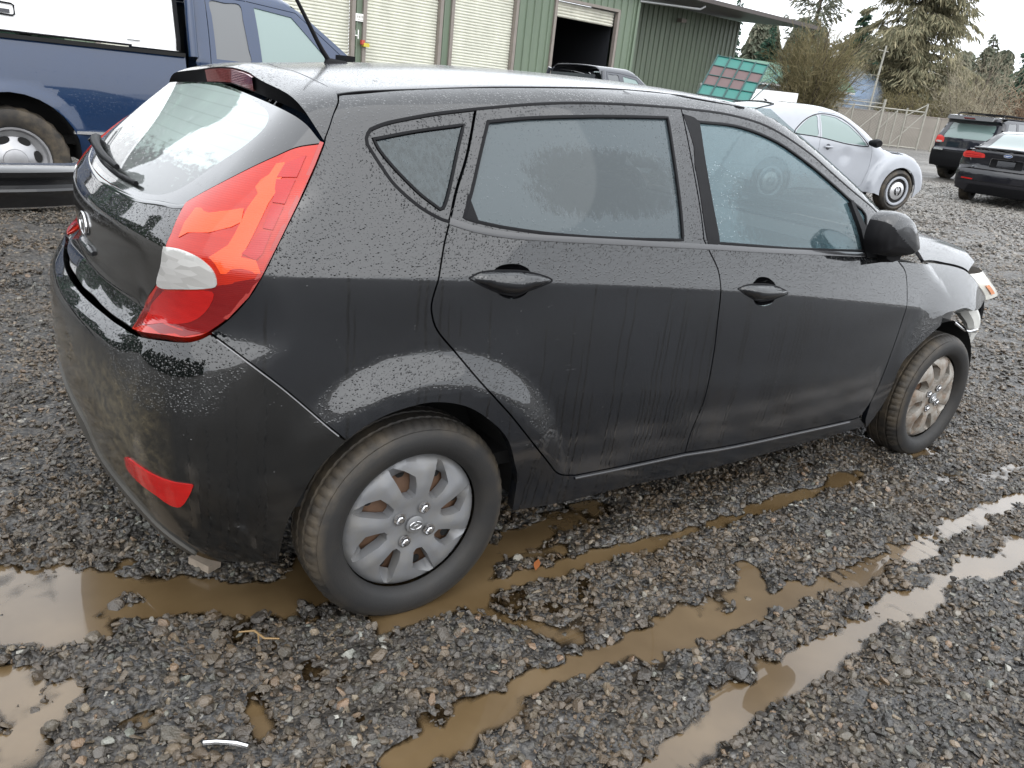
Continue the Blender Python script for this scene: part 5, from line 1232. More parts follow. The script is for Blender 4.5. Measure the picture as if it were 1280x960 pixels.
# ---- pickup trucks
def pickup(label, paint_, loc, psi, canopy, scale=1.0):
    global F
    car = empty('pickup_truck'); tag(car, label, 'pickup truck'); place(car, *loc, psi); car.scale = (scale,) * 3
    def F(P):
        x, y, z = P[..., 0], np.abs(P[..., 1]), P[..., 2]
        fl = sum(.035 * (1 - sstep(.47, .58, np.hypot(x - xc, z - .43))) * sstep(0., .2, z - .43) for xc in (0., 3.65))
        s = y - (.955 - .10 * ((z - .85) / .6) ** 2 * (z > .85) - .05 * ((z - .85) / .4) ** 2 * (z <= .85) + fl - .10 * np.maximum(x - 4.0, 0) ** 2)
        bed = smax(smax(smax(s, z - 1.32, .03), -1.18 - x, .05), x - 1.335, .01)
        cabs = y - (.945 - .32 * np.maximum(z - 1.26, 0) - .25 * np.maximum(z - 1.26, 0) ** 2 - .05 * ((z - .85) / .4) ** 2 * (z <= .85) + fl)
        ws_ = (x - (3.06 - (z - 1.42) * 1.5 - .12 * y * y)) * .55
        cab = smax(smax(smax(cabs, z - (1.915 - .035 * (x - 2.0) ** 2 - .05 * y * y), .10), ws_, .07), 1.35 - x + .04 * y * y, .06)
        fr = smax(smax(smax(s, z - (1.22 - .07 * np.maximum(x - 3.0, 0) - .06 * y * y), .10), x - (4.52 - .12 * y * y), .12), 2.6 - x, .02)
        return np.minimum(np.minimum(bed, cab), fr)
    ra = arc(0, .43, .475, 198, -18); fa = arc(3.65, .43, .475, 198, -18)
    bed = [(-1.15, .58)] + [q for q in ra] + [(1.325, .53), (1.325, 1.312), (-1.15, 1.312)]
    bs = vp('bed_side', bed, paint_, car, 'S')
    vp('bed_rail', [(-1.12, 1.284), (1.31, 1.284), (1.31, 1.300), (-1.12, 1.300)], M['belt'], car, 'S', lift=.006, h=.04, inset=0, flange=.012)
    MB().box((.09, 0, 1.30), (2.46, 1.84, .03)).box((.09, 0, .55), (2.4, 1.5, .06)).build('bed_floor', M['void'], car)
    for sg in (-1, 1): MB().box((.72, sg * .958, .635), (.60, .03, .022)).build('side_moulding', M['chrome2'], car)
    # cab
    q = [(1.58, 1.30), (1.875, 1.30), (1.86, 1.76), (1.60, 1.755)]; w = [(1.985, 1.29), (2.62, 1.29), (2.60, 1.42), (2.33, 1.72), (1.99, 1.755)]
    vq = [(2.66, 1.29), (2.78, 1.29), (2.655, 1.41)]
    dr = [(1.52, .60), (1.925, .60), (1.925, 1.80), (1.56, 1.80), (1.52, 1.2)]; df = [(1.925, .60), (2.86, .60), (2.92, 1.10), (2.94, 1.28), (2.78, 1.44), (2.38, 1.765), (1.925, 1.80)]
    R1 = vp('rear_door', dr, paint_, car, 'S', [smooth2(fine(q, .1))]); R2 = vp('front_door', df, paint_, car, 'S', [fine(w, .05), fine(vq, .05)])
    for o, g, m in ((R1, smooth2(fine(q, .1)), 'glass_d'), (R2, fine(w, .05), 'glass_g'), (R2, fine(vq, .05), 'glass_d')):
        for a, b in zip(o, vp('window', g, M[m], car, 'S', inset=-.004, lift=-.008, flange=0)): b.parent = a
    vp('cab_side', [(1.352, .53), (3.17, .53)] + fa[:1] + [(3.17, 1.18), (3.12, 1.24), (2.95, 1.38), (2.42, 1.79), (2.30, 1.83), (1.42, 1.84), (1.352, 1.75)], paint_, car, 'S', [dr, df])
    vp('front_wing', [(3.175, .60)] + fa[1:] + [(4.3, .62), (4.38, .95), (4.2, 1.10), (3.175, 1.18)], paint_, car, 'S')
    vp('cab_roof', rect(1.38, 2.37, -.70, .70, .08), paint_, car, 'T', both=False, lift=-.003)
    vp('windscreen', [(2.40, -.58), (3.05, -.70), (3.36, -.60), (3.40, 0), (3.36, .60), (3.05, .70), (2.40, .58), (2.45, 0)], M['glass_g'], car, 'T', both=False, lift=-.002)
    vp('bonnet', [(3.2, -.84), (4.3, -.74), (4.42, 0), (4.3, .74), (3.2, .84), (3.42, .6), (3.44, 0), (3.42, -.6)], paint_, car, 'T', both=False, lift=-.003)
    vp('cab_rear', rect(-.86, .86, 1.36, 1.83, .12), paint_, car, 'R', both=False)
    for sg in (-1, 1): MB().tube([(1.385, sg * .925, 1.29), (1.385, sg * .875, 1.55), (1.40, sg * .79, 1.80)], .04, 10).build('cab_corner', paint_, car, sharp=60)
    MB().box((1.338, 0, 1.55), (.012, 1.3, .36)).build('rear_screen', M['glass_d'], car)
    MB().box((4.5, 0, .62), (.16, 1.8, .26)).build('front_bumper', M['chrome2'], car, sharp=30); MB().box((4.42, 0, .96), (.08, 1.2, .36)).build('grille', M['trim'], car)
    for sg in (-1, 1): MB().box((4.36, sg * .76, .98), (.10, .28, .26)).build('headlight', M['headlamp'], car, sharp=30)
    MB().box((-1.2, 0, .95), (.05, 1.84, .70)).build('tailgate', paint_, car); MB().box((-1.27, 0, .58), (.14, 1.9, .2)).build('rear_bumper', M['chrome2'], car)
    MB().box((1.6, 0, .50), (5.4, 1.2, .14)).build('chassis', M['void'], car)
    housings(car, (0, 3.65), .90, .48, .43)
    for x in (0, 3.65):
        for sg in (-1, 1): disc_wheel(car, x, sg * .83, .40, .40, .245, .26, sg, 'truck')
    for sg in (-1, 1):
        MB().box((2.72, sg * 1.07, 1.33), (.10, .20, .24)).box((2.76, sg * .95, 1.30), (.05, .10, .05)).build('wing_mirror', M['trim'], car, sharp=30)
    if canopy:
        mb = MB(); V = []
        for z, w_, x0, x1 in ((1.325, .90, -1.17, 1.272), (1.40, .90, -1.17, 1.272), (2.02, .80, -1.05, 1.255), (2.07, .74, -1.0, 1.2)):
            V += [(x0, -w_, z), (x1, -w_, z), (x1, w_, z), (x0, w_, z)]
        mb.add(V, [(i * 4 + j, i * 4 + (j + 1) % 4, i * 4 + 4 + (j + 1) % 4, i * 4 + 4 + j) for i in range(3) for j in range(4)] + [(12, 13, 14, 15), (3, 2, 1, 0)])
        cp = mb.build('canopy', M['white'], car)
        MB().tube([(1.268, -.908, 1.33), (1.268, -.906, 1.41), (1.252, -.808, 2.02)], .018, 6).build('canopy_corner_seal', M['trim'], cp)
        lt = MB(); yy = lambda z: -.905 + (z - 1.40) * .161
        P4 = [(-.16, 1.455), (.085, 1.445), (.10, 1.455), (.10, 1.515), (.085, 1.525), (-.16, 1.535), (-.17, 1.52), (-.17, 1.465)]
        lt.tube([(x, yy(z) - .006, z) for x, z in P4 + P4[:1]], .007, 6); lt.build('canopy_latch', M['trim'], cp, sharp=60)
        MB().box((-.04, yy(1.475) - .002, 1.472), (.22, .01, .026)).build('latch_plate', M['navy'], cp)
        MB().box((.92, yy(1.375) - .002, 1.372), (.10, .004, .006)).build('canopy_lettering', M['grey'], cp)
        MB().tube([(-1.17, -.91, 1.335), (.9, -.91, 1.332)], .009, 6).build('canopy_gasket', M['trim'], cp)
    return car
bt_ = pickup('dark blue pickup truck with a white canopy over its bed, behind the black hatchback', M['blue'], (-.48, 5.94), 4, True)
pickup('dark grey pickup truck cab showing above the hatchback roof, parked by the dark open doorway', M['grey'], (7.5, 9.75), 2, False, .945)

# ---- silver beetle-shaped coupe
def beetle():
    global F
    car = empty('rounded_coupe'); tag(car, 'silver white rounded two-door coupe with a dented door and arched roof', 'car'); place(car, 9.42, 6.20, -14); car.location.z += .05; car.scale = (.985,) * 3
    top = nat([-.95, -.8, -.6, -.35, 0, .45, .95, 1.4, 1.8, 2.1, 2.3, 2.7, 3.05, 3.3, 3.5], [.45, .74, 1.04, 1.27, 1.425, 1.49, 1.50, 1.435, 1.255, 1.07, .985, .94, .83, .66, .40])
    def F(P):
        x, y, z = P[..., 0], np.abs(P[..., 1]), P[..., 2]
        s = y - (.80 - .03 * ((z - .6) / .4) ** 2 * (z < .6) - .30 * splus(z - .96, .03) - .20 * np.maximum(z - .96, 0) ** 2 - .06 * np.maximum(np.abs(x - 1.2) - 1.2, 0) ** 2)
        b = smax(s, (z - (top(x) - .10 * y * y)) * .8, .16)
        dent = .018 * np.exp(-(((x - 1.42) / .09) ** 2 + ((z - .80) / .10) ** 2))
        b = b + dent
        for xc in (0., 2.54):
            e = np.sqrt(((x - xc) / .565) ** 2 + ((z - .36) / .56) ** 2) - 1
            fd = smax(e * .52, y - (.905 - .35 * np.maximum(z - .6, 0) ** 2), .10)
            k = .05; hh = np.maximum(k - np.abs(b - fd), 0) / k; b = np.minimum(b, fd) - hh * hh * k * .25
        return np.maximum(b, .18 - z)
    fa = arc(2.54, .335, .365, 195, -15); ra = arc(0, .335, .365, 195, -15)
    dlo = smooth2([(.36, 1.05), (.40, 1.12), (.60, 1.275), (.86, 1.365), (1.20, 1.36), (1.45, 1.27), (1.68, 1.115), (1.83, .985), (1.80, .965), (1.4, .975), (.86, 1.03)], .03)
    wq = smooth2([(.40, 1.06), (.44, 1.12), (.62, 1.262), (.80, 1.335), (.81, 1.2), (.815, 1.055), (.6, 1.055)], .03); wf = [(.90, 1.035), (.885, 1.345), (1.02, 1.352), (1.19, 1.335), (1.43, 1.245), (1.65, 1.105), (1.79, .985), (1.4, .99)]
    wf = smooth2(fine(wf, .08), .03)
    door = smooth2(fine([(.865, .34), (.86, 1.39), (1.20, 1.395), (1.48, 1.28), (1.72, 1.12), (1.90, .97), (1.935, .80), (1.93, .62), (1.86, .36)], .1), .04)
    D = vp('door', door, M['silver'], car, 'S', [wf], h=.04)
    for a, b in zip(D, vp('window', wf, M['glass_g'], car, 'S', inset=-.004, lift=-.006, flange=0)): b.parent = a
    side_o = [(-.80, .50), (-.60, .36), (-.38, .33)] + ra + [(.45, .27), (2.08, .27)] + fa + [(3.10, .42), (3.15, .60), (2.95, .80), (2.55, .93), (2.1, 1.02), (1.75, 1.22), (1.4, 1.38), (.95, 1.43), (.45, 1.41), (0, 1.33), (-.35, 1.14), (-.6, .9)]
    vp('body_side', side_o, M['silver'], car, 'S', [door, wq], h=.04)
    vp('quarter_window', wq, M['glass_g'], car, 'S', inset=-.004, lift=-.006, flange=0)
    # window surround
    Q = np.array([onbody(np.array([p]), 'S')[0] for p in np.vstack([dlo, dlo[:1]])]); strip('window_trim', Q, .016, .003, M['trim'], car)
    rwin = smooth2([(-.50, -.40), (-.25, -.46), (.12, -.44), (.18, 0), (.12, .44), (-.25, .46), (-.50, .40), (-.55, 0)], .05)
    scr = smooth2([(1.42, -.48), (1.75, -.58), (2.02, -.55), (2.10, 0), (2.02, .55), (1.75, .58), (1.42, .48), (1.47, 0)], .05)
    vp('body_top', smooth2([(-.70, -.50), (-.3, -.68), (.4, -.66), (1.2, -.62), (1.9, -.68), (2.6, -.62), (3.1, -.35), (3.2, 0), (3.1, .35), (2.6, .62), (1.9, .68), (1.2, .62), (.4, .66), (-.3, .68), (-.70, .50), (-.76, 0)], .06), M['silver'], car, 'T', [rwin, scr], both=False, lift=-.004, h=.05)
    vp('rear_screen', rwin, M['glass_s'], car, 'T', both=False, inset=-.004, lift=-.012, flange=0); vp('windscreen', scr, M['glass_g'], car, 'T', both=False, inset=-.004, lift=-.012, flange=0)
    Q = np.array([onbody(np.array([p]), 'T')[0] for p in np.vstack([rwin, rwin[:1]])]); strip('rear_screen_trim', Q, .045, .002, M['trim'], car, both=False)
    vp('rear_panel', rect(-.80, .80, .28, 1.12, .2), M['silver'], car, 'R', both=False, lift=-.006); vp('nose', rect(-.5, .5, .34, .62, .1), M['silver'], car, 'N2', both=False, lift=-.006)
    MB().tube([(.33, 0, 1.462), (.30, 0, 1.49), (.26, 0, 1.50)], [.02, .012, .004], 6).build('aerial', M['trim'], car, sharp=50)
    housings(car, (0, 2.54), .86, .37, .335)
    MB().box((1.27, 0, .26), (1.7, 1.4, .08)).build('underbody', M['void'], car)
    for x in (0, 2.54):
        for sg in (-1, 1): disc_wheel(car, x, sg * .80, .335, .335, .222, .21, sg, 'retro')
    for sg, d in zip((-1, 1), D):
        hb = MB(); V = []
        for c in ((0, .80, .0, .0), (.02, .84, .055, .045), (.05, .93, .085, .07), (.035, 1.0, .06, .05)):
            V += [(1.80 + c[0] + c[2] * math.cos(a), sg * c[1], 1.03 + c[3] * math.sin(a)) for a in np.linspace(0, 2 * math.pi, 13)[:-1]]
        hb.add(V, [(i * 12 + j, i * 12 + (j + 1) % 12, i * 12 + 12 + (j + 1) % 12, i * 12 + 12 + j) for i in range(3) for j in range(12)] + [tuple(range(36, 48))]); hb.build('wing_mirror', M['trim'], car, sharp=60)
        hd = onbody(np.array([[.955, .905], [1.03, .905], [1.11, .905]]), 'S') * np.array([1, -sg, 1.]) + np.array([0, sg * .022, 0]); MB().tube(hd, [.014, .019, .014], 8).build('door_handle', M['silver'], d, sharp=60)
        hc = onbody(np.array([[1.03, .905]]), 'S')[0] * np.array([1, -sg, 1.]); MB().lathe([(.045, .004 * sg), (.0, .005 * sg)], 14, c=tuple(hc)).build('handle_cup', M['grey'], d)
    return car
beetle()

# ---- black saloon seen from behind
def saloon():
    global F
    car = empty('saloon_car'); tag(car, 'black four-door saloon seen from behind with red tail lights and oval badge', 'car'); place(car, *SALOON)
    top = pchip([-1.1, -.97, -.9, -.35, -.2, .45, .9, 1.4, 1.95, 2.2, 3.0, 3.4, 3.7], [.6, 1.0, 1.075, 1.095, 1.13, 1.415, 1.465, 1.43, 1.13, 1.0, .86, .74, .4])
    rr = pchip([.1, .25, .45, .60, .66, .70, .80, .95, 1.03, 1.2], [-.80, -.90, -.965, -.97, -.95, -.91, -.90, -.915, -.935, -.935])
    def F(P):
        x, y, z = P[..., 0], np.abs(P[..., 1]), P[..., 2]
        fl = sum(.02 * (1 - sstep(.36, .46, np.hypot(x - xc, z - .33))) * sstep(0., .2, z - .33) for xc in (0., 2.65))
        s = y - (.895 - .05 * ((z - .6) / .4) ** 2 * (z < .6) + fl - .16 * splus(z - .80, .02) - .34 * splus(z - 1.0, .03) - .07 * np.maximum(-x - .2, 0) ** 2 - .08 * np.maximum(x - 2.6, 0) ** 2)
        b = smax(s, (z - (top(x) - .06 * y * y)) * .9, .07); b = smax(b, rr(z) + .16 * y * y + .2 * np.maximum(y - .6, 0) ** 2 - x, .07)
        return smax(b, x - (3.6 - .3 * y * y), .1)
    fa = arc(2.65, .33, .36, 198, -18); ra = arc(0, .33, .36, 198, -18)
    wr = smooth2(fine([(.10, 1.06), (.85, 1.02), (.84, 1.36), (.55, 1.36), (.25, 1.22)], .1), .04); wf = smooth2(fine([(.93, 1.02), (1.75, .99), (1.30, 1.32), (.95, 1.36)], .1), .04)
    vp('body_side', [(-.80, .35), (-.40, .25)] + ra + [(.42, .22), (2.22, .22)] + fa + [(3.35, .35), (3.42, .65), (3.0, .82), (2.25, .96), (1.95, 1.08), (1.38, 1.38), (.9, 1.445), (.45, 1.40), (.1, 1.27), (-.15, 1.15), (-.32, 1.085), (-.80, 1.055), (-.85, .7)], M['black2'], car, 'S', [wr, wf])
    for w in (wr, wf): vp('side_window', w, M['glass_d'], car, 'S', inset=-.004, lift=-.006, flange=0)
    scr = smooth2(fine([(-.25, -.60), (.40, -.50), (.46, 0), (.40, .50), (-.25, .60), (-.30, 0)], .15), .06)
    vp('body_top', smooth2(fine([(-.90, -.72), (-.3, -.76), (.4, -.64), (1.4, -.60), (2.0, -.68), (3.2, -.55), (3.4, 0), (3.2, .55), (2.0, .68), (1.4, .60), (.4, .64), (-.3, .76), (-.90, .72), (-.92, 0)], .2), .06), M['black2'], car, 'T', [scr], both=False, lift=-.004)
    vp('rear_screen', scr, M['glass_s'], car, 'T', both=False, inset=-.004, lift=-.008, flange=0)
    bl = [(-.865, .30), (-.55, .24), (.55, .24), (.865, .30), (.86, .655), (.6, .68), (-.6, .68), (-.86, .655)]
    vp('rear_bumper', bl, M['black2'], car, 'R', both=False, lift=.004); vp('diffuser', [(-.62, .23), (.62, .23), (.55, .40), (-.55, .40)], M['trim'], car, 'R', both=False, lift=.01)
    vp('bumper_trim', [(-.80, .455), (.80, .455), (.80, .475), (-.80, .475)], M['trim'], car, 'R', both=False, lift=.009, h=.04)
    pl = rect(-.29, .29, .74, .90, .03)
    vp('boot_lid', [(-.62, .69), (.62, .69), (.66, .88), (.62, 1.035), (-.62, 1.035), (-.66, .88)], M['black2'], car, 'R', [pl], both=False, lift=.002)
    vp('plate_recess', pl, M['trim'], car, 'R', both=False, lift=-.018, flange=0)
    MB().box((-.925, 0, .80), (.012, .31, .0)) if False else None
    px_ = float(onbody(np.array([[0, .82]]), 'R')[0, 0]); MB().box((px_ - .004, 0, .81), (.012, .31, .13)).build('number_plate_holder', M['gloss'], car, sharp=30)
    tl = smooth2([(.40, .90), (.42, .965), (.52, .985), (.70, 1.0), (.80, .985), (.835, .93), (.80, .875), (.65, .875), (.50, .885)], .03)
    for o in vp('tail_light', tl, M['taillight'], car, 'R', lift=.008, h=.03, flange=.02):
        sg = 1 if o.data.vertices[0].co.y > 0 else -1
        for z0 in (.905, .945):
            q = onbody(np.array([[a, z0] for a in np.linspace(.47, .78, 9)]), 'R') * np.array([1, sg, 1.]) + np.array([-.012, 0, 0]); MB().tube(q, .007, 5).build('light_bar', M['lens_strip'], o, sharp=60)
    for o in vp('rear_reflector', [(.50, .47), (.72, .475), (.72, .505), (.50, .50)], M['lens_low'], car, 'R', lift=.010, h=.03): pass
    bx_ = float(onbody(np.array([[0, .975]]), 'R')[0, 0]); T = np.linspace(0, 2 * math.pi, 25)
    bd_ = MB(); bd_.add([(bx_ - .012, .075 * math.cos(a), .975 + .030 * math.sin(a)) for a in T[:-1]], [tuple(range(24))]); bd_.build('oval_badge', M['badge_blue'], car); MB().tube([(bx_ - .012, .075 * math.cos(a), .975 + .030 * math.sin(a)) for a in T], .005, 6).tube([(bx_ - .014, .045, .975), (bx_ - .014, .01, .968), (bx_ - .014, -.045, .98)], .004, 5).build('badge_rim', M['chrome'], car, sharp=60)
    for yy, w_ in ((-.52, .12), (.52, .14)): 
        X = float(onbody(np.array([[yy, .725]]), 'R')[0, 0]); MB().box((X - .004, yy, .725), (.006, w_, .022)).build('model_badge', M['chrome'], car)
    MB().tube([(-.915 + .15 * y * y, y, 1.082 - .02 * abs(y)) for y in np.linspace(-.64, .64, 13)], .022, 8).build('boot_spoiler', M['black2'], car, sharp=60)
    MB().tube([(.62, 0, 1.45), (.56, 0, 1.48), (.48, 0, 1.49)], [.03, .02, .004], 6).tube([(.56, 0, 1.48), (.38, 0, 1.64)], .005, 5).build('aerial', M['trim'], car, sharp=50)
    MB().box((1.3, 0, .26), (4.0, 1.3, .10)).build('underbody', M['void'], car); housings(car, (0, 2.65), .84, .36, .33)
    for x in (0, 2.65):
        for sg in (-1, 1): disc_wheel(car, x, sg * .775, .33, .33, .21, .215, sg, 'five')
M['badge_blue'] = simple('blue badge enamel', (.04, .07, .18), .2)
SALOON = (16.7, 5.25, 10)
saloon()

# ---- dark estate / off-roader behind it
def suv():
    global F
    car = empty('off_road_car'); tag(car, 'near black off-road estate with roof rails, behind the saloon by the gate', 'car'); place(car, 22.65, 8.9, -4)
    top = pchip([-1.05, -.95, -.85, -.5, 0, 1.0, 1.6, 2.2, 2.5, 3.3, 3.6, 3.9], [.6, 1.45, 1.68, 1.73, 1.75, 1.75, 1.66, 1.25, 1.12, 1.02, .9, .4])
    rr = pchip([.2, .35, .6, .78, .83, 1.05, 1.12, 1.55, 1.62, 1.75], [-.85, -.95, -1.0, -.99, -.94, -.93, -.92, -.74, -.86, -.80])
    def F(P):
        x, y, z = P[..., 0], np.abs(P[..., 1]), P[..., 2]
        s = y - (.945 - .05 * ((z - .7) / .5) ** 2 * (z < .7) - .08 * splus(z - .9, .02) - .22 * splus(z - 1.12, .03) - .08 * np.maximum(-x - .3, 0) ** 2 - .08 * np.maximum(x - 3., 0) ** 2)
        b = smax(s, (z - (top(x) - .04 * y * y)), .08); b = smax(b, rr(z) + .14 * y * y - x, .08); return smax(b, x - (3.75 - .2 * y * y), .1)
    ra = arc(0, .36, .39, 198, -18); fa = arc(2.8, .36, .39, 198, -18)
    ws_ = [smooth2(fine(q, .1), .04) for q in ([(-.62, 1.16), (-.12, 1.14), (-.10, 1.60), (-.45, 1.59)], [(-.02, 1.13), (.86, 1.11), (.86, 1.62), (.02, 1.62)], [(.96, 1.10), (1.98, 1.10), (1.55, 1.50), (.98, 1.62)])]
    vp('body_side', [(-.85, .42), (-.42, .32)] + ra + [(.46, .30), (2.34, .30)] + fa + [(3.5, .45), (3.55, .85), (2.6, 1.05), (2.2, 1.2), (1.55, 1.62), (.9, 1.70), (-.5, 1.68), (-.72, 1.62), (-.82, 1.1)], M['navy'], car, 'S', ws_, h=.06)
    for w in ws_: vp('side_window', w, M['glass_d'], car, 'S', inset=-.004, lift=-.006, flange=0, h=.08)
    vp('body_top', smooth2(fine([(-.80, -.6), (1.5, -.66), (2.3, -.72), (3.4, -.6), (3.55, 0), (3.4, .6), (2.3, .72), (1.5, .66), (-.80, .6)], .2), .08), M['navy'], car, 'T', both=False, lift=-.004, h=.08)
    rg = smooth2(fine([(-.66, 1.12), (.66, 1.12), (.60, 1.50), (-.60, 1.50)], .15), .05)
    vp('tailgate', [(-.86, .80), (.86, .80), (.84, 1.12), (.70, 1.68), (-.70, 1.68), (-.84, 1.12)], M['navy'], car, 'R', [rg], both=False, lift=.002, h=.05)
    vp('rear_window', rg, M['glass_g'], car, 'R', both=False, inset=-.004, lift=-.006, flange=0); vp('rear_bumper', [(-.90, .36), (.90, .36), (.90, .79), (-.90, .79)], M['trim'], car, 'R', both=False, lift=.006, h=.06)
    MB().prism([(-1.00, 1.60), (-.72, 1.62), (-.70, 1.72), (-.95, 1.70)], -.62, .62).build('roof_spoiler', M['gloss'], car, sharp=30); X = -1.004; MB().box((X, 0, 1.645), (.01, .30, .025)).build('brake_light', M['lens_brake'], car)
    tl = smooth2([(.60, .98), (.62, 1.10), (.78, 1.16), (.885, 1.12), (.90, 1.0), (.80, .95)], .03)
    for o in vp('tail_light', tl, M['taillight'], car, 'R', lift=.010, h=.03, flange=.03): 
        sg = 1 if o.data.vertices[0].co.y > 0 else -1; X = onbody(np.array([[.74, 1.0]]), 'R')[0]; MB().box((X[0] - .02, sg * .74, .995), (.02, .16, .045)).build('reversing_lens', M['lens_clear'], o)
    MB().box((-1.02, .62, .80), (.02, .26, .05)).build('bumper_plate', M['chrome2'], car)
    for sg in (-1, 1): MB().tube([(-.55, sg * .62, 1.72), (-.45, sg * .62, 1.79), (1.2, sg * .60, 1.80), (1.32, sg * .60, 1.73)], .018, 6).build('roof_rail', M['trim'], car, sharp=60)
    for xx in (-.1, .8): MB().box((xx, 0, 1.80), (.07, 1.24, .03)).build('roof_bar', M['trim'], car)
    MB().box((1.4, 0, .34), (4.2, 1.4, .10)).build('underbody', M['void'], car); housings(car, (0, 2.8), .90, .39, .36)
    for x in (0, 2.8):
        for sg in (-1, 1): disc_wheel(car, x, sg * .81, .36, .36, .23, .24, sg, 'five')
suv()

# ---- loose bumper cover lying between hatchback and blue truck
def loose_bumper():
    prof = [(0, .53), (-.04, .545), (-.06, .60), (-.09, .628), (-.085, .640), (-.02, .648), (-.02, .672), (-.05, .69), (-.06, .715), (-.04, .728), (.03, .737), (.09, .738)]
    path = crom(np.array([(-2.55, 3.10, -.52), (-2.40, 2.66, -.50), (-2.05, 2.36, -.22), (-1.60, 2.22, -.02), (-1.2, 2.17, 0), (-.75, 2.20, 0), (-.42, 2.32, -.005), (-.20, 2.55, -.02), (-.12, 2.85, -.03)]), .04)
    T = np.gradient(path, axis=0); T[:, 2] = 0; T /= np.linalg.norm(T, axis=1, keepdims=True); Nn = np.c_[T[:, 1], -T[:, 0], 0 * T[:, 0]]
    prof = prof + [(q[0] + .02, q[1]) for q in prof[::-1]]
    k = len(prof); V = []
    for i, (p, n) in enumerate(zip(path, Nn)):
        for a, z in prof: V.append((p[0] - n[0] * a * 1, p[1] - n[1] * a, z + p[2]))
    f = [(i * k + j, i * k + (j + 1) % k, (i + 1) * k + (j + 1) % k, (i + 1) * k + j) for i in range(len(path) - 1) for j in range(k)] + [tuple(range(k)), tuple((len(path) - 1) * k + j for j in range(k))[::-1]]
    o = mesh('bumper_cover', V, f, M['gloss2'], None, True); bm = bmesh.new(); bm.from_mesh(o.data); bmesh.ops.recalc_face_normals(bm, faces=bm.faces); bm.to_mesh(o.data); bm.free(); o.data.set_sharp_from_angle(angle=R(35))
    tag(o, 'loose black bumper cover with stepped top edge in front of the blue truck wheel', 'car bumper')
    tag(MB().lathe([(.17, 0), (.31, 0.0), (.325, .04), (.325, .15), (.31, .19), (.17, .19)], 40, axis='z', closed=True).lathe([(.17, .195), (.30, .195), (.315, .235), (.315, .31), (.30, .33), (.17, .33)], 40, axis='z', closed=True).build('tyre_stack', M['tyre'], None, sharp=40), 'stack of two worn tyres propping up the loose bumper cover', 'tyres') if False else None
    return o
M['gloss2'] = car_paint('scuffed black bumper plastic', (.012, .012, .013), .3)
loose_bumper()
# ------------------------------------------------------------------ green metal workshop
BLD = empty('metal_workshop', (14.97, 20.96, float(far_rise(np.array(15.), np.array(21.)))), R(4))
tag(BLD, 'long green ribbed metal workshop with pale roller doors and a deep overhanging roof', 'workshop')
M['green_wall'] = simple('green ribbed cladding', (.118, .155, .108), .45, var=.28, scale=3., bump=.1, stretch=(1, 1, .12))
M['green_lightened'] = simple('green ribbed cladding lightened under the eaves', (.135, .165, .122), .45, var=.30, scale=3.0, bump=.1, stretch=(1, 1, .12))  # same green paint, colour lightened against the heavy overhang shade
M['door_white'] = simple('cream roller door', (.58, .58, .50), .5, var=.22, scale=2.5, stretch=(1, 1, .3))
M['door_dirty'] = simple('weathered roller door', (.50, .49, .42), .6, var=.35, scale=3.)
M['post_grey'] = simple('grey brown door jamb', (.20, .175, .155), .6, var=.2)
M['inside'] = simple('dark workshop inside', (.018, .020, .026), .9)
M['roof_edge'] = simple('dark brown roof edge', (.050, .040, .036), .5)
M['sign_white'] = simple('white painted sign', (.75, .75, .72), .5)
Z0 = -.35
def ribbed(name, x0, x1, z0, z1, y, mat, pitch=.32, d=.045):
    """profiled sheet: flat pans with raised ribs"""
    P = [(x0, 0.)]; x = x0 + pitch * .5
    while x + .10 < x1:
        P += [(x - .045, 0.), (x - .022, -d), (x + .022, -d), (x + .045, 0.)]; x += pitch
    P.append((x1, 0.)); V = [(a, y + b, z) for z in (z0, z1) for a, b in P]; n = len(P)
    return mesh(name, V, [(i, i + 1, n + i + 1, n + i) for i in range(n - 1)], mat, BLD, False)
TOP = 4.86
doors = [(-12.45, -9.35, 4.25), (-8.95, -5.88, 4.25), (-5.42, -2.93, 4.25), (-2.42, -.03, 4.25)]
xs = [-13.2]
for (a, b, h) in doors: ribbed('wall_panel', xs[-1], a - .02, Z0, TOP, 0, M['green_wall']); xs.append(b + .02); ribbed('wall_panel', a - .02, b + .02, h, TOP, 0, M['green_wall'])
ribbed('wall_panel', xs[-1], 1.70, Z0, TOP, 0, M['green_wall']); ribbed('wall_panel', 1.70, 4.62, 4.02, TOP, 0, M['green_wall']); ribbed('wall_panel', 4.62, 5.62, Z0, TOP, 0, M['green_wall'])
def roller(a, b, z0, z1, mat, label=None):
    n = int((z1 - z0) / .085); P = []
    for k in range(n):
        z = z0 + (z1 - z0) * k / n; s = (z1 - z0) / n; P += [(.02, z), (-.012, z + s * .35), (-.012, z + s * .7), (.02, z + s * .94)]
    V = [(x, .10 + y, z) for x in (a, b) for y, z in P]; m = len(P)
    o = mesh('roller_door', V, [(i, i + 1, m + i + 1, m + i) for i in range(m - 1)], mat, BLD, False)
    return o
for (a, b, h) in doors: roller(a, b, Z0, h, M['door_white'])
roller(1.80, 4.55, 3.52, 4.0, M['door_dirty'])
for (a, b, h) in doors + [(1.72, 4.60, 4.02)]:
    for x in (a - .05, b + .05): MB().box((x, .0, (h + Z0) / 2), (.11, .16, h - Z0)).build('door_jamb', M['post_grey'], BLD)
    MB().box(((a + b) / 2, .0, h + .04), (b - a + .2, .15, .09)).build('door_lintel', M['post_grey'], BLD)
MB().add([(1.72, .2, Z0), (4.6, .2, Z0), (4.6, .2, 4.02), (1.72, .2, 4.02), (.2, 6, Z0), (6, 6, Z0), (6, 6, 4.3), (.2, 6, 4.3)], [(4, 5, 6, 7), (0, 3, 7, 4), (1, 5, 6, 2), (3, 2, 6, 7), (0, 4, 5, 1)]).build('open_doorway', M['inside'], BLD, fix=False)
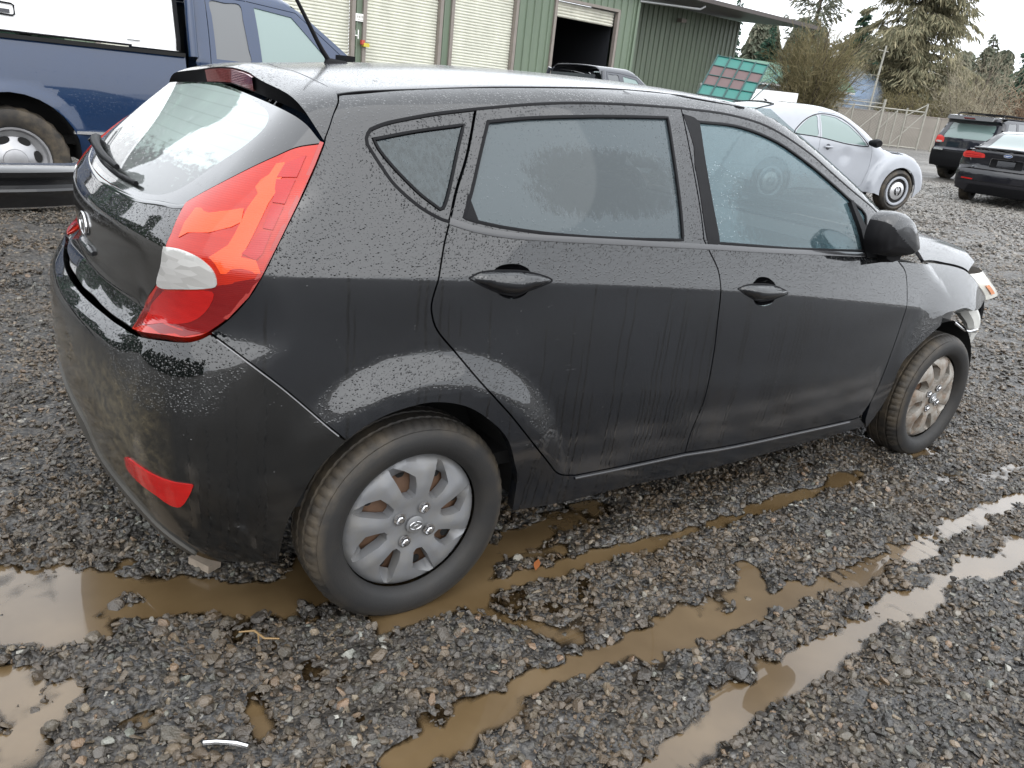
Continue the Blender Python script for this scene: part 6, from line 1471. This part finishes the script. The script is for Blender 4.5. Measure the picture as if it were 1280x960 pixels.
MB().box((2.6, 5.2, .8), (1.3, .8, 2.3)).box((4.2, 4.6, .9), (.7, .7, 2.0)).box((3.2, 5.5, 3.0), (2.6, .1, .12)).build('shelving', M['post_grey'], BLD); MB().bar((3.1, 2.5, 1.5), (3.1, 2.5, 3.9), .03).build('inside_pole', M['post_grey'], BLD)
ribbed('side_wall', 5.62, 14.9, Z0, 4.98, 2.4, M['green_lightened'], .30); MB().box((5.62, 1.22, 2.25), (.05, 2.44, 5.2)).build('wall_return', M['green_wall'], BLD)
MB().box((14.9, 5.5, 2.3), (.06, 6.2, 5.3)).build('end_wall', M['green_lightened'], BLD)
MB().box((5.62, -.03, 2.25), (.12, .08, 5.2)).build('corner_flashing', M['green_wall'], BLD)
# roof, fascia and the long overhang with its strut
rf = MB(); rf.add([(-13.6, -.35, 4.90), (5.7, -.35, 4.90), (5.7, 9, 6.6), (-13.6, 9, 6.6), (-13.6, -.35, 4.80), (5.7, -.35, 4.80), (5.7, 9, 6.5), (-13.6, 9, 6.5)], [(0, 1, 2, 3), (7, 6, 5, 4), (0, 4, 5, 1), (1, 5, 6, 2), (2, 6, 7, 3), (3, 7, 4, 0)]); rf.build('roof', M['roof_edge'], BLD)
cn = MB(); cn.add([(5.72, -.75, 5.03), (16.3, -.75, 5.02), (16.3, 8, 5.95), (5.72, 8, 5.95), (5.72, -.75, 4.88), (16.3, -.75, 4.87), (16.3, 8, 5.5), (5.72, 8, 5.5)], [(0, 1, 2, 3), (7, 6, 5, 4), (0, 4, 5, 1), (1, 5, 6, 2), (2, 6, 7, 3), (3, 7, 4, 0)]); cn.build('roof_overhang', M['roof_edge'], BLD)
MB().tube([(5.6, -.06, 4.52), (8.6, -.40, 4.66), (8.75, -.5, 4.78)], .045, 8).build('drain_pipe', simple('galvanised pipe', (.35, .36, .36), .4, .6), BLD, sharp=60)
MB().box((10.6, 2.15, 4.5), (.30, .25, .14)).build('flood_lamp', M['post_grey'], BLD)
MB().box((-5.62, -.06, 2.50), (.30, .02, .20)).build('door_sign', M['sign_white'], BLD)
pr = MB()
for k in range(4): pr.box((-5.70 + .05 * k, -.072, 2.52), (.022, .004, .06))
pr.box((-5.62, -.072, 2.44), (.18, .004, .012)); pr.build('sign_print', M['post_grey'], BLD)
nu = MB().box((-5.66, -.055, 2.06), (.03, .012, .24)).box((-5.72, -.055, 2.02), (.16, .012, .03)).box((-5.77, -.055, 2.09), (.03, .012, .14)); nu.build('painted_number', M['sign_white'], BLD)
MB().box((-5.45, -.12, 1.80), (.18, .14, .10)).box((-5.55, -.12, 1.86), (.10, .10, .12), mi=1).build('clutter', [simple('yellow cap', (.5, .42, .05)), simple('red cap', (.4, .06, .04))], BLD)

# ---- teal steel bin with its gridded flap swung up
M['teal'] = simple('teal paint', (.010, .125, .105), .45, var=.15); M['teal_dark'] = simple('dark green frame', (.008, .05, .047), .5); M['pink'] = simple('faded pinkish board', (.105, .068, .068), .7, var=.2, scale=3)
TBL = np.array([17.1, 13.2, float(far_rise(np.array(17.1), np.array(13.2)))])
TB = empty('steel_bin', tuple(TBL)); tag(TB, 'teal steel bin with a gridded flap tilted up, beside the workshop end', 'metal bin')
c_tl, c_tr, c_bl, c_br = (np.array(q) - TBL for q in ((17.20, 14.07, 2.81), (18.32, 13.19, 2.70), (16.15, 13.60, 1.75), (17.25, 12.72, 1.69)))
fp = lambda a, b: c_bl + (c_br - c_bl) * a + (c_tl - c_bl) * b + (c_tr - c_tl - c_br + c_bl) * a * b
nrm_ = np.cross(c_br - c_bl, c_tl - c_bl); nrm_ /= np.linalg.norm(nrm_)
for i in range(4):
    for j in range(4):
        q = [fp((i + .03) / 4, (j + .03) / 4), fp((i + .97) / 4, (j + .03) / 4), fp((i + .97) / 4, (j + .97) / 4), fp((i + .03) / 4, (j + .97) / 4)]
        MB().add(q + [p - nrm_ * .02 for p in q], [(0, 1, 2, 3), (7, 6, 5, 4), (0, 4, 5, 1), (1, 5, 6, 2), (2, 6, 7, 3), (3, 7, 4, 0)]).build('flap_panel', M['pink' if j in (1, 2) and not (i == 3 and j == 1) else 'teal'], TB)
for k in range(5):
    MB().bar(fp(k / 4, -.02) + nrm_ * .02, fp(k / 4, 1.02) + nrm_ * .02, .022).build('flap_bar', M['teal_dark'], TB); MB().bar(fp(-.02, k / 4) + nrm_ * .012, fp(1.02, k / 4) + nrm_ * .012, .018).build('flap_bar', M['teal_dark'], TB)
dn_ = np.array([.3, .35, 0]); bz = np.array([0, 0, -1.62]); e = c_br - c_bl; w_ = np.array([.62, .78, 0]) * 1.5
P8 = [c_bl + np.array([0, 0, -.10]), c_br + np.array([0, 0, -.04]), c_br + w_, c_bl + w_]
P8 = [np.array([p[0], p[1], 1.62 - TBL[2]]) for p in P8]; Q8 = [np.array([p[0], p[1], .02]) for p in P8]
MB().add(P8 + Q8, [(7, 6, 5, 4), (0, 4, 5, 1), (1, 5, 6, 2), (2, 6, 7, 3), (3, 7, 4, 0), (3, 2, 1, 0)]).build('bin_body', M['teal'], TB)
for a, b in ((0, 1), (1, 2), (2, 3), (3, 0)): MB().bar(P8[a], P8[b], .05).build('rim_rail', M['teal'], TB)
hp_ = P8[1] * .35 + P8[0] * .65 + np.array([-.05, -.08, .05]); MB().bar(hp_, hp_ + e * .55, .03).bar(hp_, hp_ + np.array([0, 0, -.25]), .03).bar(hp_ + e * .3, hp_ + e * .3 + np.array([0, 0, -.25]), .03).build('bin_handle', M['teal'], TB)
for a, b in ((c_tr, c_tr + np.array([.45, -.05, -.22])), (c_tr + np.array([.45, -.05, -.22]), P8[1] + np.array([.3, .3, 0])), (fp(1, .45), c_tr + np.array([.40, -.05, -.2])), (c_tr * .9 + c_br * .1, P8[1] + np.array([.15, .2, 0]))): MB().bar(a, b, .014).build('flap_stay', M['teal_dark'], TB)

# ---- small shed, covered heap, gate, wall, pole
def gz(x, y): return float(far_rise(np.array(float(x)), np.array(float(y))))
SH = empty('storage_shed', (38.9, 29.3, gz(38.9, 29.3)), R(-30)); tag(SH, 'small shed with a green metal roof beyond the steel bin', 'shed')
M['shed_green'] = simple('shed roof green', (.05, .13, .085), .5, var=.1)
MB().box((0, 0, 1.25), (7.0, 4., 2.5)).build('wall', simple('shed wall', (.16, .17, .16), .7), SH)
MB().prism([(-3.9, 2.45), (3.9, 2.45), (3.9, 2.55), (-3.9, 2.55)], -2.3, -2.2).build('fascia', M['white'], SH); MB().add([(-3.9, -2.4, 2.56), (3.9, -2.4, 2.56), (3.9, 0, 3.75), (-3.9, 0, 3.75), (-3.9, 2.4, 2.56), (3.9, 2.4, 2.56)], [(0, 1, 2, 3), (3, 2, 5, 4), (0, 3, 4), (1, 5, 2)]).build('roof', M['shed_green'], SH)
TRL = empty('box_trailer', (26.7, 20.8, gz(26.7, 20.8)), R(-41)); tag(TRL, 'long low white trailer body behind the rounded silver coupe', 'trailer')
MB().box((0, 0, 1.78), (3.9, 1.2, .44)).build('body', M['white'], TRL); MB().box((0, -.02, 1.45), (3.9, 1.2, .16)).build('lower_rail', M['grey'], TRL)
for xx in (-1.2, 1.2): MB().lathe([(.0, -.1), (.42, -.1), (.45, -.06), (.45, .06), (.42, .1), (0, .1)], 20, c=(xx, -.5, .45)).lathe([(.0, -.1), (.42, -.1), (.45, -.06), (.45, .06), (.42, .1), (0, .1)], 20, c=(xx, .5, .45)).build('wheel', M['tyre'], TRL, sharp=40); MB().box((xx, 0, .95), (.12, .9, .9)).build('axle_stand', M['grey'], TRL)
hp2 = MB(); g = np.random.default_rng(3); 
bm = bmesh.new(); bmesh.ops.create_icosphere(bm, subdivisions=3, radius=1.)
for v in bm.verts: v.co = Vector((v.co.x * 1.8, v.co.y * 1.2, max(v.co.z, -.02) * 1.9 * (1 - .25 * abs(v.co.x)) + .12 * g.random()))
hv = [tuple(v.co) for v in bm.verts]; hf = [tuple(q.index for q in f.verts) for f in bm.faces]; bm.free()
o = mesh('tarpaulin_heap', hv, hf, M['white'], None, False); o.location = (35.6, 23.5, gz(35.5, 23.6)); o.scale = (.8, .8, .72); tag(o, 'heap covered with a white tarpaulin left of the gate', 'heap')
GA = np.array([40.15, 22.75]); GB = np.array([41.65, 21.35]); gd = (GB - GA) / np.linalg.norm(GB - GA); GL = np.linalg.norm(GB - GA)
GT = empty('yard_gate', (GA[0], GA[1], gz(*GA)), math.atan2(gd[1], gd[0])); tag(GT, 'tall galvanised tube gate with diagonal braces before the concrete wall', 'gate')
M['galv'] = simple('weathered galvanised tube', (.27, .26, .225), .5, .2, var=.25)
for s_, h_, r_ in ((-.10, 2.35, .07), (.25, 1.75, .035), (.62, 1.95, .045), (1.10, 2.05, .05), (2.05, 2.35, .055), (-1.6, 2.0, .045), (-2.6, 2.0, .045), (2.75, 1.75, .055)): MB().bar((s_, 0, 0), (s_, 0, h_), r_, 8).build('post', M['galv'], GT, sharp=50)
for a, b, r_ in (((-4.6, 0, 1.92), (2.05, 0, 1.92), .04), ((-4.6, .3, 2.15), (0, .1, 2.12), .03), ((.2, 0, .10), (2.05, 0, .10), .04), ((.62, 0, .10), (2.0, 0, 1.85), .03), ((-.05, 0, .9), (.62, 0, 1.85), .03), ((1.1, 0, 1.1), (1.95, 0, 1.1), .02), ((1.10, 0, 1.65), (2.05, 0, 2.3), .03), ((-1.6, 0, .2), (-.1, 0, 1.9), .03), ((-2.6, 0, .3), (-1.6, 0, 1.9), .03)): MB().bar(a, b, r_).build('rail', M['galv'], GT, sharp=50)
wm = MB()
for k in range(46):
    s0 = -4.6 + k * .16
    for dx in (1.85, -1.85):
        a, b = (s0, .02, .05), (s0 + dx, .02, 1.9)
        if b[0] > 2.05 or b[0] < -4.6: continue
        wm.bar(a, b, .0045, 3)
w = wm.build('chain_link', M['galv'], GT); w['kind'] = 'stuff'
CW = empty('concrete_wall', (40.6, 25.8, gz(42, 24)), math.atan2(15.2 - 25.8, 52.6 - 40.6)); tag(CW, 'low grey brown concrete wall running behind the gate and off-road car', 'wall')
M['conc'] = simple('stained concrete', (.21, .19, .165), .8, var=.25, scale=1.1, bump=.3, bscale=9.)
for k in range(9): MB().box((.9 + k * 1.86, 0, .72), (1.845, .22, 2.0 + .012 * (k % 3))).build('wall_panel', M['conc'], CW)
MB().box((8.3, 0, 1.745), (16.8, .26, .05)).build('coping', M['post_grey'], CW)
UP = MB().bar((0, 0, 0), (.2, -.05, 5.4), .07, 8, r2=.05).bar((-.35, 0, 5.1), (.6, 0, 5.1), .03); o = UP.build('utility_pole', M['galv'], None, sharp=50); o.location = (45.3, 27.0, gz(45, 27)); tag(o, 'thin leaning pale utility pole by the smoke', 'pole')
wr_ = MB()
for z_, z2 in ((3.9, 3.7), (3.3, 3.1), (2.5, 2.6)): wr_.tube([(45.4, 27.0, z_ + .5), (40.5, 28.3, (z_ + z2) / 2 + .3), (36.5, 29.0, z2 + .4)], .012, 3)
tag(wr_.build('overhead_wires', M['galv'], None), 'thin overhead wires strung across the smoke to the shed', 'wires')
# smoke
def smoke():
    bm = bmesh.new(); bmesh.ops.create_icosphere(bm, subdivisions=3, radius=1.); me = bpy.data.meshes.new('smoke'); bm.to_mesh(me); bm.free(); o = bpy.data.objects.new('smoke', me); COL.objects.link(o)
    o.location = (46.0, 29.3, 3.2); o.scale = (2.6, 2.2, 1.7); t = NT('blue smoke'); v = t.coord()
    r = t.n('VectorMath', {0: v}, operation='LENGTH').outputs['Value']; d = t.n('MapRange', {0: r, 1: .35, 2: 1., 3: 1., 4: 0.}).outputs[0]
    d = t.math('MULTIPLY', t.math('MULTIPLY', d, t.ramp(t.noise(v, 1.8, 4), [(.3, .2), (.65, 1.)])), .42)
    pv = t.n('VolumePrincipled', {'Color': (.50, .66, .92, 1), 'Density': t.math('MULTIPLY', d, 1.5), 'Anisotropy': .1}); t.t.links.new(pv.outputs[0], t.out.inputs['Volume']); me.materials.append(t.m); tag(o, 'pale blue smoke drifting before the dark trees', kind='stuff')
smoke()

# ------------------------------------------------------------------ trees
def leaf_mat(name, a, b, c=None):
    t = NT(name); g = t.n('NewGeometry').outputs['Random Per Island']; col = t.ramp(g, [(0., a), (.6, b), (1., c or b)])
    d = t.n('BsdfDiffuse', {0: col}).outputs[0]; tr = t.n('BsdfTranslucent', {0: col}).outputs[0]
    return t.done(t.n('MixShader', {0: .3, 1: d, 2: tr}).outputs[0])
M['cedar'] = leaf_mat('cedar sprays', (.12, .125, .085), (.23, .215, .14), (.36, .32, .21)); M['fir'] = leaf_mat('fir needles', (.030, .062, .046), (.060, .11, .078), (.09, .145, .10)); M['hemlock'] = leaf_mat('grey green sprays', (.10, .115, .085), (.17, .18, .135), (.24, .23, .175))  # cedar leaves lightened in colour in place of haze
M['twig'] = leaf_mat('bare olive twigs', (.11, .10, .055), (.19, .165, .09), (.26, .22, .13)); M['twig_pale'] = leaf_mat('pale bare twigs', (.20, .18, .13), (.30, .27, .20), (.38, .34, .26)); M['bark'] = simple('bark', (.075, .06, .045), .9, var=.3, scale=8)
M['bank'] = leaf_mat('reddish brown brush', (.13, .08, .055), (.20, .13, .09), (.24, .17, .11))
def sprays(P, D, L, Wd, g):
    """quads hanging along directions D from points P"""
    n = len(P); D = D / np.linalg.norm(D, axis=1, keepdims=True); s = np.cross(D, g.normal(size=(n, 3))); s /= np.maximum(np.linalg.norm(s, axis=1, keepdims=True), 1e-6)
    L = L[:, None]; Wd = Wd[:, None]
    V = np.stack([P - s * Wd * .35, P + s * Wd * .35, P + D * L * .6 + s * Wd * .5, P + D * L, P + D * L * .55 - s * Wd * .5], 1).reshape(-1, 3)
    f = np.arange(n * 5).reshape(n, 5); return V, f
def tree(name, label, loc, h, r, seed, mat, n_br, per, droop, lo=.12, spray=(.35, .13), rise=.25, taper=1.0, gap=.0, group=None, lean=0.):
    g = np.random.default_rng(seed); root = empty(name, (loc[0], loc[1], gz(*loc) - .05)); tag(root, label, 'tree', group)
    zz = np.linspace(0, h, 9); tr = np.c_[lean * zz + .10 * np.sin(zz * .7 + seed), .1 * np.cos(zz * .6 + seed), zz]
    MB().tube(tr, np.linspace(.045 * h ** .72 + .05, .02, 9), 8).build('trunk', M['bark'], root, sharp=60)
    br = MB(); PP = []; DD = []
    for k in range(n_br):
        t = lo + (1 - lo) * ((k + g.random()) / n_br) ** .9; z0 = h * t; a = g.uniform(0, 2 * math.pi); rl = r * ((1 - t) ** taper * 1.0 + .05) * g.uniform(.55, 1.12)
        if gap and g.random() < gap: continue
        base = np.array([np.interp(z0, zz, tr[:, 0]), np.interp(z0, zz, tr[:, 1]), z0]); u = np.array([math.cos(a), math.sin(a), 0.])
        s = np.linspace(0, 1, 6)[:, None]; pts = base + u * rl * s + np.array([0, 0, 1.]) * rl * (rise * s - droop * s ** 2)
        pts[1:] += g.normal(0, .035 * rl, (5, 3)); br.tube(pts, np.linspace(.012 * rl + .008, .004, 6), 4, cap=False)
        m = max(3, int(per * rl)); q = g.random(m) ** .75; i = np.minimum((q * 5).astype(int), 4); fr = (q * 5 - i)[:, None]; p = pts[i] * (1 - fr) + pts[i + 1] * fr
        side = np.cross(u, [0, 0, 1.]); sd = g.normal(0, 1, (m, 1)); p = p + side * sd * .16 * rl * (1 - .5 * q[:, None]) + g.normal(0, .04, (m, 3))
        d = u * .7 + side * sd * .6 + np.array([0, 0, -1.]) * (.25 + droop * 1.3) + g.normal(0, .35, (m, 3)); PP.append(p); DD.append(d)
    br.build('branches', M['bark'], root, fix=False)
    P = np.vstack(PP); D = np.vstack(DD); V, f = sprays(P, D, g.uniform(.5, 1.3, len(P)) * spray[0], g.uniform(.6, 1.3, len(P)) * spray[1], g)
    o = mesh('crown', V, f, mat, root, False); return root
def bush(name, label, loc, h, r, seed, mat, n, rad=.012, arch=.25, group=None, cat='bush'):
    """bare twiggy shrub: arching stems that fork"""
    g = np.random.default_rng(seed); root = empty(name, (loc[0], loc[1], gz(*loc) - .05)); tag(root, label, cat, group); st = MB(); V = []; Fc = []
    for k in range(n):
        a = g.uniform(0, 2 * math.pi); u = np.array([math.cos(a), math.sin(a), 0]); b = u * r * .3 * g.random() + 0; out = r * g.uniform(.2, 1.); hh = h * g.uniform(.55, 1.) * (1 - .25 * (out / r) ** 2); s = np.linspace(0, 1, 7)[:, None]
        pts = b + u * out * s ** 1.2 + np.array([0, 0, 1.]) * (hh * (s * (1 + arch) - arch * s ** 3)) + np.cumsum(g.normal(0, .02 * h, (7, 3)), 0) * s
        if k < n // 14: st.tube(pts, np.linspace(rad * 3.2, rad, 7), 5, cap=False)
        for j in range(9):
            q = g.uniform(.25, 1.); i = min(int(q * 6), 5); p = pts[i] + (pts[i + 1] - pts[i]) * (q * 6 - i); d = (pts[i + 1] - pts[i]); d = d / np.linalg.norm(d) + g.normal(0, .55, 3); d /= np.linalg.norm(d); L = g.uniform(.2, .55) * h * .28; w = np.cross(d, g.normal(size=3)); w /= np.linalg.norm(w); w *= rad * .9
            m = p + d * L * .55 + g.normal(0, .04, 3); e = p + d * L + np.array([0, 0, -.06 * L]); c = len(V); V += [p - w, p + w, m + w * .7, m - w * .7, e]; Fc += [(c, c + 1, c + 2, c + 3), (c + 3, c + 2, c + 4)]
    st.build('stems', M['bark'], root, fix=False); mesh('twigs', V, Fc, mat, root, False); return root
tree('cedar_tree', 'large olive green cedar with drooping ragged branches behind the gate', (62.0, 35.2), 20.5, 6.0, 41, M['cedar'], 270, 52, .75, lo=.02, spray=(.55, .085), rise=.62, taper=.6, gap=.12)
tree('fir_tree', 'slim dark blue green fir left of the large cedar', (66.5, 42.9), 10.2, 3.1, 42, M['fir'], 190, 30, .25, spray=(.34, .16), rise=.10, taper=.9)
tree('fir_tree', 'dark fir partly hidden under the end of the workshop roof', (62.5, 49.5), 7.2, 3.2, 43, M['fir'], 150, 26, .28, spray=(.34, .16), rise=.1, taper=.8)
tree('fir_tree', 'thin fir tip poking above the workshop roof edge', (64.5, 55.4), 11.3, 1.6, 44, M['fir'], 120, 18, .3, spray=(.34, .15), taper=.9)
tree('fir_tree', 'small fir tip further along the workshop roof edge', (68.3, 53.8), 9.2, 1.7, 45, M['fir'], 110, 18, .3, spray=(.34, .15), taper=.9)
tree('hemlock_tree', 'tall sparse grey green tree with upswept side stem above the brown bush', (60.0, 43.0), 14.8, 3.6, 46, M['hemlock'], 90, 22, .25, lo=.2, spray=(.5, .11), rise=1.1, taper=.6, gap=.1)
tree('fir_tree', 'shorter fir right of the slim dark fir', (72.8, 44.2), 7.6, 2.4, 47, M['fir'], 120, 24, .25, spray=(.34, .16), taper=.9)
tree('fir_tree', 'grey green fir standing alone against the sky right of the cedar', (82.0, 39.2), 9.8, 2.6, 48, M['hemlock'], 130, 22, .25, spray=(.36, .15), rise=.45, taper=.9)
tree('fir_tree', 'dense dark fir at the right edge of the photo', (77.8, 32.4), 10.6, 4.2, 49, M['fir'], 230, 30, .3, lo=.04, spray=(.38, .18), taper=.75)
tree('fir_tree', 'low dark fir between the cedar and the right edge', (84.0, 36.0), 7.6, 3.0, 50, M['fir'], 140, 24, .3, spray=(.36, .16), taper=.8)
bush('bare_bush', 'tall round olive brown leafless bush right of the shed', (30.4, 20.5), 5.0, 1.75, 51, M['twig'], 1300, .010)
bush('bare_bush', 'pale leafless shrub at the foot of the olive bush', (28.9, 20.9), 2.3, .6, 52, M['twig_pale'], 110, .006)
bush('bare_bush', 'tan leafless thicket right of the cedar, above the wall', (56.5, 26.6), 6.2, 3.0, 53, M['twig_pale'], 300, .014)
bush('bare_bush', 'olive undergrowth under the left side of the cedar', (55.6, 32.6), 3.8, 3.0, 54, M['twig'], 360, .016)
bush('bare_bush', 'olive undergrowth under the right side of the cedar', (57.6, 30.0), 4.0, 3.0, 55, M['twig'], 360, .016)
bush('bare_bush', 'reddish brown brush bank at the right edge, above the off-road car', (63.0, 25.0), 4.6, 4.6, 56, M['bank'], 620, .022)
bush('bare_bush', 'arching pale briars leaning over the concrete wall', (53.6, 24.0), 3.4, 1.8, 57, M['twig_pale'], 130, .012, arch=.7)
tree('fir_tree', 'grey green fir filling the gap between slim fir and cedar', (70.5, 41.2), 8.4, 2.8, 61, M['hemlock'], 150, 26, .3, spray=(.36, .16), taper=.8)
tree('fir_tree', 'dark fir rising behind the olive bush', (63.0, 45.6), 8.8, 2.8, 62, M['fir'], 170, 26, .3, spray=(.36, .16), taper=.8)
tree('fir_tree', 'ragged fir behind the tan thicket', (76.5, 36.6), 8.2, 3.0, 63, M['hemlock'], 160, 26, .35, spray=(.36, .15), taper=.75)
tree('fir_tree', 'tall dark fir cut by the right edge of the photo', (80.0, 29.6), 12.5, 4.4, 64, M['fir'], 230, 30, .3, lo=.04, spray=(.38, .18), taper=.75)
bush('bare_bush', 'olive leafless scrub left of the smoke, beyond the olive bush', (49.5, 36.6), 4.4, 3.0, 65, M['twig'], 420, .016)
# a wood behind and to the left, mirrored in the rear window
def far_wood(name, label, spots, seed):
    g = np.random.default_rng(seed); Vs = []; Fs = []; c = 0
    for (x, y, h, r) in spots:
        n = 2200; t = g.random(n) ** .8; a = g.uniform(0, 6.28, n); rr = r * (1 - t) * g.uniform(.5, 1.1, n) + .1; P = np.c_[x + rr * np.cos(a), y + rr * np.sin(a), .2 + h * t + gz(x, y)]
        V, f = sprays(P, np.c_[np.cos(a), np.sin(a), -.7 + 0 * a], g.uniform(.5, 1.2, n) * 1.1, g.uniform(.5, 1.2, n) * .7, g); Vs.append(V); Fs.append(f + c); c += len(V)
    tag(mesh(name, np.vstack(Vs), np.vstack(Fs), M['fir'], None, False), label, kind='stuff')
g = np.random.default_rng(9)
def wood2():
    a, b = np.array([78., 66.]), np.array([112., 44.]); S = []
    for k in range(34): p = a + (b - a) * (k + g.normal(0, .3)) / 33; S.append((p[0] + g.normal(0, 1.5), p[1] + g.normal(0, 1.5), g.uniform(6.5, 11.), g.uniform(2.0, 3.2)))
    far_wood('tree_line', 'soft grey green line of firs far behind the gate and cedar', S, 70)
    bpy.data.objects['tree_line'].data.materials[0] = M['hemlock']  # paler leaves paint distance haze into the far firs
wood2()
far_wood('woods', 'dark fir wood closing the yard behind and to the left', [(-38 + k * 2.6 + g.normal(0, .8), 34 + g.normal(0, 2.) - .25 * k, g.uniform(8, 11.5), g.uniform(3.0, 4.2)) for k in range(17)] + [(-44 + g.normal(0, 2), 28 - k * 3.0, g.uniform(8.5, 12), g.uniform(3.0, 4.2)) for k in range(18)], 60)
